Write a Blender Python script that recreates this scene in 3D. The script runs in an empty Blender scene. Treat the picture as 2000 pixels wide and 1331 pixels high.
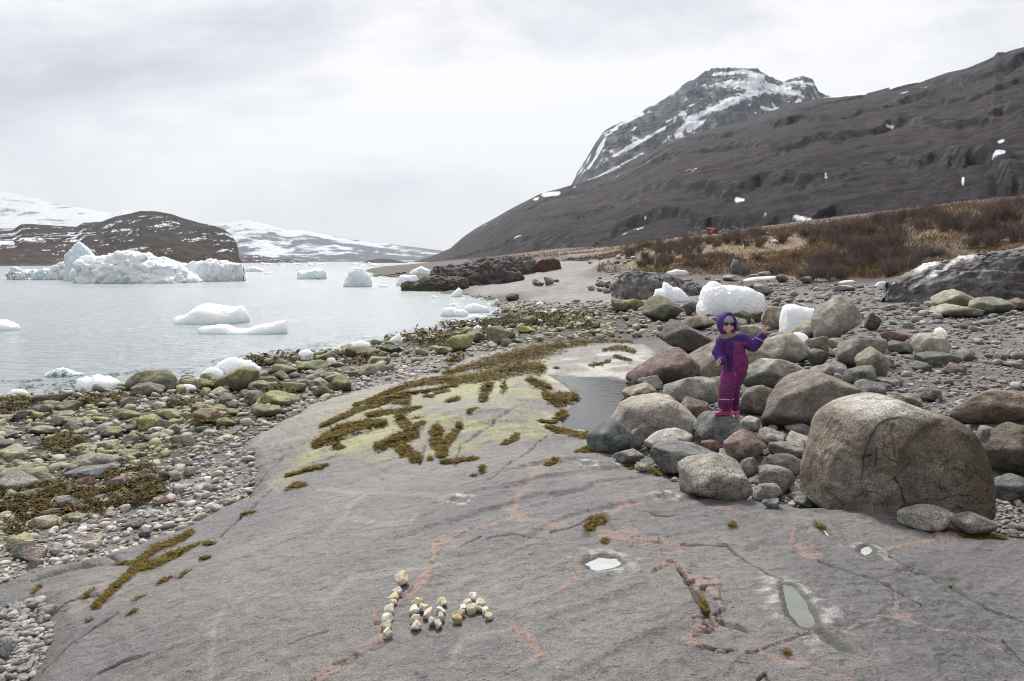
import bpy, bmesh, math, random
import numpy as np
from mathutils import Vector, noise as mnoise

# ------------------------------------------------------------------ camera, world, sun, exposure
SC = bpy.context.scene
COL = SC.collection
F = 1389.0                       # focal length in photo pixels (photo 2000 x 1331), 25 mm lens
CX, CY, HOR = 1000.0, 665.5, 511.0
PITCH = math.atan((CY - HOR) / F)
CAMZ = 2.6                       # camera height above the water (water is z = 0)

cam_data = bpy.data.cameras.new('camera')
cam_data.sensor_width = 36.0
cam_data.lens = 25.0
cam_data.clip_start = 0.05
cam_data.clip_end = 60000.0
cam = bpy.data.objects.new('camera', cam_data)
COL.objects.link(cam)
cam.location = (0, 0, CAMZ)
cam.rotation_euler = (math.pi / 2 - PITCH, 0, 0)
SC.camera = cam

SUN_EL, SUN_AZ = math.radians(48), math.radians(-12)      # azimuth from +Y (view direction) to the right
world = bpy.data.worlds.new("World")
SC.world = world
world.use_nodes = True
wn, wl = world.node_tree.nodes, world.node_tree.links
wn.clear()
w_out = wn.new('ShaderNodeOutputWorld')
w_bg = wn.new('ShaderNodeBackground'); w_bg.inputs['Strength'].default_value = 0.1
w_sky = wn.new('ShaderNodeTexSky'); w_sky.sky_type = 'NISHITA'; w_sky.sun_disc = False
w_sky.sun_elevation = SUN_EL; w_sky.sun_rotation = SUN_AZ
w_tc = wn.new('ShaderNodeTexCoord')
w_map = wn.new('ShaderNodeMapping'); w_map.inputs['Scale'].default_value = (1.0, 1.0, 2.6)
w_n = wn.new('ShaderNodeTexNoise'); w_n.inputs['Scale'].default_value = 1.35
w_n.inputs['Detail'].default_value = 8; w_n.inputs['Roughness'].default_value = 0.6; w_n.inputs['Distortion'].default_value = 0.25
w_r = wn.new('ShaderNodeValToRGB')
w_r.color_ramp.elements[0].position = 0.42; w_r.color_ramp.elements[0].color = (4.0, 4.06, 4.6, 1)
w_r.color_ramp.elements[1].position = 0.59; w_r.color_ramp.elements[1].color = (6.7, 6.7, 6.75, 1)
w_sep = wn.new('ShaderNodeSeparateXYZ')
w_h = wn.new('ShaderNodeMapRange'); w_h.inputs['From Min'].default_value = 0.0; w_h.inputs['From Max'].default_value = 0.22
w_h.inputs['To Min'].default_value = 0.75; w_h.inputs['To Max'].default_value = 0.0
w_m1 = wn.new('ShaderNodeMix'); w_m1.data_type = 'RGBA'; w_m1.inputs[7].default_value = (6.1, 6.15, 6.3, 1)
w_m2 = wn.new('ShaderNodeMix'); w_m2.data_type = 'RGBA'; w_m2.inputs[0].default_value = 0.95
wl.new(w_tc.outputs['Generated'], w_map.inputs['Vector']); wl.new(w_map.outputs[0], w_n.inputs['Vector'])
wl.new(w_n.outputs['Fac'], w_r.inputs['Fac']); wl.new(w_tc.outputs['Generated'], w_sep.inputs[0])
wl.new(w_sep.outputs['Z'], w_h.inputs['Value']); wl.new(w_h.outputs[0], w_m1.inputs[0])
wl.new(w_r.outputs['Color'], w_m1.inputs[6])
wl.new(w_sky.outputs['Color'], w_m2.inputs[6]); wl.new(w_m1.outputs[2], w_m2.inputs[7])
w_dot = wn.new('ShaderNodeVectorMath'); w_dot.operation = 'DOT_PRODUCT'; w_dot.inputs[1].default_value = (math.sin(SUN_AZ) * math.cos(SUN_EL), math.cos(SUN_AZ) * math.cos(SUN_EL), math.sin(SUN_EL))
wl.new(w_tc.outputs['Generated'], w_dot.inputs[0])
w_dr = wn.new('ShaderNodeMapRange'); w_dr.interpolation_type = 'SMOOTHSTEP'; w_dr.inputs['From Min'].default_value = -0.6; w_dr.inputs['From Max'].default_value = 0.62
w_dr.inputs['To Min'].default_value = 0.5; w_dr.inputs['To Max'].default_value = 1.0; wl.new(w_dot.outputs['Value'], w_dr.inputs['Value'])
w_m3 = wn.new('ShaderNodeVectorMath'); w_m3.operation = 'SCALE'; wl.new(w_m2.outputs[2], w_m3.inputs[0]); wl.new(w_dr.outputs[0], w_m3.inputs['Scale'])
wl.new(w_m3.outputs[0], w_bg.inputs['Color']); wl.new(w_bg.outputs[0], w_out.inputs['Surface'])

sun_data = bpy.data.lights.new('sun', 'SUN')
sun_data.energy = 2.75; sun_data.angle = math.radians(11); sun_data.color = (1.0, 0.97, 0.93)
sun = bpy.data.objects.new('sun', sun_data); COL.objects.link(sun)
sun_dir = Vector((math.sin(SUN_AZ) * math.cos(SUN_EL), math.cos(SUN_AZ) * math.cos(SUN_EL), math.sin(SUN_EL)))
sun.rotation_euler = sun_dir.to_track_quat('Z', 'Y').to_euler()
sun.location = (0, 0, 60)

SC.view_settings.view_transform = 'Standard'
SC.view_settings.look = 'None'
SC.view_settings.exposure = 0.62
SC.view_settings.gamma = 1.0
SC.view_settings.use_curve_mapping = False
SC.render.engine = 'CYCLES'
SC.cycles.max_bounces = 5
SC.cycles.diffuse_bounces = 2
SC.cycles.glossy_bounces = 2
SC.cycles.volume_bounces = 0
SC.cycles.transmission_bounces = 2
SC.cycles.use_denoising = True
SC.cycles.denoiser = 'OPENIMAGEDENOISE'
SC.cycles.denoising_input_passes = 'RGB_ALBEDO_NORMAL'
SC.cycles.denoising_prefilter = 'ACCURATE'
SC.cycles.filter_width = 1.1

# ------------------------------------------------------------------ helpers: projection
cp, sp = math.cos(PITCH), math.sin(PITCH)
def ue(px, py):
    """photo pixel -> (x/y, (z-CAMZ)/y) slopes of its ray"""
    px = np.asarray(px, float); py = np.asarray(py, float)
    a = (px - CX) / F; b = (CY - py) / F
    dy = cp + b * sp; dz = -sp + b * cp
    return a / dy, dz / dy
def at_z(px, py, z):
    u, e = ue(px, py)
    y = (z - CAMZ) / e
    return float(u * y), float(y), float(z)
def at_d(px, py, d):
    u, e = ue(px, py)
    return float(u * d), float(d), float(CAMZ + e * d)

# ------------------------------------------------------------------ helpers: noise
def _hash(ix, iy, iz, seed):
    h = (ix.astype(np.uint32) * np.uint32(374761393) + iy.astype(np.uint32) * np.uint32(668265263)
         + iz.astype(np.uint32) * np.uint32(2147483647 & 1274126177) + np.uint32(seed * 974711 & 0xffffffff))
    h = (h ^ (h >> np.uint32(13))) * np.uint32(1274126177)
    h = h ^ (h >> np.uint32(16))
    return (h & np.uint32(0xffffff)).astype(np.float32) / np.float32(0xffffff) * 2 - 1
def vn(x, y, z=None, seed=0):
    x = np.asarray(x, np.float64); y = np.asarray(y, np.float64)
    z = np.zeros_like(x) if z is None else np.asarray(z, np.float64)
    ix, iy, iz = np.floor(x), np.floor(y), np.floor(z)
    fx, fy, fz = x - ix, y - iy, z - iz
    fx = fx * fx * fx * (fx * (fx * 6 - 15) + 10); fy = fy * fy * fy * (fy * (fy * 6 - 15) + 10); fz = fz * fz * fz * (fz * (fz * 6 - 15) + 10)
    ix = ix.astype(np.int64); iy = iy.astype(np.int64); iz = iz.astype(np.int64)
    r = 0
    for dx in (0, 1):
        wx = fx if dx else 1 - fx
        for dy in (0, 1):
            wy = fy if dy else 1 - fy
            for dz in (0, 1):
                wz = fz if dz else 1 - fz
                r = r + wx * wy * wz * _hash(ix + dx, iy + dy, iz + dz, seed)
    return r
def fbm(x, y, z=None, seed=0, octv=4, gain=0.5, lac=2.03):
    r = 0; a = 1.0; t = 0
    x = np.asarray(x, float); y = np.asarray(y, float); z = np.zeros_like(x) if z is None else np.asarray(z, float)
    for k in range(octv):
        r = r + a * vn(x + 17.3 * k, y - 9.1 * k, z + 4.7 * k, seed + k * 7)
        t += a; a *= gain; x = x * lac; y = y * lac; z = z * lac
    return r / t
def ridged(x, y, z=None, seed=0, octv=4, gain=0.5):
    r = 0; a = 1.0; t = 0
    x = np.asarray(x, float); y = np.asarray(y, float); z = np.zeros_like(x) if z is None else np.asarray(z, float)
    for k in range(octv):
        r = r + a * (1 - np.abs(vn(x + 11.3 * k, y + 3.1 * k, z, seed + k * 5)) * 2)
        t += a; a *= gain; x = x * 2.1; y = y * 2.1; z = z * 2.1
    return r / t
def sstep(a, b, x):
    t = np.clip((x - a) / (b - a), 0, 1)
    return t * t * (3 - 2 * t)
def mixc(a, b, t):
    t = np.asarray(t)[..., None]
    return np.asarray(a) * (1 - t) + np.asarray(b) * t

# ------------------------------------------------------------------ helpers: geometry of polylines
def seg_dist(x, y, pts):
    """distance to a polyline and the interpolated third column (width) at the nearest point"""
    pts = np.asarray(pts, float)
    best = np.full(x.shape, 1e9); wd = np.zeros(x.shape)
    for i in range(len(pts) - 1):
        a, b = pts[i], pts[i + 1]
        dx, dy = b[0] - a[0], b[1] - a[1]
        L2 = dx * dx + dy * dy + 1e-12
        t = np.clip(((x - a[0]) * dx + (y - a[1]) * dy) / L2, 0, 1)
        d = np.hypot(x - a[0] - t * dx, y - a[1] - t * dy)
        m = d < best
        best = np.where(m, d, best)
        if pts.shape[1] > 2: wd = np.where(m, a[2] + t * (b[2] - a[2]), wd)
    return best, wd
def poly_sd(x, y, poly):
    """signed distance, negative inside"""
    poly = np.asarray(poly, float)
    cl = np.vstack([poly, poly[:1]])
    d, _ = seg_dist(x, y, cl[:, :2])
    ins = np.zeros(x.shape, bool)
    for i in range(len(poly)):
        x0, y0 = cl[i, :2]; x1, y1 = cl[i + 1, :2]
        if y0 == y1: continue
        c = ((y0 > y) != (y1 > y)) & (x < (x1 - x0) * (y - y0) / (y1 - y0) + x0)
        ins ^= c
    return np.where(ins, -d, d)

class RBF:
    def __init__(self, pts, smooth=0.002):
        P = np.array([(p[0] / p[1], math.log(p[1]), p[2]) for p in pts])
        self.c = P[:, :2]
        r = np.hypot(*(self.c[:, None, :] - self.c[None, :, :]).transpose(2, 0, 1))
        n = len(P)
        A = np.zeros((n + 3, n + 3)); A[:n, :n] = self.k(r) + np.eye(n) * smooth
        A[:n, n:] = np.c_[np.ones(n), self.c]; A[n:, :n] = A[:n, n:].T
        self.w = np.linalg.solve(A, np.r_[P[:, 2], 0, 0, 0])
    def k(self, r): return -np.sqrt(r * r + 0.02 ** 2)
    def __call__(self, x, y):
        x = np.asarray(x, float); y = np.maximum(np.asarray(y, float), 0.3); sh = x.shape
        u = (x / y).ravel(); v = np.log(y).ravel()
        n = len(self.c); out = self.w[n] + self.w[n + 1] * u + self.w[n + 2] * v
        for i in range(n):
            out += self.w[i] * self.k(np.hypot(u - self.c[i, 0], v - self.c[i, 1]))
        return out.reshape(sh)

# ------------------------------------------------------------------ helpers: objects
def tag(o, label=None, cat=None, group=None, kind=None):
    if label: o['label'] = label
    if cat: o['category'] = cat
    if group: o['group'] = group
    if kind: o['kind'] = kind
    return o
def mesh_np(name, verts, faces, mat, parent=None, cols=None, attrs=None, smooth=True, loc=None):
    """verts (n,3) array, faces: (m,k) array (all the same k) or list of such arrays"""
    verts = np.asarray(verts, np.float32)
    if isinstance(faces, np.ndarray): faces = [faces]
    faces = [np.asarray(f, np.int32) for f in faces if len(f)]
    me = bpy.data.meshes.new(name)
    me.vertices.add(len(verts)); me.vertices.foreach_set('co', verts.ravel())
    nl = sum(f.size for f in faces); nf = sum(len(f) for f in faces)
    me.loops.add(nl); me.polygons.add(nf)
    me.loops.foreach_set('vertex_index', np.concatenate([f.ravel() for f in faces]))
    tot = np.concatenate([np.full(len(f), f.shape[1], np.int32) for f in faces])
    st = np.concatenate([[0], np.cumsum(tot)[:-1]]).astype(np.int32)
    me.polygons.foreach_set('loop_start', st)
    me.polygons.foreach_set('use_smooth', np.full(nf, smooth, bool))
    if cols is not None:
        c = np.ones((len(verts), 4), np.float32); c[:, :3] = cols
        a = me.color_attributes.new('Col', 'FLOAT_COLOR', 'POINT'); a.data.foreach_set('color', c.ravel())
    for k, v in (attrs or {}).items():
        a = me.attributes.new(k, 'FLOAT', 'POINT'); a.data.foreach_set('value', np.asarray(v, np.float32).ravel())
    me.update(calc_edges=True)
    me.validate()
    o = bpy.data.objects.new(name, me); COL.objects.link(o)
    if mat: me.materials.append(mat)
    if parent: o.parent = parent
    if loc is not None: o.location = loc
    return o
def grid_faces(nr, nc):
    i = np.arange((nr - 1) * (nc - 1)); r = i // (nc - 1); c = i % (nc - 1)
    a = r * nc + c
    return np.stack([a, a + 1, a + nc + 1, a + nc], 1)

# ------------------------------------------------------------------ helpers: materials
def new_mat(name):
    m = bpy.data.materials.new(name); m.use_nodes = True
    nt = m.node_tree
    b = nt.nodes.get('Principled BSDF')
    return m, nt, b
def N(nt, t, **kw):
    n = nt.nodes.new(t)
    for k, v in kw.items():
        if k in n.inputs: n.inputs[k].default_value = v
        else: setattr(n, k, v)
    return n
def noise_node(nt, vec, scale, detail=4, rough=0.55, dist=0.0):
    n = N(nt, 'ShaderNodeTexNoise'); n.inputs['Scale'].default_value = scale; n.inputs['Detail'].default_value = detail
    n.inputs['Roughness'].default_value = rough; n.inputs['Distortion'].default_value = dist
    nt.links.new(vec, n.inputs['Vector']); return n.outputs['Fac']
def ramp(nt, fac, stops):
    r = N(nt, 'ShaderNodeValToRGB')
    while len(r.color_ramp.elements) < len(stops): r.color_ramp.elements.new(0.5)
    for e, (p, c) in zip(r.color_ramp.elements, stops):
        e.position = p; e.color = (*c, 1) if len(c) == 3 else c
    nt.links.new(fac, r.inputs['Fac']); return r.outputs['Color']
def mul(nt, a, b, fac=1.0):
    m = N(nt, 'ShaderNodeMix'); m.data_type = 'RGBA'; m.blend_type = 'MULTIPLY'; m.inputs[0].default_value = fac
    for s, v in ((6, a), (7, b)):
        if isinstance(v, tuple): m.inputs[s].default_value = (*v, 1)
        else: nt.links.new(v, m.inputs[s])
    return m.outputs[2]
def mix(nt, fac, a, b):
    m = N(nt, 'ShaderNodeMix'); m.data_type = 'RGBA'
    if isinstance(fac, (int, float)): m.inputs[0].default_value = fac
    else: nt.links.new(fac, m.inputs[0])
    for s, v in ((6, a), (7, b)):
        if isinstance(v, tuple): m.inputs[s].default_value = (*v, 1)
        else: nt.links.new(v, m.inputs[s])
    return m.outputs[2]
def math_(nt, op, a, b=None):
    m = N(nt, 'ShaderNodeMath'); m.operation = op
    for s, v in ((0, a), (1, b)):
        if v is None: continue
        if isinstance(v, (int, float)): m.inputs[s].default_value = v
        else: nt.links.new(v, m.inputs[s])
    return m.outputs[0]
def bump(nt, bsdf, hs, prev=None):
    """hs: list of (height socket, strength, distance)"""
    for h, s, d in hs:
        b = N(nt, 'ShaderNodeBump'); b.inputs['Strength'].default_value = s; b.inputs['Distance'].default_value = d
        nt.links.new(h, b.inputs['Height'])
        if prev is not None: nt.links.new(prev, b.inputs['Normal'])
        prev = b.outputs['Normal']
    nt.links.new(prev, bsdf.inputs['Normal'])
def objvec(nt, scale=(1, 1, 1), rot=(0, 0, 0)):
    t = N(nt, 'ShaderNodeTexCoord'); m = N(nt, 'ShaderNodeMapping')
    m.inputs['Scale'].default_value = scale; m.inputs['Rotation'].default_value = rot
    nt.links.new(t.outputs['Object'], m.inputs['Vector']); return m.outputs[0]
def attr(nt, name, out='Fac'):
    a = N(nt, 'ShaderNodeAttribute'); a.attribute_name = name; return a.outputs[out]

def mat_rock():
    m, nt, b = new_mat('boulder_stone')
    v = objvec(nt)
    sp1 = noise_node(nt, v, 95, 3, 0.7); sp2 = noise_node(nt, v, 9, 5, 0.6); sp3 = noise_node(nt, v, 2.6, 3, 0.5)
    c = mul(nt, attr(nt, 'Col', 'Color'), ramp(nt, sp1, [(0.34, (0.36, 0.36, 0.38)), (0.5, (1, 1, 1)), (0.66, (1.6, 1.57, 1.52))]))
    c = mul(nt, c, ramp(nt, sp2, [(0.3, (0.62, 0.62, 0.62)), (0.7, (1.3, 1.28, 1.25))]))
    c = mul(nt, c, ramp(nt, sp3, [(0.3, (0.68, 0.66, 0.64)), (0.7, (1.28, 1.28, 1.28))]))
    ck = noise_node(nt, objvec(nt, (1, 1, 1.8), (0.3, 0.5, 0)), 3.2, 5, 0.55, 0.8)
    ckl = ramp(nt, ck, [(0.478, (1, 1, 1)), (0.495, (0.6, 0.59, 0.58)), (0.505, (0.6, 0.59, 0.58)), (0.53, (1, 1, 1))])
    cm = ramp(nt, sp3, [(0.45, (0, 0, 0)), (0.58, (1, 1, 1))]); ckl = mix(nt, cm, (1, 1, 1), ckl)
    c = mul(nt, c, ckl)
    nt.links.new(c, b.inputs['Base Color'])
    b.inputs['Roughness'].default_value = 0.8; b.inputs['Specular IOR Level'].default_value = 0.35
    bump(nt, b, [(sp2, 0.75, 0.06), (ckl, 0.6, 0.03), (sp1, 0.6, 0.01)])
    return m
M_ROCK = mat_rock()
def mat_pebble():
    m, nt, b = new_mat('pebble_stone')
    v = objvec(nt)
    sp1 = noise_node(nt, v, 60, 3, 0.7)
    c = mul(nt, attr(nt, 'Col', 'Color'), ramp(nt, sp1, [(0.3, (0.6, 0.6, 0.6)), (0.7, (1.35, 1.33, 1.3))]))
    nt.links.new(c, b.inputs['Base Color'])
    b.inputs['Roughness'].default_value = 0.7; b.inputs['Specular IOR Level'].default_value = 0.4
    bump(nt, b, [(sp1, 0.4, 0.01)])
    return m
M_PEB = mat_pebble()
def mat_slab():
    m, nt, b = new_mat('bedrock')
    v = objvec(nt); va = objvec(nt, (0.75, 1.0, 1), (0, 0, math.radians(-16)))
    grain = noise_node(nt, v, 150, 3, 0.75); mid = noise_node(nt, va, 16, 6, 0.65, 0.6); big = noise_node(nt, v, 1.1, 4, 0.55)
    vo = N(nt, 'ShaderNodeTexVoronoi'); vo.inputs['Scale'].default_value = 30; nt.links.new(va, vo.inputs['Vector'])
    pit = ramp(nt, vo.outputs['Distance'], [(0.05, (0.25, 0.25, 0.25)), (0.17, (1, 1, 1))])
    msk = ramp(nt, noise_node(nt, v, 13, 2, 0.5), [(0.52, (0, 0, 0)), (0.62, (1, 1, 1))])
    pit = mix(nt, msk, (1, 1, 1), pit)
    c = mul(nt, attr(nt, 'Col', 'Color'), ramp(nt, grain, [(0.34, (0.48, 0.48, 0.5)), (0.48, (0.97, 0.97, 0.97)), (0.66, (1.45, 1.42, 1.4))]))
    c = mul(nt, c, ramp(nt, mid, [(0.28, (0.6, 0.6, 0.6)), (0.42, (0.92, 0.92, 0.92)), (0.55, (1.02, 1.02, 1.02)), (0.75, (1.25, 1.24, 1.22))]))
    c = mul(nt, c, ramp(nt, big, [(0.3, (0.84, 0.83, 0.86)), (0.7, (1.14, 1.14, 1.12))]))
    c = mul(nt, c, pit)
    g2_ = noise_node(nt, v, 48, 2, 0.8); c = mul(nt, c, ramp(nt, g2_, [(0.33, (0.62, 0.62, 0.62)), (0.45, (1, 1, 1)), (0.6, (1, 1, 1)), (0.72, (1.25, 1.23, 1.2))]))
    fis = noise_node(nt, objvec(nt, (0.4, 1.0, 1), (0, 0, math.radians(-14))), 30.0, 5, 0.7, 0.3)
    fl = ramp(nt, fis, [(0.29, (0.35, 0.34, 0.34)), (0.37, (1, 1, 1))])
    c = mul(nt, c, fl)
    nt.links.new(c, b.inputs['Base Color'])
    b.inputs['Roughness'].default_value = 0.62; b.inputs['Specular IOR Level'].default_value = 0.4
    bump(nt, b, [(mid, 0.8, 0.035), (fl, 0.7, 0.02), (pit, 0.7, 0.015), (grain, 0.6, 0.006)])
    return m
M_SLAB = mat_slab()
def mat_ground():
    m, nt, b = new_mat('shore_ground')
    v = objvec(nt)
    g1 = noise_node(nt, v, 14, 6, 0.75); g2 = noise_node(nt, v, 1.2, 5, 0.6)
    c = mul(nt, attr(nt, 'Col', 'Color'), ramp(nt, g1, [(0.3, (0.4, 0.4, 0.4)), (0.5, (1, 1, 1)), (0.7, (1.5, 1.48, 1.45))]))
    c = mul(nt, c, ramp(nt, g2, [(0.3, (0.7, 0.7, 0.7)), (0.7, (1.25, 1.25, 1.25))]))
    nt.links.new(c, b.inputs['Base Color']); b.inputs['Roughness'].default_value = 0.85
    bump(nt, b, [(g2, 0.4, 0.15), (g1, 0.7, 0.04)])
    return m
M_GROUND = mat_ground()
def mat_mountain(name, fine):
    m, nt, b = new_mat(name)
    v = objvec(nt)
    g1 = noise_node(nt, v, fine, 9, 0.8); g2 = noise_node(nt, v, fine * 0.12, 5, 0.6)
    c = mul(nt, attr(nt, 'Col', 'Color'), ramp(nt, g1, [(0.33, (0.35, 0.35, 0.36)), (0.5, (1, 1, 1)), (0.67, (1.75, 1.68, 1.6))]))
    c = mul(nt, c, ramp(nt, g2, [(0.3, (0.75, 0.75, 0.75)), (0.7, (1.25, 1.25, 1.25))]))
    sn = mix(nt, attr(nt, 'snow'), c, (0.82, 0.84, 0.87))
    nt.links.new(sn, b.inputs['Base Color']); b.inputs['Roughness'].default_value = 0.9; b.inputs['Specular IOR Level'].default_value = 0.1
    g3 = noise_node(nt, v, fine * 6, 4, 0.8); c2 = mul(nt, sn, ramp(nt, g3, [(0.36, (0.55, 0.55, 0.56)), (0.5, (1, 1, 1)), (0.64, (1.35, 1.33, 1.3))])); nt.links.new(c2, b.inputs['Base Color'])
    bump(nt, b, [(g2, 0.5, 0.6 / fine), (g1, 0.7, 0.35 / fine)])
    return m
M_MTN = mat_mountain('mountain_rock', 0.12)
M_FAR = mat_mountain('far_mountain_rock', 0.012)
def mat_ice():
    m, nt, b = new_mat('glacier_ice')
    v = objvec(nt)
    g = noise_node(nt, v, 1.3, 5, 0.6); g2 = noise_node(nt, v, 9, 4, 0.6)
    c = mul(nt, attr(nt, 'Col', 'Color'), ramp(nt, g, [(0.3, (0.93, 0.97, 0.985)), (0.6, (1, 1, 1))]))
    nt.links.new(c, b.inputs['Base Color']); b.inputs['Roughness'].default_value = 0.45
    bump(nt, b, [(g, 0.35, 0.3), (g2, 0.3, 0.03)])
    b.inputs['Subsurface Weight'].default_value = 0.85; b.inputs['Subsurface Radius'].default_value = (0.74, 0.9, 1.0)
    b.inputs['Subsurface Scale'].default_value = 0.8; b.inputs['Subsurface Anisotropy'].default_value = 0.5
    return m
M_ICE = mat_ice()
def mat_water():
    m, nt, b = new_mat('fjord_water')
    v = objvec(nt, (1, 1.0, 1)); v2 = objvec(nt, (0.35, 1.0, 1), (0, 0, math.radians(12)))
    n1 = noise_node(nt, v2, 3.2, 5, 0.62, 0.3); n2 = noise_node(nt, v2, 0.35, 3, 0.5); n3 = noise_node(nt, v2, 0.02, 4, 0.5)
    c = ramp(nt, n3, [(0.35, (0.30, 0.345, 0.365)), (0.65, (0.37, 0.405, 0.42))])
    nt.links.new(c, b.inputs['Base Color']); b.inputs['Roughness'].default_value = 0.2
    b.inputs['IOR'].default_value = 1.33
    bump(nt, b, [(n2, 0.5, 0.5), (n1, 1.0, 0.2)])
    return m
M_WATER = mat_water()
def mat_pool():
    m, nt, b = new_mat('still_water')
    v = objvec(nt, (1, 1.6, 1)); n1 = noise_node(nt, v, 7, 4, 0.6)
    nt.links.new(ramp(nt, n1, [(0.3, (0.02, 0.022, 0.022)), (0.7, (0.035, 0.038, 0.034))]), b.inputs['Base Color'])
    b.inputs['Roughness'].default_value = 0.04; b.inputs['IOR'].default_value = 1.4
    bump(nt, b, [(n1, 0.12, 0.03)])
    return m
M_POOL = mat_pool()
def mat_puddle(name, c):
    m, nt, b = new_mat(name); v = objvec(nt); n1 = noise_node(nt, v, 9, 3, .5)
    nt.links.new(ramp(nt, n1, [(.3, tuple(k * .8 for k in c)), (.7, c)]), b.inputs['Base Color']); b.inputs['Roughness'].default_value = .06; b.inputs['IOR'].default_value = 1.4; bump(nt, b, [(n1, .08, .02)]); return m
M_GLAREW = mat_puddle('painted_glare_water', (.56, .57, .56)); M_GREENW = mat_puddle('green_pool_water', (.20, .22, .18)); M_DARKW = mat_puddle('mossy_water', (.05, .06, .03))  # the first one's paleness is sky glare put into the base colour
def mat_plain(name, col, rough=0.8, nscale=30, amp=0.25, vcol=False, two_sided=False):
    m, nt, b = new_mat(name)
    v = objvec(nt); n1 = noise_node(nt, v, nscale, 4, 0.6)
    src = attr(nt, 'Col', 'Color') if vcol else col
    c = mul(nt, ramp(nt, n1, [(0.3, (1 - amp,) * 3), (0.7, (1 + amp,) * 3)]), src)
    nt.links.new(c, b.inputs['Base Color']); b.inputs['Roughness'].default_value = rough
    b.inputs['Specular IOR Level'].default_value = 0.3
    bump(nt, b, [(n1, 0.3, 0.3 / nscale)])
    return m
M_WEED = mat_plain('seaweed', None, 0.8, 60, 0.35, True)
M_WEED.node_tree.nodes['Principled BSDF'].inputs['Specular IOR Level'].default_value = 0.1
M_GRASS = mat_plain('dry_grass', None, 0.9, 3, 0.25, True)
M_TWIG = mat_plain('shrub_twigs', None, 0.9, 6, 0.25, True)
# ------------------------------------------------------------------ terrain control points (photo pixel + height, or pixel + distance)
def P(px, py, z=None, d=None):
    return at_z(px, py, z) if d is None else at_d(px, py, d)
# colours of the bare ground
MUD, PALE, GREY, SAND, DRY, SHRUB, SEABED, DIRT = ((0.075, 0.062, 0.045), (0.20, 0.185, 0.16), (0.155, 0.148, 0.142), (0.27, 0.25, 0.245),
    (0.24, 0.17, 0.095), (0.095, 0.07, 0.062), (0.06, 0.065, 0.06), (0.10, 0.07, 0.05))
GC = []
def g(px, py, z, col, d=None): GC.append((P(px, py, z, d), col))
for px, py in ((-150, 790), (0, 779), (120, 770), (240, 762), (400, 738), (500, 715), (600, 695), (700, 675), (800, 652), (880, 641), (950, 626), (990, 608),
               (975, 593), (930, 581), (860, 573)): g(px, py, 0.0, MUD)
for px, py, z in ((-150, 730, -.4), (0, 725, -.4), (300, 695, -.4), (600, 645, -.45), (800, 605, -.5), (900, 603, -.25), (700, 560, -.9), (400, 560, -1.3), (0, 600, -1.6),
                  (0, 540, -3), (500, 530, -3), (650, 533, -1.), (-600, 760, -.6), (-600, 560, -3)): g(px, py, z, SEABED)
for px, py, z in ((-600, 900, .05), (0, 850, .1), (200, 820, .08), (400, 790, .08), (600, 740, .1), (760, 690, .1), (0, 950, .2), (200, 930, .2), (0, 1020, .17), (350, 880, .2),
                  (480, 820, .22), (-600, 1100, .3), (900, 665, .2), (1050, 640, .25), (1100, 610, .25), (1000, 650, .28)): g(px, py, z, MUD)
for px, py, z in ((640, 770, .25), (800, 720, .28), (900, 690, .28), (0, 1100, .35), (200, 1040, .32), (400, 960, .33), (480, 900, .35), (0, 1200, .46), (50, 1331, .55), (-600, 1400, .6)): g(px, py, z, PALE)
for px, py, z in ((1200, 640, .4), (1100, 660, .35), (1250, 620, .45)): g(px, py, z, MUD)
for px, py, z in ((950, 572, .12), (1010, 590, .2), (1100, 580, .5), (1200, 590, .5), (1000, 560, .6), (1100, 545, 1.0), (1200, 555, .9), (1050, 537, 1.1)): g(px, py, z, SAND)
for px, py, z in ((1250, 760, .58), (1400, 870, .65), (1600, 1000, .65), (1850, 1020, .65), (2050, 1030, .65), (2500, 1030, .7), (1300, 700, .6), (1500, 700, .65), (1700, 700, .8),
                  (1700, 800, .7), (1990, 800, .8), (1450, 620, .7), (1300, 610, .55), (1600, 620, .8), (1600, 580, .95), (1800, 600, 1.), (1990, 620, 1.), (1990, 700, .9), (2600, 700, 1.),
                  (1500, 562, 1.), (1700, 560, 1.15), (1400, 551, 1.), (1300, 560, .8), (2300, 1500, .6)): g(px, py, z, GREY)
# river mouth, plain
for px, py, d, c in ((1150, 522, 80, SAND), (1130, 510, 110, SAND), (1180, 503, 130, GREY), (1100, 500, 170, DRY), (1000, 505, 150, SHRUB), (1050, 498, 260, DRY), (950, 506, 260, SHRUB),
                     (880, 511, 220, SHRUB), (850, 514, 300, SHRUB)): g(px, py, None, c, d)
for px, py, z in ((760, 536, .15), (720, 549, -.4), (800, 528, .6), (700, 528, -.3), (760, 522, .2)): g(px, py, z, MUD)
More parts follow.
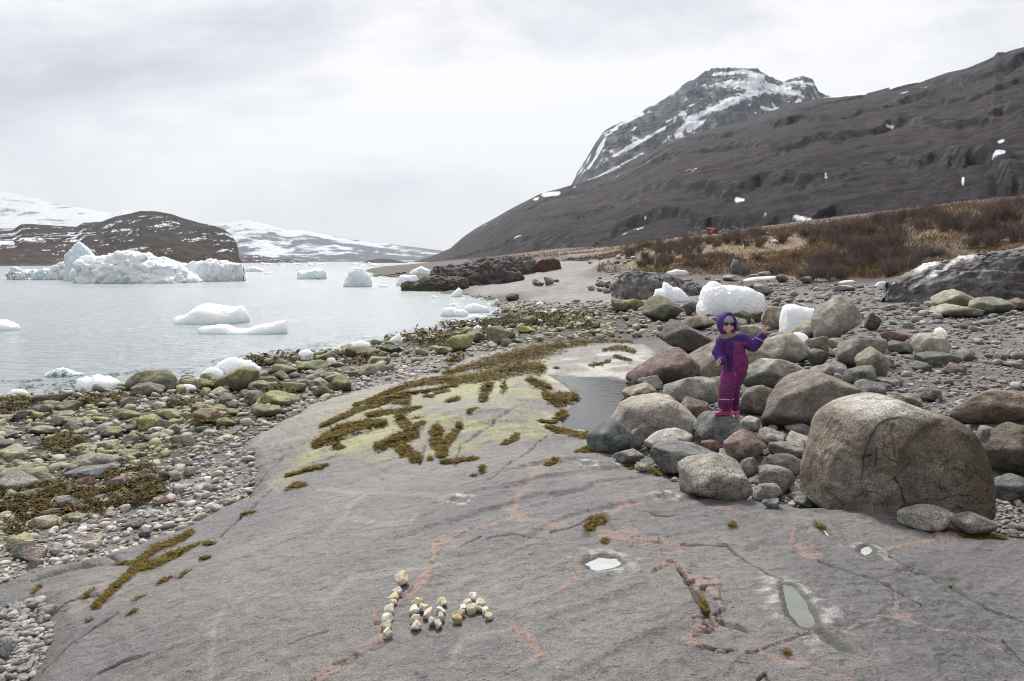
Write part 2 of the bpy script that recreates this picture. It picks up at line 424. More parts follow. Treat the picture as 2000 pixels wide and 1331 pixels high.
# the bank and the ground rising behind it
for px, py, d, c in ((1215, 540, 68, GREY), (1300, 530, 62, DIRT), (1400, 540, 56, DIRT), (1500, 548, 54, DIRT), (1600, 548, 52, SHRUB), (1720, 548, 50, SHRUB), (1820, 530, 46, SHRUB), (2000, 500, 44, SHRUB), (2500, 480, 42, SHRUB),
                     (1210, 512, 76, DIRT), (1250, 500, 74, DRY), (1350, 495, 70, DRY), (1450, 480, 68, DRY), (1550, 480, 66, DRY), (1650, 470, 64, SHRUB), (1750, 460, 62, SHRUB), (1850, 440, 60, DRY), (2000, 430, 58, DRY), (2500, 400, 56, SHRUB),
                     (1220, 496, 84, DRY), (1350, 478, 82, SHRUB), (1450, 466, 82, SHRUB), (1550, 455, 80, DRY), (1650, 445, 80, SHRUB), (1750, 430, 78, SHRUB), (1850, 415, 76, DRY), (2000, 402, 75, SHRUB), (2500, 370, 74, SHRUB),
                     (1200, 490, 150, DRY), (1400, 465, 150, SHRUB), (1600, 438, 150, SHRUB), (1800, 414, 150, SHRUB), (2000, 395, 150, SHRUB), (2600, 355, 150, SHRUB),
                     (1100, 485, 300, SHRUB), (1200, 482, 300, SHRUB), (1400, 460, 300, SHRUB), (1600, 433, 300, SHRUB), (1800, 409, 300, SHRUB), (2000, 390, 300, SHRUB), (2600, 345, 300, SHRUB)):
    g(px, py, None, c, d)
gbase = RBF([p for p, c in GC])

SL = [(1000, 1331, 1.0), (500, 1331, .92), (200, 1331, .68), (1500, 1331, 1.0), (2000, 1331, 1.0), (2400, 1331, 1.0), (800, 1200, 1.0), (1300, 1150, 1.0), (1700, 1150, .99),
      (2000, 1150, .97), (500, 1200, .86), (250, 1200, .68), (100, 1200, .56), (100, 1120, .44), (330, 1060, .48), (400, 1000, .42), (500, 960, .48), (600, 1000, .72),
      (800, 1000, .93), (1000, 1000, .97), (1300, 1000, .93), (1560, 1000, .90), (1850, 1020, .86), (2000, 1060, .87), (2400, 1150, .9), (1150, 890, .85), (1330, 945, .87),
      (1000, 900, .9), (800, 900, .8), (650, 900, .63), (520, 900, .42), (500, 850, .34), (600, 830, .45), (700, 790, .42), (850, 740, .42), (900, 830, .8), (1000, 780, .77),
      (1000, 740, .70), (1080, 800, .72), (1120, 845, .66), (1100, 760, .64), (1060, 730, .62), (1180, 800, .6), (1150, 705, .62), (1250, 695, .6), (1200, 675, .52),
      (1000, 690, .45), (900, 705, .38), (1100, 670, .48), (800, 765, .55), (760, 830, .66)]
sbase = RBF([at_z(*s) for s in SL])
def ray_s(px, py, fn=None):
    """pixel -> point on the smooth bedrock (or another height function)"""
    fn = fn or sbase
    u, e = ue(px, py); y = -1.8 / float(e) if e < -0.01 else 60.0
    for _ in range(40):
        z = float(fn(np.array([float(u) * y]), np.array([y]))[0])
        y2 = (z - CAMZ) / float(e)
        y = 0.5 * y + 0.5 * y2
    return float(u * y), float(y), z
OUT = [(-150, 1192), (0, 1186), (70, 1172), (100, 1215), (95, 1270), (60, 1331)]
OUT2 = [(1850, 1012), (1700, 988), (1560, 990), (1450, 974), (1330, 943), (1250, 903), (1185, 868), (1215, 800), (1250, 750), (1290, 700),
        (1270, 674), (1180, 664), (1100, 664), (1000, 678), (900, 700), (860, 728), (780, 745), (700, 762), (640, 777), (560, 815), (500, 850), (480, 880), (500, 930), (490, 968), (400, 1008),
        (330, 1040), (200, 1083), (60, 1112), (0, 1140), (-150, 1160)]
SPOLY = [ray_s(*p)[:2] for p in OUT] + [(-1.3, 1.2), (-.6, -2.5), (5, -2.5), (5.5, 3.0), ray_s(2250, 1110)[:2], ray_s(2000, 1046)[:2]] + [ray_s(*p)[:2] for p in OUT2]
SPOLY = np.array(SPOLY)
POOL_Z = 0.585
POOL = [(1075, 733), (1130, 737), (1180, 737), (1225, 744), (1262, 752), (1290, 775), (1240, 800), (1215, 845), (1150, 842), (1105, 831), (1098, 815), (1122, 795), (1130, 775), (1108, 752)]
POOLW = np.array([at_z(x, y, POOL_Z)[:2] for x, y in POOL])
def ell(cx, cy, rx, ry, n=14):
    r = random.Random(int(cx)); o = []
    for i in range(n):
        a = i * 2 * math.pi / n; k = 1 + r.uniform(-.18, .18); o.append((cx + rx * k * math.cos(a), cy + ry * k * math.sin(a)))
    return o
PUD = [ell(1178, 1102, 38, 11), ell(896, 979, 13, 3.5), ell(1303, 971, 12, 4.5), ell(1692, 1076, 13, 7),
       [(1526, 1144), (1550, 1148), (1574, 1175), (1590, 1205), (1602, 1240), (1584, 1238), (1560, 1221), (1539, 1198), (1531, 1170)],
       [(1596, 1025), (1606, 1028), (1622, 1046), (1615, 1046)], ell(1150, 907, 10, 3.5), [(1826, 1132), (1866, 1136), (1856, 1144), (1834, 1140)], [(1606, 1240), (1630, 1252), (1664, 1277), (1642, 1273), (1614, 1254)]]
PUDW = []
for q in PUD:
    w = np.array([ray_s(*p) for p in q]); PUDW.append((w[:, :2], float(np.mean(w[:, 2])) - 0.004))
def zp(pts, ox, oy, s): return [(ox + p[0] / s, oy + p[1] / s) + tuple(p[2:]) for p in pts]
# seaweed strokes: (photo px, photo py, half width in photo px)
_z4 = lambda pts: [(560 + a / 2.941, 660 + b / 2.941, w / 2.941 / 2) for a, b, w in pts]
_z3 = lambda pts: [(a / 3.238, 920 + b / 3.238, w / 3.238 / 2) for a, b, w in pts]
WEED = [_z4([(395, 400, 14), (560, 325, 26), (700, 278, 34), (850, 255, 40), (1000, 250, 50), (1200, 215, 60), (1350, 180, 60), (1480, 180, 40)]),
        _z4([(900, 215, 20), (1100, 165, 60), (1300, 115, 95), (1450, 80, 100), (1600, 40, 60), (1720, 30, 30)]),
        _z4([(200, 520, 14), (340, 450, 36), (450, 405, 36), (600, 350, 34), (700, 335, 44)]), _z4([(160, 630, 26), (280, 570, 70), (380, 530, 70), (560, 500, 26)]),
        _z4([(270, 635, 20), (320, 640, 16)]), _z4([(465, 455, 16), (600, 440, 34), (700, 425, 30), (765, 412, 20)]), _z4([(620, 380, 46), (700, 385, 30)]), _z4([(640, 460, 40), (680, 500, 55), (700, 520, 40)]),
        _z4([(785, 500, 40), (720, 560, 60), (620, 600, 50), (510, 640, 34)]), _z4([(620, 610, 50), (700, 660, 60), (755, 700, 50)]), _z4([(740, 460, 12), (790, 465, 10)]),
        _z4([(1170, 270, 30), (1130, 330, 46), (1130, 375, 20)]), _z4([(1100, 425, 14), (1040, 455, 12)]), _z4([(1000, 490, 16), (960, 550, 34), (900, 620, 40), (890, 690, 46)]),
        _z4([(870, 520, 50), (850, 570, 70), (880, 640, 60), (895, 690, 40)]), _z4([(890, 722, 10), (980, 712, 26), (1090, 695, 16)]), _z4([(820, 690, 20), (830, 700, 14)]),
        _z4([(1390, 240, 40), (1450, 270, 60), (1510, 285, 30)]), _z4([(1480, 320, 30), (1570, 340, 70), (1660, 320, 40)]), _z4([(1560, 400, 26), (1600, 395, 30), (1520, 440, 24), (1450, 455, 16)]),
        _z4([(1500, 500, 30), (1590, 530, 60), (1690, 560, 60), (1720, 590, 30)]), _z4([(1720, 540, 26), (1800, 525, 26)]), _z4([(1670, 655, 22), (1750, 640, 22)]), _z4([(1890, 690, 14), (1990, 745, 26)]),
        _z4([(0, 880, 20), (50, 850, 40), (105, 845, 20)]), _z4([(0, 800, 14), (100, 775, 12), (220, 743, 16)]), _z4([(925, 370, 14), (980, 350, 26)]), _z4([(790, 345, 18), (840, 345, 18)]),
        _z4([(720, 325, 10), (860, 300, 12), (980, 280, 10)]), _z4([(850, 325, 20), (930, 310, 22)]), _z4([(1820, 75, 20), (1920, 60, 34), (2000, 85, 20)]), _z4([(1740, 165, 16), (1800, 160, 18), (1860, 130, 12)]),
        _z4([(1880, 110, 14), (1980, 140, 20)]), _z4([(1540, 180, 10), (1560, 180, 10)]), _z4([(1240, 625, 10), (1300, 600, 20), (1330, 560, 10)]), _z4([(1490, 745, 10), (1550, 715, 22)]),
        _z4([(1120, 745, 10), (1125, 790, 14)]), _z4([(1070, 795, 16), (1075, 800, 16)]), _z4([(1720, 30, 20), (1850, 20, 20), (1990, 20, 20)]), _z4([(1250, 260, 10), (1245, 330, 5)]),
        _z3([(1210, 395, 40), (1100, 460, 60), (980, 500, 60), (900, 560, 60), (820, 660, 60), (720, 750, 50), (600, 870, 50)]), _z3([(1255, 470, 14), (1130, 520, 40), (1000, 580, 60), (900, 620, 60)]),
        _z3([(1290, 465, 16), (1350, 460, 22)]), _z3([(1265, 565, 26), (1325, 550, 20)]), _z3([(1000, 720, 14), (1080, 675, 14)]), _z3([(820, 910, 10), (855, 890, 20)]), _z3([(440, 575, 20), (500, 545, 16)]),
        _z3([(210, 780, 16), (250, 720, 20)]), _z3([(1120, 690, 6), (1205, 630, 6)]), _z3([(700, 590, 18), (830, 590, 14)]), _z3([(850, 830, 8), (920, 790, 8)]), _z3([(560, 950, 16), (580, 945, 16)]),
        _z3([(1540, 290, 20), (1600, 275, 24)]), _z3([(530, 820, 10), (600, 760, 10)]),
        [(1147, 1043, 9), (1160, 1028, 14), (1178, 1022, 14)], [(1180, 1062, 6), (1185, 1062, 6)], [(1428, 1033, 6), (1433, 1025, 6)], [(1596, 1030, 6), (1608, 1034, 6)], [(1535, 1281, 7), (1540, 1280, 7)],
        [(1365, 1160, 5), (1380, 1200, 5)], [(1230, 900, 5), (1285, 930, 6)], [(1880, 1046, 4), (1960, 1052, 5)]]
VEIN = [([(560, 1380, 12), (620, 1331, 11), (690, 1285, 9), (738, 1247, 9), (746, 1233, 9), (733, 1212, 5), (730, 1200, 4), (755, 1188, 4), (790, 1168, 7), (815, 1150, 9), (835, 1125, 9), (852, 1085, 8), (862, 1058, 8), (900, 1044, 4), (960, 1034, 2), (1005, 1020, 2)], 1),
        ([(985, 992, 5), (1008, 1014, 8), (1040, 1022, 3), (1110, 1036, 2)], 1), ([(1008, 985, 8), (1022, 960, 9), (1045, 930, 8), (1082, 903, 5), (1110, 890, 2)], 1),
        ([(1133, 1095, 5), (1131, 1128, 6), (1100, 1152, 2.5), (1040, 1185, 2.5), (1002, 1205, 3), (995, 1220, 6), (1015, 1240, 9), (1035, 1262, 10), (1058, 1282, 7), (1010, 1310, 4), (960, 1335, 4)], 1),
        ([(1172, 1046, 9), (1200, 1053, 11), (1260, 1062, 8), (1335, 1068, 6)], 1), ([(1297, 1086, 6), (1330, 1080, 6)], 1), ([(1186, 1010, 6), (1210, 998, 7), (1232, 988, 8), (1256, 982, 4)], 1),
        ([(1275, 1118, 5), (1310, 1100, 8), (1340, 1125, 10), (1365, 1140, 17), (1390, 1150, 16), (1400, 1175, 12), (1412, 1190, 9), (1390, 1218, 9), (1352, 1240, 6), (1340, 1255, 12), (1358, 1266, 8), (1400, 1275, 5), (1470, 1278, 4), (1500, 1265, 4), (1560, 1246, 5), (1590, 1244, 2)], 1),
        ([(1480, 1275, 3), (1510, 1288, 7), (1540, 1298, 4), (1600, 1312, 3), (1665, 1335, 4)], 1), ([(1630, 1240, 3), (1670, 1222, 3), (1740, 1204, 6), (1760, 1208, 8), (1800, 1222, 3), (1880, 1240, 4), (1920, 1250, 4), (1960, 1270, 3)], .85),
        ([(1746, 1150, 3), (1752, 1180, 5), (1745, 1202, 6)], .8), ([(1722, 1075, 5), (1780, 1060, 5), (1820, 1052, 6), (1845, 1040, 12), (1866, 1045, 8)], 1), ([(1405, 990, 8), (1440, 1002, 6), (1470, 1008, 3), (1560, 1012, 5), (1592, 1020, 6)], .6),
        ([(1552, 1030, 4), (1546, 1062, 4), (1570, 1080, 10), (1603, 1085, 8), (1588, 1066, 3)], .9), ([(1100, 934, 2), (1170, 936, 2)], .6), ([(720, 1178, 2), (735, 1200, 2)], .5)]
FAINT = [[(640, 1037, 5), (676, 1014, 5), (682, 990, 4), (712, 968, 4)], [(676, 1014, 5), (735, 1025, 5), (800, 1027, 5), (815, 1008, 4)], [(455, 1188, 4), (478, 1166, 4), (565, 1166, 3)], [(412, 1331, 5), (415, 1230, 6), (440, 1190, 5)],
         [(620, 955, 3), (760, 968, 3), (890, 975, 4)], [(630, 1180, 6), (690, 1130, 6), (860, 1110, 4)], [(1000, 1235, 4), (905, 1250, 5), (880, 1300, 6)], [(1250, 985, 3), (1180, 1000, 3)]]
CRACK = [[(180, 1080, 3), (260, 1100, 3), (330, 1093, 2)], [(60, 1135, 2), (160, 1105, 4), (260, 1096, 3)], [(80, 1300, 3), (170, 1240, 2), (230, 1200, 3)], [(80, 1200, 3), (135, 1180, 2), (190, 1165, 3)],
         [(190, 1318, 3), (240, 1295, 3), (290, 1280, 2)], [(1135, 1032, 4), (1110, 1040, 3), (1075, 1046, 2)], [(1135, 1030, 3), (1165, 1015, 4), (1195, 1005, 2)], [(1330, 1068, 2), (1420, 1070, 1.5), (1480, 1110, 1.5), (1530, 1140, 2)],
         [(1600, 1095, 4), (1680, 1125, 3), (1740, 1150, 3), (1800, 1185, 1.5)], [(1740, 1085, 4), (1770, 1110, 5), (1840, 1135, 6), (1900, 1175, 3), (2000, 1220, 3)], [(1400, 1215, 6), (1440, 1225, 7), (1460, 1235, 3)],
         [(1160, 800, 2), (1075, 850, 1.5), (1010, 900, 1)], [(1130, 375 + 430, 1), (1120, 860, 1)], [(1000, 905, 1), (960, 940, 1), (900, 955, 1)], [(1480, 1331, 5), (1495, 1318, 4), (1500, 1335, 4)],
         [(1330, 1120, 6), (1355, 1160, 8), (1375, 1195, 7), (1395, 1225, 5)], [(950, 1060, 2), (1000, 1052, 1.5), (1060, 1058, 1)], [(560, 890, 1.5), (480, 960, 1.5)], [(530, 960, 2), (430, 1050, 1.5)],
         [(940, 1055, 1.5), (900, 1075, 1)], [(1240, 1000, 1.5), (1290, 1015, 1.5), (1340, 1010, 1)], [(640, 1235, 1.5), (560, 1262, 1.5)], [(1960, 1250, 3), (2010, 1300, 2)], [(720, 880, 1), (620, 905, 1)],
         [(830, 870, 2), (820, 905, 3)], [(890, 905, 2), (900, 870, 2), (960, 830, 3), (1010, 790, 1.5)]]
def towd(st, fn=None):
    o = []
    for a in st:
        w = ray_s(a[0], a[1], fn); o.append((w[0], w[1], a[2] * w[1] / F * 1.05))
    return np.array(o)
def pxof(x, y, z):
    e = (z - CAMZ) / y; b = (e * cp + sp) / (cp - e * sp); return CX + F * (x / y) * (cp + b * sp), CY - b * F
def pxmask(PX, PY, S, soft=.3, nz=0.0, grow=1.0):
    """coverage of strokes (traced on the rock in photo pixels, laid on the real surface)"""
    m = np.zeros(PX.shape)
    for s in S:
        s = np.array(s, float); r = s[:, 2].max() * 2.2 * grow + 3
        sel = (PX > s[:, 0].min() - r) & (PX < s[:, 0].max() + r) & (PY > s[:, 1].min() - r) & (PY < s[:, 1].max() + r)
        if not sel.any(): continue
        d, w = seg_dist(PX[sel], PY[sel], s); w = w * grow; d = d * (1 + (nz[sel] if not np.isscalar(nz) else nz))
        m[sel] = np.maximum(m[sel], 1 - sstep(w * (1 - soft), w * (1 + soft) + .3, d))
    return m
PEB_ = None
ALG = np.array([ray_s(*p)[:2] for p in [(1110, 735), (1075, 860), (960, 870), (900, 890), (760, 905), (640, 895), (560, 960), (520, 950), (600, 870), (640, 800), (760, 758), (900, 725), (1050, 690)]])
PALEP = np.array([ray_s(*p)[:2] for p in [(1070, 715), (1140, 690), (1270, 675), (1250, 735), (1090, 738)]])

def slab_sd(x, y):
    wob = 0.04 * fbm(x * 3, y * 3, seed=41, octv=3) * np.clip(y / 3, 0.6, 3)
    return poly_sd(x, y, SPOLY) + wob
def stroke_mask(x, y, S, soft=0.25, nz=None):
    m = np.zeros(x.shape)
    for s in S:
        r = s[:, 2].max() * 2 + 0.05
        sel = (x > s[:, 0].min() - r) & (x < s[:, 0].max() + r) & (y > s[:, 1].min() - r * 3) & (y < s[:, 1].max() + r * 3)
        if not sel.any(): continue
        # image-vertical width shows foreshortened ground: stretch along y
        xs, ys = x[sel], y[sel]
        d, w = seg_dist(xs, ys, s)
        if nz is not None: d = d * (1 + nz[sel])
        v = 1 - sstep(w * (1 - soft), w * (1 + soft) + 1e-4, d)
        m[sel] = np.maximum(m[sel], v)
    return m
def slab_h(x, y, feats=False):
    x = np.asarray(x, float); y = np.asarray(y, float)
    sd = slab_sd(x, y)
    h = sbase(x, y)
    a = math.radians(38); xa = x * math.cos(a) + y * math.sin(a); ya = -x * math.sin(a) + y * math.cos(a)
    near = np.clip(y / 4, 0.7, 2.0)
    h = h + 0.022 * near * fbm(xa * 0.7, ya * 2.2, seed=3, octv=4) + 0.012 * near * ridged(xa * 1.3, ya * 5.5, seed=9, octv=4)
    # small stepped ledges along the foliation
    q = ya * 2.4 + 0.9 * fbm(xa * .8, ya * .8, seed=12, octv=3); st = q - np.floor(q)
    led = sstep(0.0, 0.12, st) * (1 - st)
    msk = sstep(0.0, 0.35, fbm(xa * 0.6, ya * 1.2, seed=19, octv=3)) * sstep(1.2, 0.2, xa * 0 + np.clip(x / np.maximum(y, .3) + .25, 0, 2))
    h = h + 0.018 * led * msk * near + .006 * near * ridged(x * 6, y * 7, seed=29, octv=3)
    # rough, broken area on the right
    rr = np.exp(-(((x - 1.9) / 0.75) ** 2 + ((y - 3.1) / 0.8) ** 2))
    h = h + rr * (0.03 * ridged(x * 3.2, y * 4.5, seed=23, octv=5) - 0.01)
    # pool basin and puddles
    pd = poly_sd(x, y, POOLW)
    near_pool = sstep(1.1, 0.0, pd)
    h = h * (1 - near_pool) + (POOL_Z + np.clip(pd, -0.5, 1.2) * 0.09 + 0.018 * fbm(x * 3, y * 3, seed=5, octv=3)) * near_pool
    wet = np.zeros(x.shape)
    for w, L in PUDW:
        sc = float(np.ptp(w[:, 0]));
        sel = (np.abs(x - w[:, 0].mean()) < sc + .2) & (np.abs(y - w[:, 1].mean()) < np.ptp(w[:, 1]) + .3)
        if not sel.any(): continue
        d = poly_sd(x[sel], y[sel], w) + 0.006 * fbm(x[sel] * 30, y[sel] * 30, seed=8, octv=3)
        k = sstep(0.10, 0.01, d); tgt = L + 0.006 + np.clip(d, -0.05, .1) * 0.35
        h[sel] = h[sel] * (1 - k) + tgt * k
        wet[sel] = np.maximum(wet[sel], sstep(0.035, 0.012, d))
    h = h - 0.62 * sstep(0.0, 0.5, sd) - 0.05 * sstep(-0.12, 0.02, sd)
    if not feats: return h
    nz = 0.35 * fbm(x * 9, y * 9, seed=31, octv=3)
    PX, PY = pxof(x, y, sbase(x, y))
    vein = np.zeros(x.shape); chunk = np.zeros(x.shape)
    wv_ = .5 * fbm(x * 7, y * 7, seed=33, octv=3)
    for s_, k in VEIN:
        m = pxmask(PX, PY, [s_], .3, wv_ * 2.4, .78); vein = np.maximum(vein, m * k)
        chunk = np.maximum(chunk, m * k * np.clip((max(q[2] for q in s_) - 8) / 8, 0, 1))
    ck = ridged(x * 11, y * 13, seed=77, octv=2)
    h = h + chunk * (0.012 - 0.03 * sstep(0.5, 0.85, ck))
    faint = pxmask(PX, PY, FAINT, .7, nz)
    crack = pxmask(PX, PY, CRACK, .8, nz * 3 + .15, .55)
    weed = pxmask(PX, PY, WEED, .4, nz * 1.5)
    h = h - crack * 0.016 * np.clip(y / 3, 1, 1.5)
    far_weed = sstep(0.1, -0.25, poly_sd(x, y, ALG))
    alg = far_weed * np.clip(0.75 + 1.7 * fbm(xa * 1.0, ya * 2.2, seed=51, octv=4), 0, 1)
    alg = np.maximum(alg, 0.55 * sstep(0.25, 0.6, fbm(xa * 0.9, ya * 4, seed=55, octv=4)) * sstep(1.2, -.6, x) * sstep(0.95, 0.6, h))
    pale = sstep(0.3, -0.1, poly_sd(x, y, PALEP)) * sstep(-.2, .35, fbm(x * 2.5, y * 2.5, seed=61, octv=4))
    rim = np.zeros(x.shape)
    for w, L in PUDW[:5]:
        c = w.mean(0); s = np.ptp(w[:, 0]) * .5 + .05; r = np.hypot((x - c[0]) / s, (y - c[1]) / (np.ptp(w[:, 1]) * .5 + .05))
        rim = np.maximum(rim, sstep(1.7, 0.9, r) * sstep(-.1, .4, fbm(x * 20, y * 20, seed=65, octv=3)))
    pr = sstep(.35, .02, pd) * sstep(-.02, 0.03, pd) * sstep(-.3, .2, fbm(x * 5, y * 5, seed=66, octv=3))
    col = np.ones(x.shape + (3,)) * np.array((0.168, 0.160, 0.155))
    tone = fbm(x * 0.9, y * 0.9, seed=71, octv=4)
    col = mixc(col, (0.205, 0.192, 0.172), sstep(-0.1, 0.5, tone))
    col = mixc(col, (0.115, 0.11, 0.12), rr * 0.8)
    col = mixc(col, (0.125, 0.12, 0.122), 0.55 * sstep(0.1, 0.5, fbm(xa * 0.8, ya * 2.6, seed=73, octv=4)))
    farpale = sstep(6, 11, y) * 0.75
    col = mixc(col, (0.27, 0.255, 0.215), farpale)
    alg = alg * np.clip(.8 + .9 * fbm(x * 9, y * 9, seed=57, octv=4), .2, 1.1)
    col = mixc(col, (0.34, 0.345, 0.12), np.clip(alg * 0.78, 0, 1))
    col = mixc(col, (0.33, 0.30, 0.28), faint * 0.45)
    col = mixc(col, np.array((0.285, 0.205, 0.17)), np.clip(vein * (0.85 + 0.5 * fbm(x * 12, y * 12, seed=79, octv=3)), 0, .95))
    col = col * (1 - 0.6 * chunk * sstep(0.62, 0.9, ck))[..., None]
    col = mixc(col, (0.52, 0.50, 0.47), np.clip(pale * .8 + rim * .6 + pr * .75, 0, .9))
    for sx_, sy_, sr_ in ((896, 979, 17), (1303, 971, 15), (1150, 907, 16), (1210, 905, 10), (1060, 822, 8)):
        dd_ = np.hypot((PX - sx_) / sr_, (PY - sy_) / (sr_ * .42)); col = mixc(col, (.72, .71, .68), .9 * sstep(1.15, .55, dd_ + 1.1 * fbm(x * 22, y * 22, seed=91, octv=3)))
    col = mixc(col, (0.05, 0.045, 0.04), crack * 0.8)
    col = mixc(col, (0.07, 0.055, 0.022), weed * 0.85)
    col = mixc(col, (0.075, 0.075, 0.06), wet * .85); col = mixc(col, (.06, .058, .05), sstep(.09, .03, pd) * .8)
    col = mixc(col, (0.10, 0.09, 0.075), sstep(-0.06, 0.04, sd) * .6)
    return h, col
def ground_h(x, y, detail=True):
    x = np.asarray(x, float); y = np.asarray(y, float)
    h = gbase(x, y)
    if detail:
        k = np.clip(y / 30, 0, 1)
        h = h + (0.02 + 0.10 * k) * fbm(x * 1.3, y * 1.3, seed=101, octv=4) * sstep(-0.5, 0.1, h + .3)
        bank = sstep(44, 54, y) * sstep(0.12, 0.2, x / np.maximum(y, 1)) * sstep(1.3, 2.0, h)
        h = h + bank * (0.55 * fbm(x * .22, y * .22, seed=104, octv=4) + 0.25 * ridged(x * .5, y * .5, seed=107, octv=3))
    sd = poly_sd(x, y, SPOLY)
    ins = sstep(0.08, -0.25, sd)
    near = (y < 22)
    if near.any():
        s = np.full(x.shape, 9.0); s[near] = sbase(x[near], y[near])
        h = np.where(near, h * (1 - ins) + np.minimum(h, s - 0.15) * ins, h)
    return h
def surf_h(x, y):
    x = np.atleast_1d(np.asarray(x, float)); y = np.atleast_1d(np.asarray(y, float))
    s = np.full(x.shape, -9.0); m = y < 22
    if m.any(): s[m] = slab_h(x[m], y[m])
    return np.maximum(s, ground_h(x, y))
def on_ground(px, py, fn=surf_h, y0=1.5, y1=320):
    """first hit of a pixel's ray with the terrain"""
    u, e = ue(px, py)
    ys = np.exp(np.linspace(math.log(y0), math.log(y1), 500)); u = float(u); e = float(e)
    d = CAMZ + e * ys - fn(u * ys, ys)
    k = np.where(d < 0)[0]
    if not len(k): y = 200.0
    else:
        k = max(k[0], 1); ys = np.linspace(ys[k - 1], ys[k], 30); d = CAMZ + e * ys - fn(u * ys, ys)
        kk = np.where(d < 0)[0]; y = float(ys[kk[0]] if len(kk) else ys[-1])
    return u * y, y, CAMZ + e * y

# ------------------------------------------------------------------ ground mesh
def uw_grid(us, ys):
    U, Y = np.meshgrid(us, ys); return U * Y, Y
us = np.concatenate([np.linspace(-2.2, -.86, 40)[:-1], np.linspace(-.86, .86, 720), np.linspace(.86, 2.2, 40)[1:]])
wv = np.concatenate([1 / np.linspace(330, 70, 150), np.linspace(1 / 69, 1 / 2.2, 330), 1 / np.linspace(2.1, 0.8, 30)])
X, Y = uw_grid(us, 1 / wv)
Z = ground_h(X, Y)
# colour by nearest controls, warped
cu = np.array([(p[0] / p[1], math.log(p[1])) for p, c in GC]); cc = np.array([c for p, c in GC])
uu = (X / Y + 0.03 * fbm(X / Y * 14, np.log(Y) * 9, seed=201, octv=4)).ravel(); vv = (np.log(Y) + 0.06 * fbm(X / Y * 14, np.log(Y) * 9, seed=205, octv=4)).ravel()
num = np.zeros((uu.size, 3)); den = np.zeros(uu.size)
for (a, b_), c in zip(cu, cc):
    w = 1 / ((uu - a) ** 2 + (vv - b_) ** 2 * 0.35 + 1e-4) ** 2.2
    num += w[:, None] * c; den += w
GCOL = (num / den[:, None]).reshape(X.shape + (3,))
bk = sstep(46, 56, Y) * sstep(0.12, 0.2, X / Y)
GCOL = mixc(GCOL, DRY, bk * 0.8 * sstep(0.12, 0.3, fbm(X * .12, Y * .12, seed=211, octv=4)))
GCOL = mixc(GCOL, DIRT, bk * 0.7 * sstep(0.25, 0.45, fbm(X * .16, Y * .16, seed=215, octv=4)))
wetb = sstep(0.16, 0.0, Z) * sstep(330, 40, Y)
GCOL = mixc(GCOL, (0.06, 0.055, 0.045), wetb * 0.6)
ground = mesh_np('ground', np.stack([X, Y, Z], -1).reshape(-1, 3), grid_faces(*X.shape), M_GROUND, cols=GCOL.reshape(-1, 3))
tag(ground, 'grey gravel and mud shore with a grassy bank', 'ground', kind='structure')
# sheet under everything, out to the horizon
bs = mesh_np('seabed', [(-14000, -3000, -9), (14000, -3000, -9), (14000, 14000, -9), (-14000, 14000, -9)], np.array([[0, 1, 2, 3]]), M_GROUND, cols=np.full((4, 3), .1))
tag(bs, kind='structure')

# ------------------------------------------------------------------ bedrock slab mesh
us = np.concatenate([np.linspace(-2.4, -.84, 60)[:-1], np.linspace(-.84, .84, 1100), np.linspace(.84, 2.4, 60)[1:]])
wv = np.concatenate([np.linspace(1 / 20., 1 / 1.9, 560), 1 / np.linspace(1.85, 0.5, 40)])
X, Y = uw_grid(us, 1 / wv)
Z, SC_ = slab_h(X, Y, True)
keep = (poly_sd(X, Y, SPOLY) < 0.9)
fc = grid_faces(*X.shape); kf = keep.ravel()[fc].any(1); fc = fc[kf]
used = np.unique(fc); remap = np.zeros(X.size, np.int64); remap[used] = np.arange(len(used))
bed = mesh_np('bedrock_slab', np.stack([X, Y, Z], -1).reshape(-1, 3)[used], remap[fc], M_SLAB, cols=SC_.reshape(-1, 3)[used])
tag(bed, 'smooth grey glacier-worn bedrock slab crossed by pink veins', 'bedrock', kind='structure')

# ------------------------------------------------------------------ water
def water_sheet():
    wa = mesh_np('water', [(-14000, -200, 0), (60, -200, 0), (60, 14000, 0), (-14000, 14000, 0)], np.array([[0, 1, 2, 3]]), M_WATER)
    tag(wa, 'pale grey rippled fjord water', 'water', kind='structure')
water_sheet()
def plate(name, poly, z, mat, grow=1.0):
    c = poly.mean(0); p = c + (poly - c) * grow
    v = [(0, 0, 0)] + [(a - c[0], b - c[1], 0) for a, b in p]; n = len(p)
    f = np.array([(0, i + 1, (i + 1) % n + 1) for i in range(n)])
    return mesh_np(name, v, f, mat, loc=(c[0], c[1], z))
tag(plate('tide_pool', POOLW, POOL_Z, M_POOL, 1.05), kind='structure')
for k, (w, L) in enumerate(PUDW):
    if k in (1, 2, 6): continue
    tag(plate('puddle', w, L + 0.004, (M_GLAREW, M_GLAREW, M_GLAREW, M_GLAREW, M_GREENW, M_GLAREW, M_GLAREW, M_DARKW, M_DARKW)[k], 1.08), kind='structure')

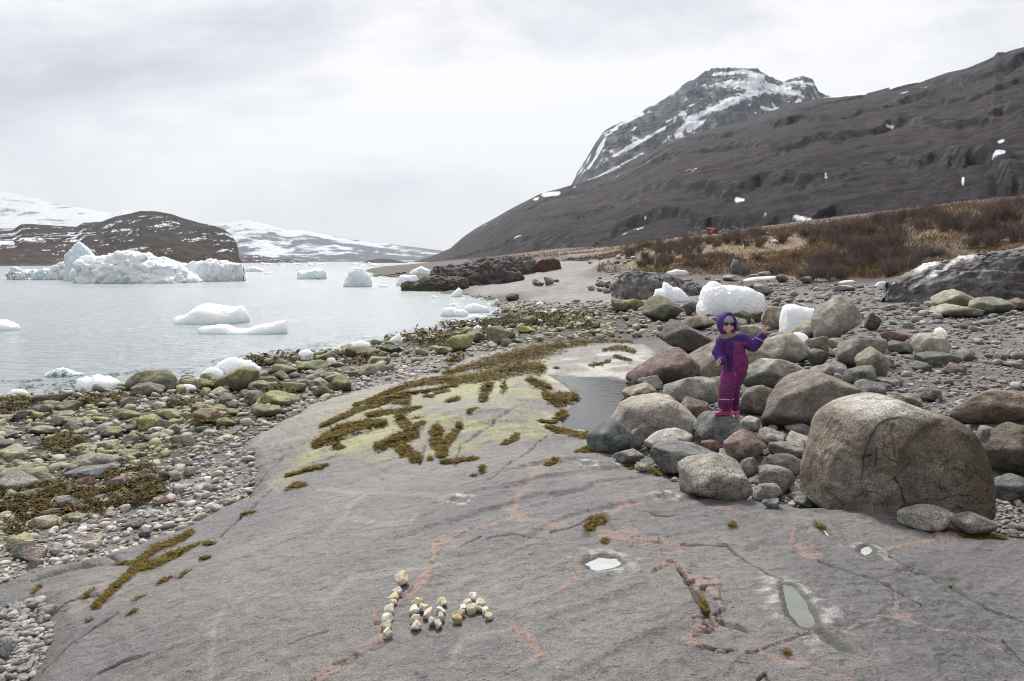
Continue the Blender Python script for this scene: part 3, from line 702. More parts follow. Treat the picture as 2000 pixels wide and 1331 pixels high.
# ------------------------------------------------------------------ mountains
def interp_px(pts, px):
    pts = np.array(pts, float); return [np.interp(px, pts[:, 0], pts[:, k]) for k in range(1, pts.shape[1])]
def sheet(name, crest, base, n_u, n_t, prof, colour, mat, rough, px_range, jag=0.0, label=None):
    """crest: (px, py, dist); base: (px, height, dist). A slope rising from base to crest, then falling away behind."""
    px = np.linspace(px_range[0], px_range[1], n_u)
    cpy, cd = interp_px(crest, px); bz, bd = interp_px(base, px)
    u, e = ue(px, cpy)
    tt = np.concatenate([np.linspace(0, 1, n_t), 1 + np.linspace(0.03, .5, 14)])
    T, U = np.meshgrid(tt, u, indexing='ij')
    CD, BD, BZ, CE = [np.broadcast_to(a, T.shape) for a in (cd, bd, bz, e)]
    Yd = BD + T * (CD - BD)
    cz = CAMZ + CE * CD
    Xd = U * Yd
    pr = prof(np.clip(T, 0, 1), Xd, Yd, px[None, :] + 0 * T)
    Zd = BZ + (cz - BZ) * pr
    back = np.clip(T - 1, 0, 1)
    Zd = Zd - (cz - BZ) * back * 1.6
    amp = (cz - BZ)
    s = 1.0 / rough
    env = sstep(0, .08, T) 
    dz = (0.030 * amp * fbm(Xd * s, Yd * s, Zd * s, seed=301, octv=6, gain=.55) + 0.018 * amp * ridged(Xd * s * 2, Yd * s * 2, Zd * s * 2, seed=305, octv=5)) * env * sstep(1.03, .8, np.minimum(T, 1) + jag)
    dz2 = 0.006 * amp * fbm(Xd * s * 9, Yd * s * 9, seed=309, octv=4)
    Zd = Zd + dz + dz2
    # slopes for the colours
    gy = np.gradient(Zd, axis=0) / np.maximum(np.gradient(Yd, axis=0), 1e-3)
    c, sn = colour(T, Xd, Yd, Zd, gy, px[None, :] + 0 * T, e)
    o = mesh_np(name, np.stack([Xd, Yd, Zd], -1).reshape(-1, 3), grid_faces(*T.shape), mat, cols=c.reshape(-1, 3), attrs={'snow': sn.ravel()})
    tag(o, label, None, kind='structure'); return o
def pyof(x, y, z):
    e = (z - CAMZ) / y; b = (e * cp + sp) / (cp - e * sp); return CY - b * F
# far snowy range across the fjord
def prof_far(T, X, Y, px): return T ** 1.15
def col_far(T, X, Y, Z, gy, px, e):
    n = fbm(X / 200, Y / 520, Z / 70, seed=401, octv=6, gain=.68); hh = np.clip(Z / 450, 0, 1)
    sn = .93 * sstep(-0.14, 0.12, n + hh * 0.62 - 0.30)
    c = np.ones(X.shape + (3,)) * np.array((0.10, 0.11, 0.14))
    return c, sn
FARC = [(-400, 352, 8500), (0, 374, 8500), (60, 384, 8500), (110, 400, 8500), (170, 408, 8500), (215, 417, 8500), (240, 410, 8500), (270, 413, 8500), (330, 425, 8500), (400, 440, 8000), (440, 436, 8000), (480, 430, 8000),
        (520, 438, 8000), (560, 450, 8200), (590, 450, 8400), (630, 458, 8500), (690, 468, 8800), (740, 474, 9000), (800, 482, 9200), (850, 488, 9500), (950, 500, 9500)]
sheet('far_mountains', FARC, [(-400, -2, 5200), (400, -2, 5000), (950, -2, 6500)], 620, 110, prof_far, col_far, M_FAR, 900, (-400, 950), label='distant snow covered mountain range across the fjord')
def col_isl(T, X, Y, Z, gy, px, e):
    n = fbm(X / 8, Y / 30, Z / 4, seed=411, octv=6, gain=.78); n2 = fbm(X / 60, Y / 60, seed=414, octv=3)
    sn = sstep(0.24, 0.32, n + 0.30 * n2 + 0.02) * sstep(0.05, .2, T)
    c = mixc(np.ones(X.shape + (3,)) * np.array((0.05, 0.048, 0.05)), (0.075, 0.058, 0.048), sstep(.45, .05, T + .3 * n2))
    c = mixc(c, (0.13, .115, .08), sstep(0.06, 0.02, T))
    return c, sn
ISL = [(-300, 445, 720), (0, 452, 720), (25, 451, 720), (42, 441, 720), (60, 440, 720), (110, 443, 720), (150, 445, 720), (163, 437, 720), (200, 435, 720), (225, 425, 720), (250, 421, 720), (275, 415, 720), (305, 415, 720),
       (335, 420, 720), (360, 428, 720), (390, 436, 720), (420, 442, 700), (440, 450, 690), (455, 463, 670), (463, 478, 640), (468, 505, 600), (472, 513, 590)]
sheet('rocky_headland', ISL, [(-300, -1.5, 330), (0, -1.5, 390), (130, -1.5, 440), (300, -1.5, 500), (472, -1.5, 585)], 520, 120, lambda T, X, Y, px: 1 - (1 - T) ** 1.7, col_isl, M_MTN, 60, (-300, 472), label='dark rocky headland with patches of snow across the water')
sheet('low_skerry', [(455, 511, 1500), (470, 500, 1500), (500, 498, 1500), (530, 504, 1500), (570, 508, 1500), (600, 512, 1500)], [(455, -2, 1300), (600, -2, 1300)], 120, 20, lambda T, X, Y, px: T ** .7, col_isl, M_MTN, 90, (455, 600), label='low dark strip of shore at the foot of the headland')
sheet('dark_skerry', [(708, 514, 1400), (722, 508, 1400), (745, 505, 1400), (765, 507, 1400), (790, 512, 1400), (800, 514, 1400)], [(708, -2, 1250), (800, -2, 1250)], 120, 20, lambda T, X, Y, px: T ** .7, lambda *a: (col_isl(*a)[0], col_isl(*a)[1] * 0), M_MTN, 90, (708, 800), label='small dark skerry at the far end of the fjord')
# rear peak with snow
SNB = [[(1325, 262, 9), (1345, 240, 12), (1375, 222, 14), (1410, 207, 16), (1450, 190, 14), (1500, 178, 12), (1560, 182, 8)], [(1360, 262, 7), (1345, 255, 9), (1380, 235, 6)], [(1490, 210, 4), (1520, 215, 6), (1562, 230, 6)],
       [(1200, 305, 4), (1240, 283, 7), (1300, 250, 4)], [(1430, 160, 22), (1470, 160, 24), (1500, 172, 16), (1540, 175, 12)], [(1140, 360, 3), (1200, 330, 3), (1260, 298, 3)], [(1395, 145, 7), (1450, 140, 8), (1490, 150, 8)],
       [(1150, 330, 3), (1185, 265, 5), (1215, 242, 5), (1255, 222, 4)], [(1550, 160, 6), (1590, 165, 6)]]
def col_peak(T, X, Y, Z, gy, px, e):
    py = pyof(X, Y, Z)
    n = fbm(X / 90, Y / 90, Z / 45, seed=421, octv=6, gain=.62)
    sn = np.zeros(X.shape)
    for s in SNB:
        d, w = seg_dist(px, py, np.array(s)); sn = np.maximum(sn, 1 - d / (w * .9 + 1))
    n2 = fbm(X / 28, Y / 28, Z / 60, seed=427, octv=5, gain=.65)
    sn = np.maximum(sstep(0.22, 0.4, np.clip(sn, 0, 1) * 1.05 + 0.5 * n + 1.15 * n2 - .16), sstep(.33, .45, .6 * n + .8 * n2 + .12 * sstep(1330, 1420, px) * sstep(.5, .9, T) - .06 + .12 * T))
    c = np.ones(X.shape + (3,)) * np.array((0.058, 0.068, 0.086))
    c = mixc(c, (0.15, 0.15, 0.16), sstep(-.05, .35, fbm(X / 22, Y / 60, Z / 200, seed=425, octv=4)))
    c = mixc(c, (0.10, 0.08, 0.075), sstep(.5, .2, T))
    return c, sn
PEAK = [(1060, 420, 2700), (1117, 362, 2700), (1128, 338, 2700), (1145, 313, 2700), (1160, 285, 2700), (1180, 258, 2700), (1215, 238, 2750), (1240, 228, 2800), (1270, 212, 2850), (1285, 203, 2900), (1320, 182, 2900), (1340, 165, 2900), (1370, 150, 2900), (1400, 141, 2900), (1445, 133, 2900),
        (1480, 139, 2900), (1495, 151, 2900), (1515, 161, 2900), (1530, 163, 2900), (1550, 156, 2900), (1570, 153, 2900), (1588, 160, 2900), (1598, 182, 2900), (1640, 200, 2900), (1750, 240, 2900)]
sheet('snowy_peak', PEAK, [(1060, 60, 2000), (1400, 60, 1900), (1750, 60, 1900)], 520, 220, lambda T, X, Y, px: 0.25 * T + 0.75 * sstep(-.1, 1.0, T) ** 1.0, col_peak, M_MTN, 110, (1060, 1750), jag=-.1, label='steep grey peak streaked with snow behind the brown slope')
# brown slope in front
def prof_hill(T, X, Y, px):
    n = fbm(px / 160, T * 3, seed=431, octv=4)
    k = 4.3
    n = n + .2 * fbm(px / 55, T * 7, seed=433, octv=3)
    q = T * k + 0.9 * n + (px - 1000) / 900
    fr = q - np.floor(q)
    stp = np.floor(q) + 0.55 * fr + 0.45 * sstep(0.70, 0.82, fr)
    q0 = 0.9 * n + (px - 1000) / 900; f0 = q0 - np.floor(q0); s0 = np.floor(q0) + 0.55 * f0 + 0.45 * sstep(0.60, 0.86, f0)
    w = sstep(0, .06, T) * sstep(1.02, .92, T)
    return np.clip(T ** 1.12 * (1 - w) + w * ((T ** 1.12) + (stp - q + 0.1) / k * 0.42 * np.clip(.55 + 1.2 * fbm(px / 120, T * 4, seed=437, octv=3), .1, 1)), -0.05, 1.05)
SNH = [[(1445, 391, 7), (1458, 391, 3)], [(1955, 305, 3), (1962, 298, 7), (1975, 297, 4)], [(1620, 340, 1.5), (1621, 348, 1.5)], [(1896, 348, 2), (1897, 360, 2)], [(1965, 277, 4), (1972, 275, 4)], [(1062, 380, 6), (1090, 378, 5)], [(1735, 245, 2), (1748, 250, 3)],
       [(1500, 417, 2), (1503, 418, 2)], [(1600, 190, 3), (1640, 186, 6), (1690, 182, 5)], [(1740, 172, 4), (1780, 160, 3)], [(1045, 390, 3), (1050, 388, 3)], [(1262, 426, 2), (1264, 426, 2)]]
def col_hill(T, X, Y, Z, gy, px, e):
    py = pyof(X, Y, Z)
    n = fbm(X / 40, Y / 40, Z / 20, seed=441, octv=5, gain=.6); n2 = fbm(X / 160, Y / 160, seed=445, octv=4)
    nn = fbm(px / 160, T * 3, seed=431, octv=4) + .2 * fbm(px / 55, T * 7, seed=433, octv=3)
    q = T * 4.3 + 0.9 * nn + (px - 1000) / 900; fr = q - np.floor(q); q2 = q * 2.6 + .5 * n; f2 = q2 - np.floor(q2)
    patch = sstep(-.45, .1, fbm(px / 90, T * 6, seed=439, octv=3))
    cliff = sstep(.64, .70, fr + .05 * n) * sstep(.90, .83, fr + .05 * n) * (.5 + .5 * patch)
    cliff = np.maximum(cliff, .75 * sstep(.66, .74, f2 + .2 * n) * sstep(.98, .9, f2) * (1 - patch) * sstep(.0, .3, n2 + .2))
    c = mixc(np.ones(X.shape + (3,)) * np.array((0.060, 0.050, 0.053)), (0.078, 0.062, 0.052), sstep(0, .5, n2 + .3 * n))
    c = mixc(c, (0.044, 0.038, 0.042), sstep(.1, .4, -n2 + .4 * n))
    streak = fbm(X / 5, Y / 5, Z / 60, seed=449, octv=4)
    c = mixc(c, mixc(np.ones(X.shape + (3,)) * np.array((0.022, 0.024, 0.027)), (0.095, 0.096, 0.096), sstep(-.1, .4, streak)), cliff * .95)
    c = mixc(c, (0.095, 0.098, 0.098), sstep(.75, 1.0, T + .25 * n) * .6)
    c = c * np.array((.72, .71, .75)); sn = np.zeros(X.shape)
    for s in SNH:
        d, w = seg_dist(px, py, np.array(s)); sn = np.maximum(sn, 1 - d / (w * .9 + .5))
    sn = sstep(0.15, 0.4, sn + .5 * n * (sn > .02))
    sn = np.maximum(sn, sstep(.60, .66, n + .12 * sstep(1250, 1050, px) * sstep(.6, .9, T)))
    return c, sn
HILL = [(790, 518, 3200), (820, 508, 3000), (850, 498, 2700), (880, 485, 2500), (905, 463, 2300), (930, 446, 2200), (960, 430, 2000), (990, 412, 1900), (1030, 392, 1800), (1055, 379, 1700), (1085, 371, 1650), (1117, 362, 1600), (1150, 352, 1500),
        (1200, 336, 1400), (1260, 305, 1300), (1310, 277, 1200), (1350, 262, 1150), (1420, 245, 1100), (1480, 228, 1050), (1540, 205, 1020), (1600, 192, 1000), (1640, 188, 980), (1700, 180, 960), (1750, 168, 940), (1800, 160, 920), (1860, 140, 900), (1900, 130, 890), (1940, 112, 880), (1948, 103, 875), (1965, 103, 870), (1985, 94, 860),
        (2050, 80, 850), (2500, -80, 800), (3200, -200, 800)]
HB = [(790, -2, 2600), (850, -1, 1500), (900, 0, 900), (1000, 1, 420), (1100, 1, 290), (1300, 2, 260), (1600, 5, 235), (2000, 9, 215), (3200, 9, 180)]
sheet('brown_slope', HILL, HB, 1000, 420, prof_hill, col_hill, M_MTN, 160, (790, 3200), label='huge brown mountainside with dark cliff bands and bare shrubs')

# haze
hz = mesh_np('haze', [(x, y, z) for z in (-10, 1080) for y in (-300, 10800) for x in (-7500, 5000)], np.array([[0, 2, 3, 1], [4, 5, 7, 6], [0, 1, 5, 4], [2, 6, 7, 3], [0, 4, 6, 2], [1, 3, 7, 5]]), None, smooth=False)
hm = bpy.data.materials.new('haze_air'); hm.use_nodes = True; nt = hm.node_tree; nt.nodes.clear()
ho = nt.nodes.new('ShaderNodeOutputMaterial'); hv = nt.nodes.new('ShaderNodeVolumePrincipled')
hv.inputs['Color'].default_value = (0.86, 0.92, 1.0, 1); hv.inputs['Density'].default_value = 0.00005; hv.inputs['Anisotropy'].default_value = 0.2
nt.links.new(hv.outputs[0], ho.inputs['Volume']); hz.data.materials.append(hm)
tag(hz, 'thin pale air haze over the fjord', 'haze', kind='stuff')
# ------------------------------------------------------------------ rocks
def ico(sub):
    bm = bmesh.new(); bmesh.ops.create_icosphere(bm, subdivisions=sub, radius=1.0)
    v = np.array([p.co[:] for p in bm.verts]); f = np.array([[q.index for q in t.verts] for t in bm.faces]); bm.free(); return v, f
ICO = {k: ico(k) for k in (1, 2, 3, 4, 5)}
def rock_shape(seed, sub=4, p=9, npl=7, cuts=(), rough=0.05, fine=0.02, flat=0.0):
    r = np.random.RandomState(seed); d, f = ICO[sub]
    nrm = []; M_ = 10 + npl // 2; g0 = r.uniform(0, 6.28)
    for i in range(M_):
        zc = 1 - 2 * (i + .5) / M_; rr0 = math.sqrt(1 - zc * zc); an = g0 + i * 2.39996
        n = np.array((rr0 * math.cos(an), rr0 * math.sin(an), zc)) + r.normal(0, .28, 3); n /= np.linalg.norm(n); nrm.append((*n, r.uniform(0.74, 1.08)))
    p = p * 1.9
    for a, h in cuts:
        a = math.radians(a); nrm.append((math.cos(a), -0.12, math.sin(a), h))
    acc = 0
    for n in nrm:
        q = np.maximum(d @ np.array(n[:3]) / np.linalg.norm(n[:3]), 0) / n[3]; acc = acc + q ** p
    rad = acc ** (-1.0 / p)
    v = d * rad[:, None]
    o = r.uniform(-50, 50, 3)
    nz = fbm(v[:, 0] * 1.3 + o[0], v[:, 1] * 1.3 + o[1], v[:, 2] * 1.3 + o[2], seed=seed % 997, octv=3)
    nf = ridged(v[:, 0] * 3.5 + o[0], v[:, 1] * 3.5 + o[1], v[:, 2] * 3.5 + o[2], seed=seed % 991, octv=4)
    v = v * (1 + rough * 1.6 * nz + fine * 1.3 * nf)[:, None]
    lo, hi = v.min(0), v.max(0)
    v = (v - (lo + hi) / 2) / ((hi - lo) / 2)
    return v, f, nf
PALE_ = {'gran': (0.37, 0.352, 0.325), 'grey': (0.235, 0.228, 0.217), 'dark': (0.125, 0.12, 0.112), 'blue': (0.165, 0.18, 0.182), 'red': (0.215, 0.155, 0.145), 'tan': (0.31, 0.27, 0.215),
        'brown': (0.19, 0.163, 0.14), 'green': (0.265, 0.27, 0.21), 'slate': (0.15, 0.148, 0.137), 'cream': (0.44, 0.39, 0.31), 'wine': (0.21, 0.12, 0.115), 'pink': (0.33, 0.26, 0.235)}
ALGC = np.array((0.33, 0.35, 0.115))
NAMED = []
ROCKS = []          # footprints (x, y, rx, ry)
def rock_cols(v, nf, base, alg, seed, low=0.35, stripe=None):
    c = np.ones((len(v), 3)) * np.array(base)
    n = fbm(v[:, 0] * 2 + seed, v[:, 1] * 2, v[:, 2] * 2, seed=seed % 89, octv=4)
    c *= (1 + 0.35 * n)[:, None]
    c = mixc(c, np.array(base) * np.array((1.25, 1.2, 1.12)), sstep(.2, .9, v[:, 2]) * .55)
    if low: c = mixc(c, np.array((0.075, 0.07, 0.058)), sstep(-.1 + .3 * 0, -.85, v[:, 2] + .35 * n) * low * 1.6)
    if stripe is not None:
        for (a, off, w, sc) in stripe:
            t = v[:, 0] * math.cos(a) + v[:, 2] * math.sin(a) + .12 * n - off; c = mixc(c, sc, sstep(w, w * .5, np.abs(t)) * .85)
    if alg: c = mixc(c, ALGC * (1 + .3 * n[:, None]), np.clip(sstep(.05, .9, v[:, 2] + 1.1 * n) * alg * .8, 0, 1))
    return np.clip(c, 0.01, .9)
RN = [0]
def boulder(bb, colr, label, seed=None, cat='boulder', alg=0, dr=.85, sub=None, p=9, npl=7, cuts=(), rough=.05, fine=.024, sink=.14, low=.5, stripe=None, base=None, group=None, name=None, lift=0, yaw=0):
    RN[0] += 1; seed = seed or 1000 + RN[0] * 13
    x0, y0, x1, y1 = bb
    cx = (x0 + x1) / 2
    if base is None:
        gx, gy, gz = on_ground(cx, y1)
    else: gx, gy, gz = at_d(cx, y1, base)
    for _ in range(2):
        a = (x1 - x0) / 2 * gy / F; b = a * dr; yc = gy + b * .7
        a = (x1 - x0) / 2 * yc / F
    u, e = ue(cx, y0); xc = float(u) * yc
    ztop = CAMZ + float(e) * (yc - .15 * b)
    zb = float(surf_h(xc, yc)[0]) if not lift else gz
    zb = min(zb, ztop - .25 * a)
    h = (ztop - zb) * (1 + sink)
    if sub is None: sub = 5 if (x1 - x0) > 130 else 4 if (x1 - x0) > 28 else 3
    v, f, nf = rock_shape(seed, sub, p, npl, cuts, rough, fine)
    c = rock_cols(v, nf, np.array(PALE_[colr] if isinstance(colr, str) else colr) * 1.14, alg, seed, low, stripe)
    w = v * np.array((a, b, h / 2))
    nm = name or ('boulder' if a > .11 else 'stone')
    o = mesh_np(nm, w, f, M_ROCK, cols=c, loc=(xc, yc, ztop - h / 2))
    if yaw: o.rotation_euler.z = yaw
    tag(o, label, cat if a > .11 else 'stone', group)
    ROCKS.append((xc, yc, a, b, ztop)); NAMED.append((cx, (y0 + y1) / 2, label)); return o

def z3(a, b, c, d): return (1100 + a / 2.222, 520 + b / 2.222, 1100 + c / 2.222, 520 + d / 2.222)
def z1(a, b, c, d): return (a / 5, 720 + b / 5, c / 5, 720 + d / 5)
def zq(a, b, c, d): return (350 + a / 4, 640 + b / 4, 350 + c / 4, 640 + d / 4)
def zl(a, b, c, d): return (a / 3.238, 920 + b / 3.238, c / 3.238, 920 + d / 3.238)
def z8(a, b, c, d): return (700 + a / 3.333, 440 + b / 3.333, 700 + c / 3.333, 440 + d / 3.333)
def z6(a, b, c, d): return (700 + a / 3.333, 470 + b / 3.333, 700 + c / 3.333, 470 + d / 3.333)

RB = 'boulders strewn on the right side of the bedrock'
T = [  # right hand boulder field
 (z3(850, 458, 1280, 720), (0.20, 0.178, 0.155), 'pointed grey-brown boulder sloping down left, behind the biggest boulder', dict(p=16, cuts=((128, .62), (60, .8), (160, .8)), rough=.035)),
 (z3(165, 568, 585, 765), (0.33, 0.31, 0.28), 'long pale speckled granite boulder beside the tide pool', dict(p=9, cuts=((35, .82), (150, .98)), fine=.02)),
 (z3(508, 822, 822, 1012), (0.32, 0.31, 0.27), 'pale blocky boulder with lighter top at the edge of the bedrock', dict(p=12, cuts=((125, .85), (50, .9)), fine=.02)),
 (z3(352, 720, 572, 822), (0.36, 0.36, 0.34), 'white-striped grey rock in front of the long granite boulder', dict(p=12, cuts=((120, .8),), stripe=((.5, .1, .1, (.5, .5, .47)),))),
 (z3(100, 668, 322, 818), (0.125, 0.142, 0.148), 'smooth dark blue-grey wedge boulder by the pool outlet', dict(p=12, cuts=((125, .72), (40, .85)))),
 (z3(283, 698, 357, 806), (0.17, 0.18, 0.18), 'narrow upright grey stone leaning on the dark blue wedge boulder', dict(p=10, cuts=((130, .75),))),
 (z3(215, 795, 352, 865), 'grey', 'low rounded grey stone at the bedrock edge below the blue wedge boulder', dict()),
 (z3(375, 780, 680, 912), (0.165, 0.178, 0.18), 'long saddle-shaped blue-grey rock behind the pale blocky boulder', dict(p=11, cuts=((60, .6), (100, .9)))),
 (z3(285, 352, 608, 525), (0.215, 0.165, 0.155), 'rounded reddish-purple boulder at the back of the tide pool', dict(p=8, cuts=((40, .8), (140, .82)))),
 (z3(420, 478, 672, 628), (0.24, 0.245, 0.225), 'grey-green flat-topped block left of the child', dict(p=20, cuts=((140, .95), (70, .95)))),
 (z3(255, 510, 412, 590), 'tan', 'tan wedge stone at the water edge of the tide pool', dict(p=14, cuts=((125, .65),))),
 (z3(318, 475, 432, 545), 'grey', 'grey cornered stone between the red boulder and the flat-topped block', dict(p=12)),
 (z3(490, 570, 628, 690), 'brown', 'tan-brown rounded rock just left of the childs boots', dict(p=9)),
 (z3(420, 235, 662, 378), (0.125, 0.122, 0.112), 'dark slate boulder with sloping top behind the red boulder', dict(p=18, cuts=((55, .55), (150, .9)))),
 (z3(535, 320, 855, 495), (0.24, 0.215, 0.175), 'broad tan-grey boulder directly behind the child', dict(p=10, cuts=((140, .7), (50, .9)))),
 (z3(755, 395, 1098, 545), (0.21, 0.22, 0.195), 'grey-green boulder banded by a pale quartz vein', dict(p=9, cuts=((40, .82), (150, .9)), stripe=((0.15, -.15, .1, (.52, .5, .42)), (0.15, .0, .04, (.5, .4, .34))))),
 (z3(825, 290, 1088, 435), (0.31, 0.295, 0.25), 'pale cracked boulder with a rusty seam above the banded boulder', dict(p=9, cuts=((135, .85), (30, .85)), stripe=((-.1, .05, .03, (.25, .15, .09)),))),
 (z3(752, 512, 965, 650), (0.185, 0.165, 0.14), 'dark barnacled boulder with a pale flat top right of the childs legs', dict(p=10, low=.6)),
 (z3(1068, 128, 1315, 325), (0.30, 0.295, 0.26), 'largest pale pointed boulder at the top of the boulder field', dict(p=18, cuts=((60, .86), (135, .75), (20, .9)))),
 (z3(860, 175, 968, 275), (0.29, 0.25, 0.205), 'upright tan boulder left of the square ice block', dict(p=9)),
 (z3(520, 212, 665, 278), 'tan', 'flattish tan boulder behind the childs shoulder', dict(p=9)),
 (z3(338, 127, 520, 238), (0.16, 0.165, 0.13), 'big rounded olive boulder in front of the small ice block', dict(alg=.45, p=8)),
 (z3(1165, 308, 1395, 445), (0.19, 0.18, 0.165), 'rough grey boulder below the largest pale boulder', dict(p=9, fine=.04)),
 (z3(1278, 350, 1435, 500), (0.27, 0.28, 0.225), 'angular pale green wedge boulder with a sharp peak', dict(p=26, cuts=((50, .68), (140, .68)))),
 (z3(1508, 290, 1668, 402), (0.37, 0.36, 0.31), 'pale mottled granite boulder on the gravel at right', dict(p=10, fine=.03)),
 (z3(1393, 325, 1525, 382), (0.14, 0.148, 0.132), 'dark grey-green angular rock left of the mottled granite boulder', dict(p=20, cuts=((120, .8),))),
 (z3(1535, 373, 1728, 435), (0.135, 0.135, 0.128), 'dark flat stone in front of the mottled granite boulder', dict(p=18, cuts=((110, .8),))),
 (z3(1648, 538, 2080, 692), (0.215, 0.18, 0.15), 'long brown slab boulder reaching the right edge', dict(p=16, dr=.45, cuts=((80, .92),), npl=4)),
 (z3(1795, 685, 2140, 925), (0.12, 0.105, 0.088), 'dark brown boulder at the right edge behind the biggest boulder', dict(p=10, npl=8, low=.6)),
 (z3(1770, 695, 1935, 885), (0.18, 0.178, 0.165), 'grey boulder squeezed behind the right side of the biggest boulder', dict(p=12, cuts=((45, .7),))),
 (z3(1850, 915, 2060, 1030), (0.12, 0.128, 0.128), 'dark blue-grey flat rock at the lower right edge', dict(p=16, cuts=((125, .8),))),
 (z3(1465, 1050, 1705, 1150), (0.33, 0.325, 0.285), 'pale flat rock wedged under the biggest boulder', dict(p=9, dr=.6)),
 (z3(1690, 1082, 1880, 1175), (0.22, 0.22, 0.20), 'grey flat rock right of the pale wedged rock', dict(p=10)),
 (z3(1248, 493, 1408, 600), (0.20, 0.205, 0.2), 'rounded blue-grey boulder right of the pointed grey-brown boulder', dict(p=9)),
 (z3(1218, 433, 1372, 530), (0.16, 0.16, 0.15), 'dark grey rock between the banded boulder and the green wedge', dict(p=12)),
 (z3(1075, 415, 1238, 485), 'grey', 'grey low boulder right of the banded boulder', dict(p=10)),
 (z3(833, 873, 1008, 1000), (0.22, 0.212, 0.195), 'egg-shaped grey boulder left of the biggest boulder', dict(p=6, rough=.03)),
 (z3(813, 943, 958, 1030), (0.265, 0.265, 0.23), 'grey-green stone at the bedrock edge below the egg-shaped boulder', dict(p=8)),
 (z3(703, 723, 888, 862), (0.26, 0.205, 0.175), 'reddish-brown angular rock with a peak below the child', dict(p=20, cuts=((125, .68), (50, .62)))),
 (z3(595, 753, 703, 828), (0.20, 0.12, 0.115), 'small dark red stone under the blue-grey perch', dict(p=14)),
 (z3(850, 703, 978, 790), (0.33, 0.325, 0.29), 'pale square granite block right of the childs perch', dict(p=16)),
 (z3(973, 728, 1105, 805), (0.33, 0.33, 0.30), 'pale striped block touching the biggest boulder', dict(p=12)),
 (z3(883, 762, 1048, 840), (0.23, 0.23, 0.215), 'smooth grey stone below the pale square block', dict(p=8)),
 (z3(873, 818, 1055, 915), (0.20, 0.2, 0.185), 'wide grey stone against the left side of the biggest boulder', dict(p=9)),
 (z3(830, 856, 978, 928), (0.18, 0.195, 0.195), 'flat blue-grey stone behind the egg-shaped boulder', dict(p=14)),
 (z3(673, 797, 768, 848), 'gran', 'small whitish granite stone behind the pale blocky boulder', dict(p=10)),
 (z3(765, 828, 848, 925), (0.21, 0.205, 0.19), 'grey stone at the right shoulder of the pale blocky boulder', dict(p=10)),
 (z3(768, 655, 862, 720), 'gran', 'small pale stone just right of the blue-grey perch', dict(p=9)),
 (z3(1053, 305, 1155, 400), 'brown', 'grey-brown boulder beside the low leaning ice piece', dict(p=9)),
 (z3(988, 238, 1145, 325), (0.34, 0.31, 0.25), 'pale tan boulder in front of the square ice block', dict(p=8, fine=.03)),
 (z3(1058, 358, 1155, 435), (0.17, 0.168, 0.155), 'dark grey angular rock right of the pale cracked boulder', dict(p=16)),
 (z3(1308, 203, 1380, 278), 'dark', 'dark rock at the right foot of the largest pale boulder', dict(p=12)),
 (z3(1373, 282, 1485, 335), (0.2, 0.145, 0.135), 'low dark red boulder on the gravel', dict(p=9)),
 (z3(1613, 100, 1795, 200), (0.31, 0.315, 0.25), 'upright pale green slab of the split boulder', dict(p=24, cuts=((140, .6), (45, .7)))),
 (z3(1762, 133, 1948, 212), (0.25, 0.255, 0.205), 'rounded green-grey half of the split boulder', dict(p=12)),
 (z3(1612, 163, 1822, 228), (0.34, 0.34, 0.28), 'flat pale slab lying in front of the split boulder', dict(p=22, cuts=((60, .62),))),
 (z3(1938, 138, 2030, 198), 'brown', 'brown stone right of the split boulder', dict(p=10)),
 (z3(520, 150, 602, 215), 'dark', 'dark rock between the two ice blocks', dict(p=12)),
 (z3(730, 192, 812, 250), (0.09, 0.095, 0.075), 'dark mossy rock under the front of the largest ice block', dict(p=14, alg=.2)),
 (z3(812, 190, 890, 248), 'slate', 'grey rock right of the dark mossy rock under the ice', dict(p=12)),
 (z3(728, 222, 805, 275), (0.25, 0.24, 0.22), 'mottled grey stone right of the childs head', dict(p=9)),
 (z3(762, 255, 905, 330), (0.29, 0.28, 0.245), 'pale grey stone under the childs raised arm', dict(p=10)),
 (z3(1148, 313, 1235, 368), 'tan', 'tan stone between the tan-pale and rough grey boulders', dict(p=9)),
 (z3(615, 480, 705, 560), 'grey', 'grey stone hidden behind the flat-topped block', dict(p=10)),
 (z3(1000, 1002, 1092, 1052), 'blue', 'flat bluish stone at the left foot of the biggest boulder', dict(p=14)),
 (z3(1050, 975, 1140, 1048), (0.22, 0.19, 0.14), 'small ochre stone tucked under the biggest boulder', dict(p=14)),
 (z3(1048, 935, 1112, 985), 'wine', 'wine red stone at the lower left side of the biggest boulder', dict(p=10)),
 (z3(865, 1010, 942, 1052), 'blue', 'flat dark stone below the grey-green edge stone', dict(p=12)),
 (z3(310, 853, 378, 897), 'gran', 'small round pale stone beside the saddle-shaped rock', dict()),
 (z3(1545, 530, 1655, 590), 'slate', 'dark angular stone left of the long brown slab', dict(p=14)),
 (z3(1465, 555, 1560, 620), 'green', 'green-grey stone behind the biggest boulder', dict(p=12)),
 (z3(1640, 130, 1645, 135), 'grey', None, None),
 (z3(865, 925, 1000, 1010), 'grey', None, None),
]
for bb, c, lab, kw in T:
    if lab: boulder(bb, c, lab, **kw)
# the stone the child stands on
perch = boulder(z3(580, 638, 832, 790), (0.155, 0.168, 0.17), 'faceted blue-grey boulder the child stands on', p=16, cuts=((90, .9), (35, .75), (150, .8)), npl=5, rough=.03, dr=.8)

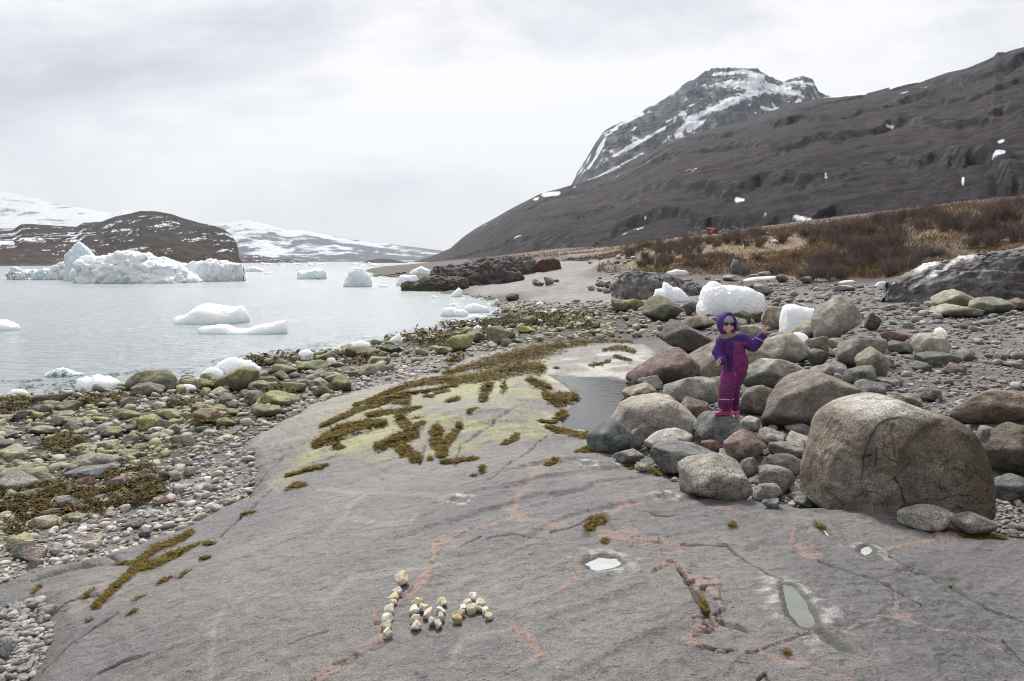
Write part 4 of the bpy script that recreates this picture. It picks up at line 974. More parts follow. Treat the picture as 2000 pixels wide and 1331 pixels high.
# biggest boulder: built from its real outline in plan and height
def profile_solid(name, top, base_py, label, cat, mat, ratio=.7, ns=90, nt=64, rough=.06, fine=.02, power=2.6, colf=None, kind=None, dist=None, base_z=None, sinkz=.3, freq=1.6, seed=5, lump=0., maxdepth=1e9, parent=None, wscale=1.0, taper=.5, group=None, lean=0., fn=None, vs=1.0, carve=()):
    top = np.array(top, float)
    x0, x1 = top[0, 0], top[-1, 0]; cx = (x0 + x1) / 2; cx_c = cx
    if dist is None:
        if base_z is not None: gx, gy, gz = at_z(cx, base_py, base_z)
        else: gx, gy, gz = on_ground(cx, base_py, fn or surf_h)
    else: gx, gy, gz = at_d(cx, base_py, dist)
    W = (x1 - x0) * gy / F
    D = min(W * ratio / 2, maxdepth); yc = gy + D * .85
    s = np.linspace(0, 1, ns); s = .5 - .5 * np.cos(s * math.pi) if taper else s
    px = x0 + s * (x1 - x0); py = np.interp(px, top[:, 0], top[:, 1])
    u, e = ue(cx_c + (px - cx_c) * wscale, py)
    ztop = CAMZ + e * yc; zb = (gz if base_z is None else base_z) - sinkz
    H_ = np.maximum(ztop - zb, .02)
    th = np.linspace(0, math.pi, nt)
    S, TH = np.meshgrid(s, th, indexing='ij')
    c_, s_ = np.cos(TH), np.sin(TH)
    rr = (np.abs(c_) ** power + np.abs(s_) ** power) ** (-1 / power)
    dep = D * np.clip(1 - np.abs(2 * S - 1) ** 2.6, 0, 1) ** taper if taper else D + 0 * S
    Xl = (u * yc)[:, None] + 0 * TH; Yl = -c_ * rr * dep; Zl = H_[:, None] * s_ * rr
    Yl = Yl + lean * Zl
    cxw = float(np.mean(u * yc))
    fq = freq / max(W, H_.max()) * 2
    am = min(W, H_.max() * 2)
    n3 = [fbm(Xl * fq, Yl * fq, Zl * fq * 1.3, seed=seed + k * 31, octv=4, gain=.55) for k in range(3)]
    nf = ridged(Xl * fq * 3, Yl * fq * 3, Zl * fq * 3, seed=seed + 99, octv=5)
    k = np.minimum(1, np.sin(TH) * 3) * 1.0
    Xw = Xl + am * rough * n3[0]; Yw = Yl + am * rough * n3[1] - fine * am * nf * c_ * -1 * 0 - fine * am * nf * np.sign(-c_) * -1
    Zw = Zl + am * rough * .5 * n3[2] * k * vs + am * fine * nf * .6 * k * vs
    if True:
        yy_ = Yl + yc; ee = (Zl + zb - CAMZ) / yy_; bb_ = (ee * cp + sp) / (cp - ee * sp); PYv = CY - bb_ * F; PXv = CX + F * (Xl / yy_) * (cp + bb_ * sp)
        fr = sstep(-.05, .25, c_); info_px = (PXv, PYv)
        for kind_, pts_, dp in carve:
            if kind_ == 'line':
                dd, ww = seg_dist(PXv, PYv, np.array(pts_)); mk = sstep(1, .1, dd / (ww + .1))
            else: mk = sstep(18, -16, poly_sd(PXv, PYv, pts_))
            Yw = Yw + mk * dp * fr
    V = np.stack([Xw - cxw, Yw, Zw], -1).reshape(-1, 3)
    fcs = grid_faces(ns, nt)[:, ::-1]
    info = dict(S=S, TH=TH, X=Xl - cxw, Y=Yl, Z=Zl, H=H_[:, None], nf=nf, n=n3[0], pix=(lambda yy: (lambda e_: (CX + F * (Xl / yy) * (cp + ((e_ * cp + sp) / (cp - e_ * sp)) * sp), CY - ((e_ * cp + sp) / (cp - e_ * sp)) * F))((Zl + zb - CAMZ) / yy))(Yl + yc), zrel=Zl / H_.max(), PX=px[:, None] + 0 * TH, zw=zb + Zl)
    cols = colf(info) if colf else np.ones(S.shape + (3,)) * .3
    o = mesh_np(name, V, fcs, mat, cols=cols.reshape(-1, 3), loc=(cxw, yc, zb), parent=parent)
    if kind: tag(o, label, None, kind=kind)
    elif label: tag(o, label, cat, group)
    ROCKS.append((cxw, yc, W / 2, D, zb + H_.max()))
    return o
def col_big(i):
    n = fbm(i['X'] * 1.6, i['Y'] * 1.6, i['Z'] * 1.6, seed=610, octv=4)
    c = np.ones(i['S'].shape + (3,)) * np.array((0.225, 0.19, 0.152))
    c = mixc(c, (0.225, 0.215, 0.185), sstep(-.2, .4, n))
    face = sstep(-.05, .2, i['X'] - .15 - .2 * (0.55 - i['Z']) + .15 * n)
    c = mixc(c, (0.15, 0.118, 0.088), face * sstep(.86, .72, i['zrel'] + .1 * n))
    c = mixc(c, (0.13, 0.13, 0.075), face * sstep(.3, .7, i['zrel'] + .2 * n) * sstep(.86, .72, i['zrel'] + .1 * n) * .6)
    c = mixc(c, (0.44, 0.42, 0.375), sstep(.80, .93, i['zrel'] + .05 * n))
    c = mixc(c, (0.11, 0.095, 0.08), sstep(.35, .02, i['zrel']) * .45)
    return c
zb7 = lambda L: [(1560 + a / 4.436, 760 + b / 4.436) for a, b in L]
_cv = lambda L: [(1560 + a / 4.436, 760 + b / 4.436, w / 4.436) for a, b, w in L]
BIGC = [('line', _cv([(880, 258, 8), (780, 275, 12), (690, 325, 14), (620, 410, 14), (575, 500, 12), (560, 560, 10)]), .024), ('line', _cv([(825, 310, 8), (800, 400, 14), (820, 500, 14), (825, 600, 10)]), .022),
        ('line', _cv([(560, 600, 26), (610, 575, 14)]), .04), ('line', _cv([(550, 610, 14), (545, 700, 16), (530, 800, 12)]), .03), ('line', _cv([(660, 520, 8), (662, 600, 10), (662, 690, 8)]), .022),
        ('line', _cv([(715, 420, 6), (720, 560, 10), (780, 620, 8), (850, 650, 8)]), .018), ('line', _cv([(850, 800, 20), (890, 860, 22), (920, 950, 18), (945, 1020, 14)]), .035), ('line', _cv([(1060, 680, 8), (960, 760, 14), (900, 840, 10)]), .025),
        ('line', _cv([(190, 830, 8), (300, 920, 10), (400, 1020, 10)]), .025),
        ('area', zb7([(1240, 290), (1120, 350), (1000, 470), (900, 570), (870, 700), (900, 800), (960, 1000), (960, 1150), (1700, 1150), (1700, 420), (1530, 330), (1400, 290)]), .09),
        ('area', zb7([(560, 620), (640, 640), (760, 690), (850, 780), (840, 900), (940, 1080), (500, 1080), (530, 800)]), .035)]
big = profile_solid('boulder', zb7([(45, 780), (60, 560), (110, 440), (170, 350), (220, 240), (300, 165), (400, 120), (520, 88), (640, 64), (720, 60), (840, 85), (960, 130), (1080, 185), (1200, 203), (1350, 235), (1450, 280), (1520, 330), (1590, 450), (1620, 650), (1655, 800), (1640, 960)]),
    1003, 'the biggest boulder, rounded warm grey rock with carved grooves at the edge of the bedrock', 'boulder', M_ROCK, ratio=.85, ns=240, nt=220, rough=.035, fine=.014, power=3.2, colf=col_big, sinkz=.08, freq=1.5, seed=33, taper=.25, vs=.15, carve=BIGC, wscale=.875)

# left shore boulders
LS = [
 (z1(1155, 20, 1755, 232), (0.125, 0.122, 0.088), 'large dark olive boulder standing at the water edge', dict(p=7, alg=.35, dr=.6, low=.5)),
 (z1(1270, 140, 1602, 278), (0.22, 0.205, 0.195), 'pale purple-grey stone leaning on the dark olive boulder', dict(p=9, alg=.15, dr=.5)),
 (z1(315, 240, 697, 350), (0.14, 0.13, 0.105), 'long low dark boulder by the waterline among seaweed', dict(p=7, dr=.5)),
 (z1(513, 325, 742, 452), (0.16, 0.155, 0.13), 'dark grey boulder with a mossy dimple near the waterline', dict(p=8, alg=.2)),
 (z1(378, 350, 515, 455), (0.17, 0.18, 0.175), 'blue-grey rounded stone left of the dimpled dark boulder', dict(p=8)),
 (z1(-40, 455, 142, 540), (0.22, 0.22, 0.19), 'grey stone with a yellow-green end at the left edge', dict(p=8, alg=.4)),
 (z1(-60, 758, 330, 935), (0.31, 0.30, 0.23), 'largest pale green-tinged slab stone at the left edge', dict(p=10, alg=.35, cuts=((125, .75), (60, .9)))),
 (z1(350, 818, 468, 905), (0.24, 0.22, 0.16), 'tan rounded stone right of the pale green-tinged slab', dict(alg=.2)),
 (z1(597, 473, 837, 565), (0.27, 0.27, 0.235), 'grey stone with a green crown below the dimpled boulder', dict(alg=.5, dr=.7)),
 (z1(505, 458, 692, 565), 'grey', 'grey oblong stone left of the green-crowned stone', dict(p=9)),
 (z1(250, 568, 535, 655), (0.26, 0.265, 0.22), 'flat pale grey-green stone on the left shore', dict(p=9, alg=.2, dr=.6)),
 (z1(1108, 393, 1372, 495), (0.27, 0.28, 0.19), 'long green stone lying diagonally near the bright green pair', dict(alg=.7, dr=.5)),
 (z1(1253, 478, 1412, 585), (0.26, 0.27, 0.17), 'green rounded stone left of the brightest green stone', dict(alg=.7)),
 (z1(1320, 468, 1585, 598), (0.28, 0.30, 0.14), 'brightest yellow-green smooth stone on the left shore', dict(alg=1.1, p=7)),
 (z1(1515, 393, 1762, 492), (0.33, 0.31, 0.24), 'pinkish stone with a bright green mossy top', dict(alg=.8, dr=.7)),
 (z1(1633, 498, 1785, 585), (0.28, 0.29, 0.17), 'small green dome stone right of the brightest green stone', dict(alg=.8)),
 (z1(943, 583, 1182, 695), (0.15, 0.11, 0.10), 'dark reddish stone with green crown in the middle of the stones', dict(alg=.5)),
 (z1(1253, 613, 1382, 695), (0.26, 0.26, 0.14), 'yellow-green mossy stone below the brightest green stone', dict(alg=.9)),
 (z1(1372, 640, 1562, 705), 'pink', 'flat pinkish stone right of the yellow-green mossy stone', dict(p=14, dr=.6)),
 (z1(1078, 738, 1232, 818), (0.24, 0.25, 0.13), 'dull green cone-shaped stone on the left shore', dict(alg=.7)),
 (z1(1228, 798, 1375, 885), (0.27, 0.27, 0.20), 'long pale green stone pointing right', dict(alg=.5, p=10)),
 (z1(1163, 848, 1268, 920), (0.25, 0.25, 0.18), 'small green-grey stone below the cone-shaped stone', dict(alg=.35)),
 (z1(648, 943, 1172, 1085), (0.185, 0.20, 0.205), 'long smooth blue-grey boulder half under seaweed', dict(p=7, cuts=((120, .72),), dr=.5)),
 (z1(718, 1060, 905, 1165), (0.20, 0.125, 0.105), 'red-brown angular stone in the seaweed below the long blue-grey boulder', dict(p=18)),
 (z1(1058, 1058, 1275, 1205), (0.22, 0.175, 0.155), 'brownish-pink boulder with seaweed on its left side', dict(p=9)),
 (z1(-60, 1038, 395, 1230), (0.215, 0.205, 0.195), 'big rounded speckled grey boulder at the left edge', dict(p=7, cuts=((60, .85),))),
 (z1(1328, 983, 1492, 1105), (0.20, 0.18, 0.165), 'grey-brown stone beside the seaweed heap', dict(p=9)),
 (z1(1533, 993, 1655, 1105), (0.13, 0.13, 0.125), 'dark angular cobble among the pale pebbles', dict(p=16)),
 (z1(1643, 1003, 1768, 1100), (0.30, 0.285, 0.255), 'pale round cobble right of the dark angular cobble', dict()),
 (z1(1668, 898, 1872, 975), (0.15, 0.11, 0.10), 'dark maroon wedge stone above the pale pebbles', dict(p=18)),
 (z1(1793, 963, 1922, 1058), (0.28, 0.28, 0.26), 'round grey cobble at the edge of the pebble strip', dict()),
 (z1(883, 1233, 1062, 1310), (0.17, 0.185, 0.19), 'flat blue-grey stone at the rim of the seaweed bed', dict(p=12)),
 (z1(1098, 1223, 1252, 1300), (0.21, 0.21, 0.19), 'grey-green cobble right of the flat blue-grey stone', dict()),
 (zl(343, 168, 512, 265), (0.13, 0.14, 0.13), 'dark green-black stone with a flat pale top by the seaweed', dict(p=20, cuts=((110, .7),))),
 (zl(183, 278, 372, 368), 'cream', 'cream coloured angular stone in the dark seaweed', dict(p=14)),
 (zl(58, 408, 212, 500), (0.35, 0.34, 0.24), 'pale stone with yellow-green algae at lower left', dict(p=12, alg=.6)),
 (zl(48, 452, 218, 560), (0.14, 0.14, 0.135), 'dark grey stone in front of the yellow-green stone', dict(p=12)),
 (zl(128, 488, 292, 580), (0.30, 0.245, 0.225), 'speckled pinkish granite cobble at lower left', dict(p=8)),
 (zl(273, 238, 382, 310), 'grey', 'grey-green stone above the cream angular stone', dict()),
 (zl(613, 173, 703, 225), 'gran', 'whitish cobble below the flat blue-grey stone', dict()),
 (zl(648, 248, 748, 295), 'pink', 'pink oval cobble in the pebble strip', dict()),
 (zl(778, 308, 922, 368), (0.14, 0.138, 0.135), 'long dark flat stone lying in the pebble strip', dict(p=10)),
 (zl(-20, 1060, 86, 1190), (0.27, 0.28, 0.285), 'round speckled blue-white stone in the bottom left corner', dict(p=6)),
 (zl(528, 443, 642, 508), (0.36, 0.34, 0.29), 'pale domed cobble touching the bedrock edge', dict(p=7)),
 (zl(563, 400, 652, 455), 'cream', 'small cream stone behind the pale domed cobble', dict(p=14)),
 (zl(308, 473, 388, 538), 'gran', 'pale grey upright cobble near the pinkish granite cobble', dict(p=8)),
 (zl(953, 158, 1072, 220), 'pink', 'pinkish long cobble with a mossy end', dict(p=10, alg=.15)),
 (zl(868, 363, 968, 425), 'blue', 'blue-grey angular cobble close to the bedrock', dict(p=16)),
 (zq(128, 403, 288, 505), (0.19, 0.18, 0.10), 'round mossy boulder behind the small melting ice', dict(alg=.6)),
 (zq(250, 308, 625, 505), (0.20, 0.195, 0.125), 'long leaning olive boulder beside the melting ice', dict(alg=.45, cuts=((128, .55),), dr=.5)),
 (zq(393, 388, 575, 470), (0.24, 0.235, 0.18), 'grey stone with moss rim in front of the leaning olive boulder', dict(alg=.5)),
 (zq(543, 413, 738, 505), (0.22, 0.20, 0.17), 'grey-brown stone with green cap right of the moss-rimmed stone', dict(alg=.5)),
 (zq(500, 360, 632, 420), 'grey', 'bare grey stone on the leaning boulders right side', dict()),
 (zq(690, 288, 922, 385), (0.20, 0.195, 0.15), 'olive boulder in the middle of the shoreline row', dict(alg=.35)),
 (zq(908, 253, 1168, 350), (0.20, 0.20, 0.14), 'flattened olive boulder with a dark underside', dict(alg=.5, low=.7)),
 (zq(1058, 188, 1238, 280), (0.17, 0.165, 0.12), 'dark dome boulder beside the white ice cube at the shore', dict(alg=.3, low=.6)),
 (zq(1278, 143, 1575, 245), (0.14, 0.135, 0.095), 'large dark olive boulder farther along the waterline', dict(alg=.35, low=.6)),
 (zq(1573, 133, 1738, 215), (0.10, 0.095, 0.07), 'blackish boulder right of the large olive waterline boulder', dict(alg=.25, low=.7)),
 (zq(1463, 228, 1652, 312), (0.27, 0.27, 0.21), 'grey-green boulder with a dark seaweed foot', dict(alg=.4)),
 (zq(1393, 283, 1625, 378), (0.25, 0.245, 0.20), 'broad grey-green boulder on the seaweed near the gravel path', dict(alg=.4)),
 (zq(1000, 328, 1155, 395), (0.20, 0.20, 0.19), 'smooth dark grey stone below the flattened olive boulder', dict()),
 (zq(1083, 348, 1205, 410), (0.27, 0.26, 0.2), 'small tan-grey stone next to the smooth dark grey stone', dict(alg=.2)),
 (zq(783, 423, 992, 515), (0.18, 0.17, 0.12), 'dark boulder with a bright green stripe', dict(alg=.35, stripe=((1.2, .2, .16, (.3, .32, .1)),))),
 (zq(628, 498, 945, 618), (0.24, 0.25, 0.14), 'biggest mossy green boulder on the left shore', dict(alg=.75, p=7)),
 (zq(505, 493, 662, 605), (0.21, 0.205, 0.19), 'grey boulder left of the biggest mossy boulder', dict(alg=.1)),
 (zq(1038, 448, 1195, 545), (0.12, 0.11, 0.07), 'dark weedy boulder right of the biggest mossy boulder', dict(alg=.25)),
 (zq(1158, 378, 1352, 505), (0.15, 0.145, 0.09), 'dark boulder with a yellow-green patch by the gravel path', dict(alg=.5)),
 (zq(1033, 393, 1178, 458), (0.32, 0.32, 0.25), 'pale green-white stone behind the dark weedy boulder', dict(alg=.3)),
 (zq(128, 633, 345, 760), (0.25, 0.20, 0.17), 'reddish stone with a mossy crown above the pale pebbles', dict(alg=.55)),
 (zq(283, 698, 445, 785), (0.21, 0.21, 0.13), 'dark olive angular stone right of the reddish mossy stone', dict(alg=.4, p=14)),
 (zq(348, 633, 468, 695), (0.28, 0.29, 0.19), 'pale green stone above the olive angular stone', dict(alg=.5)),
 (zq(223, 603, 372, 668), (0.27, 0.29, 0.15), 'light green flat stone behind the reddish mossy stone', dict(alg=.8)),
 (zq(93, 588, 222, 665), (0.26, 0.27, 0.19), 'green-topped stone at the left of the light green flat stone', dict(alg=.6)),
 (zq(318, 793, 445, 850), 'tan', 'tan oval stone at the top of the pale pebbles', dict(p=8)),
 (zq(558, 598, 822, 710), (0.22, 0.20, 0.15), 'brown stone draped with seaweed at the gravel edge', dict(alg=.15)),
 (zq(338, 578, 462, 645), 'dark', 'dark wet stone behind the pale green stone', dict()),
 (zq(628, 378, 795, 455), (0.19, 0.185, 0.13), 'mossy dark stone between two rows of olive boulders', dict(alg=.35)),
 (z8(558, 708, 765, 825), (0.22, 0.23, 0.11), 'bright green-capped boulder by the far seaweed bed', dict(alg=.75)),
 (z8(698, 688, 825, 770), (0.18, 0.175, 0.15), 'dark grey boulder behind the green-capped boulder', dict()),
 (z8(823, 658, 1025, 775), (0.18, 0.165, 0.125), 'brown boulder with pale ridge right of the green-capped boulder', dict(p=12, alg=.15)),
 (z8(498, 788, 622, 840), (0.22, 0.22, 0.14), 'flat green stone below the green-capped boulder', dict(alg=.5)),
 (z8(818, 753, 905, 800), (0.28, 0.3, 0.17), 'small light green stone beside the pale-ridged boulder', dict(alg=.6)),
 (z8(923, 738, 1008, 790), 'grey', 'grey cobble below the pale-ridged boulder', dict()),
 (z8(1038, 588, 1170, 655), (0.15, 0.15, 0.09), 'lone dark mossy boulder in the far seaweed', dict(alg=.35)),
 (z8(1028, 655, 1152, 705), (0.35, 0.36, 0.15), 'flat bright yellow-green slab stone in the far seaweed', dict(alg=1., p=14)),
 (z8(1643, 473, 1765, 560), (0.16, 0.17, 0.12), 'pointed dark green boulder left of the olive boulder group', dict(alg=.35, p=12)),
 (z8(1718, 478, 1895, 555), (0.13, 0.14, 0.07), 'low boulder covered in bright moss left of the big rounded olive boulder', dict(alg=.9)),
 (z6(958, 343, 1048, 398), (0.11, 0.10, 0.075), 'lone dark boulder on the edge of the sandy cove', dict()),
 (z6(1130, 247, 1190, 292), (0.30, 0.27, 0.23), 'left tan boulder of the small cluster on the sandy cove', dict()),
 (z6(1205, 235, 1275, 286), (0.31, 0.29, 0.25), 'largest pale boulder of the small cluster on the sandy cove', dict()),
 (z6(1160, 262, 1210, 296), 'tan', 'small front stone of the cluster on the sandy cove', dict()),
 (z6(1270, 252, 1308, 270), 'dark', 'dark flat stone right of the cluster on the sandy cove', dict()),
 (z6(1628, 262, 1728, 335), (0.28, 0.26, 0.235), 'pale grey boulder at the right end of the sandy cove', dict(p=14)),
 (z6(1540, 258, 1608, 310), 'grey', 'grey-purple boulder at the back of the rock cluster right of the cove', dict()),
 (z6(1588, 313, 1648, 345), 'tan', 'rusty tan stone on the sand in front of the pale grey boulder', dict()),
 (z6(1488, 290, 1545, 332), 'gran', 'light stone at the left of the rock cluster right of the cove', dict()),
 (z6(1548, 303, 1600, 334), 'gran', 'light flat stone in the middle of the rock cluster right of the cove', dict()),
 (z6(1600, 262, 1650, 312), 'slate', 'dark boulder in the rock cluster right of the cove', dict()),
]
for bb, c, lab, kw in LS: boulder(bb, c, lab, **kw)
# stones at the foot of the bank
_z5 = lambda a, b, c, d: (1200 + a / 2.5, 400 + b / 2.5, 1200 + c / 2.5, 400 + d / 2.5)
for bb, c, lab in [(_z5(565, 265, 655, 345), (0.2, 0.195, 0.19), 'upright grey rock in the foot of the grassy bank'), (_z5(700, 325, 765, 355), 'gran', 'pale round stone at the foot of the bank above the snow strip'),
                   (_z5(655, 338, 705, 360), 'grey', 'small grey stone left of the pale round stone under the bank'), (_z5(1075, 392, 1170, 425), 'gran', 'pale flat boulder alone on the gravel plain'),
                   (_z5(905, 350, 965, 385), 'grey', 'grey stone between two snow strips under the bank'), (_z5(675, 385, 765, 445), (0.27, 0.26, 0.245), 'pale grey boulder right behind the largest ice block'),
                   (_z5(625, 375, 720, 420), 'slate', 'dark grey boulder behind the largest ice block'), (_z5(785, 340, 850, 375), (0.22, 0.2, 0.18), 'brown-grey rock at the foot of the bank'),
                   (_z5(0, 380, 60, 430), 'grey', 'grey rock at the left end of the rock ledge'), (_z5(145, 330, 215, 380), 'slate', 'dark lump of rock on top of the rock ledge'),
                   (_z5(530, 345, 600, 372), 'gran', 'pale flat stone left of the long snow strip'), (_z5(890, 455, 950, 478), 'gran', 'small pale stone on the gravel right of the ice block')]:
    boulder(bb, c, lab, p=12)

# outcrops of bare rock (setting)
def col_out(a, b, moss=0, white=None):
    def f(i):
        st = fbm(i['X'] * .9, i['Y'] * .9, i['Z'] * 5, seed=701, octv=4)
        c = mixc(np.ones(i['S'].shape + (3,)) * np.array(a), b, sstep(-.3, .4, st))
        c = mixc(c, (0.07, 0.065, 0.04), moss * sstep(.9, .2, i['zrel'] + .4 * st))
        if white:
            PXo, PYo = i['pix']; m = pxmask(PXo, PYo, white, .5, .5 + 1.6 * fbm(i['X'] * 1.2, i['Y'] * 1.2, i['Z'] * 1.2, seed=705, octv=4)); c = mixc(c, (.72, .72, .73), m)
        return c
    return f
p6 = lambda L: [(700 + a / 3.333, 470 + b / 3.333) for a, b in L]; p5 = lambda L: [(1200 + a / 2.5, 400 + b / 2.5) for a, b in L]
KO = dict(kind='structure', mat=M_MTN, cat=None)
def outcrop(name, top, base, label, colf, **kw):
    profile_solid(name, top, base, label, None, M_ROCK, colf=colf, kind='structure', **kw)
outcrop('dark_outcrop', p6([(470, 270), (480, 215), (520, 178), (600, 165), (650, 172), (760, 140), (830, 112), (880, 120), (960, 130), (1010, 170), (1050, 200), (1062, 270)]), 557, 'dark fissured rock outcrop at the head of the sandy cove', col_out((.085, .078, .074), (.17, .155, .145)), rough=.09, fine=.05, freq=4, ratio=.9, taper=.35, ns=130, nt=70)
outcrop('weedy_outcrop', p6([(278, 325), (285, 285), (330, 265), (390, 268), (430, 240), (520, 232), (600, 240), (680, 245), (720, 290)]), 569, 'low weed-covered end of the outcrop at the waterline', col_out((.07, .06, .045), (.10, .09, .06), .8), rough=.09, fine=.05, freq=4, ratio=.7, taper=.4)
outcrop('cracked_outcrop', p6([(880, 200), (890, 125), (960, 104), (1020, 118), (1060, 110), (1120, 118), (1155, 150), (1180, 180), (1190, 215)]), 537, 'grey cracked block of the outcrop under a grassy cap', col_out((.10, .095, .092), (.19, .175, .165)), rough=.07, fine=.06, freq=4, ratio=.9, taper=.3)
outcrop('rock_ledge', p5([(0, 400), (40, 340), (100, 325), (160, 335), (260, 345), (330, 380), (400, 390), (420, 440)]), 581, 'striated grey rock ledge behind the small ice block', col_out((.15, .147, .142), (.26, .25, .24)), rough=.07, fine=.05, freq=4, ratio=.9, taper=.35, ns=120)
outcrop('sloping_outcrop', p5([(1335, 396), (1400, 362), (1480, 330), (1550, 300), (1640, 286), (1720, 262), (1800, 246), (1900, 232), (2000, 216), (2200, 190), (2500, 180), (2650, 300)]), 582, 'dark grey cracked rock outcrop sloping down at the right', col_out((.14, .136, .134), (.25, .24, .232), 0, [[(1772, 566, 3), (1810, 548, 5), (1828, 540, 3)], [(1815, 540, 3), (1850, 522, 5), (1890, 508, 6), (1918, 506, 4)], [(1780, 532, 3), (1812, 522, 4), (1835, 518, 2)], [(1800, 562, 2), (1850, 545, 3), (1875, 535, 2)], [(1738, 560, 2), (1750, 556, 3)]]), rough=.06, fine=.045, freq=5, ratio=.45, taper=.7, ns=190, nt=110, power=2.2)
outcrop('eroded_bank', p6([(1160, 215), (1165, 140), (1200, 122), (1270, 112), (1310, 135), (1320, 180)]), 529, 'rust-brown eroded earth bank at the stream mouth', lambda i: mixc(np.ones(i['S'].shape + (3,)) * np.array((.12, .065, .045)), (.26, .2, .12), sstep(.8, .95, i['zrel'])), rough=.04, fine=.03, freq=3, ratio=.5, taper=.2)

# ------------------------------------------------------------------ ice
def col_ice(i):
    n = fbm(i['X'] * .5, i['Y'] * .5, i['Z'] * 1.0, seed=801, octv=4)
    c = mixc(np.ones(i['S'].shape + (3,)) * np.array((.93, .955, .965)), (.74, .88, .92), sstep(.05, .45, n))
    c = mixc(c, (.65, .86, .89), sstep(.25, .0, i['zw']) * .5)
    return c
def col_ice_dirty(i):
    c = col_ice(i); n = fbm(i['X'] * .35, i['Y'] * .35, i['Z'] * .7, seed=811, octv=4)
    return mixc(c, (.36, .5, .5), sstep(.25, .5, n) * sstep(.7, .2, i['zrel']) * .7)
ICEG = 'pieces of glacier ice in the fjord'
def ice(top, base, label, name='ice_floe', cat='ice', land=False, **kw):
    k = dict(rough=.07, fine=.03, freq=2.6, ratio=.8, power=2.3, taper=.45, sinkz=.25, colf=col_ice); k.update(kw)
    if not land: k['base_z'] = 0.0
    RN[0] += 1
    return profile_solid(name, top, base, label, cat, M_ICE, seed=RN[0] * 3 + 7, **k)
q8 = lambda L: [(a / 4, 360 + b / 4) for a, b in L]
berg = ice(q8([(600, 775), (612, 700), (640, 655), (580, 612), (600, 600), (640, 585), (740, 558), (860, 572), (900, 540), (950, 532), (990, 522), (1050, 515), (1090, 535), (1140, 545), (1180, 580), (1230, 600), (1290, 584), (1350, 612), (1400, 642), (1440, 670), (1500, 720), (1540, 748), (1550, 778)]), 554,
     'largest iceberg, broad lumpy white-blue ice with a tall spire at its left', 'iceberg', 'iceberg', ratio=.55, ns=260, nt=120, rough=.11, fine=.018, freq=5, power=2.0, colf=col_ice_dirty, sinkz=1.0)
def child_of(o, root, name):
    o.name = name; o.parent = root; o.matrix_parent_inverse = root.matrix_world.inverted() if False else o.matrix_parent_inverse
    o.location = o.location - root.location
    for k in ('label', 'category'):
        if k in o: del o[k]
spire_ = ice(q8([(512, 640), (516, 570), (545, 520), (590, 480), (615, 447), (640, 462), (680, 505), (710, 535), (745, 565), (760, 640)]), 549, 'x', ratio=.6, ns=120, nt=70, rough=.08, fine=.05, freq=4, power=2.0, taper=.3, sinkz=1.)
child_of(spire_, berg, 'ice_spire')
sh_ = ice(q8([(72, 740), (80, 682), (112, 655), (160, 682), (190, 664), (240, 692), (262, 668), (300, 692), (345, 660), (420, 690), (432, 645), (480, 620), (540, 618), (600, 650), (650, 690), (655, 750)]), 547, 'x', ratio=.4, ns=180, nt=60, rough=.09, fine=.06, freq=8, power=2.0, sinkz=1.)
child_of(sh_, berg, 'ice_shelf')
ice(q8([(1290, 640), (1330, 600), (1440, 632), (1500, 632), (1540, 607), (1610, 612), (1640, 594), (1652, 583), (1664, 618), (1700, 616), (1740, 600), (1800, 622), (1880, 627), (1915, 640), (1905, 700), (1890, 745)]), 550,
    'flat-topped iceberg with a streaked vertical side right of the largest iceberg', 'iceberg', 'iceberg', ratio=.5, ns=180, nt=80, rough=.05, fine=.035, freq=7, power=4, sinkz=1., colf=col_ice_dirty, taper=.25)
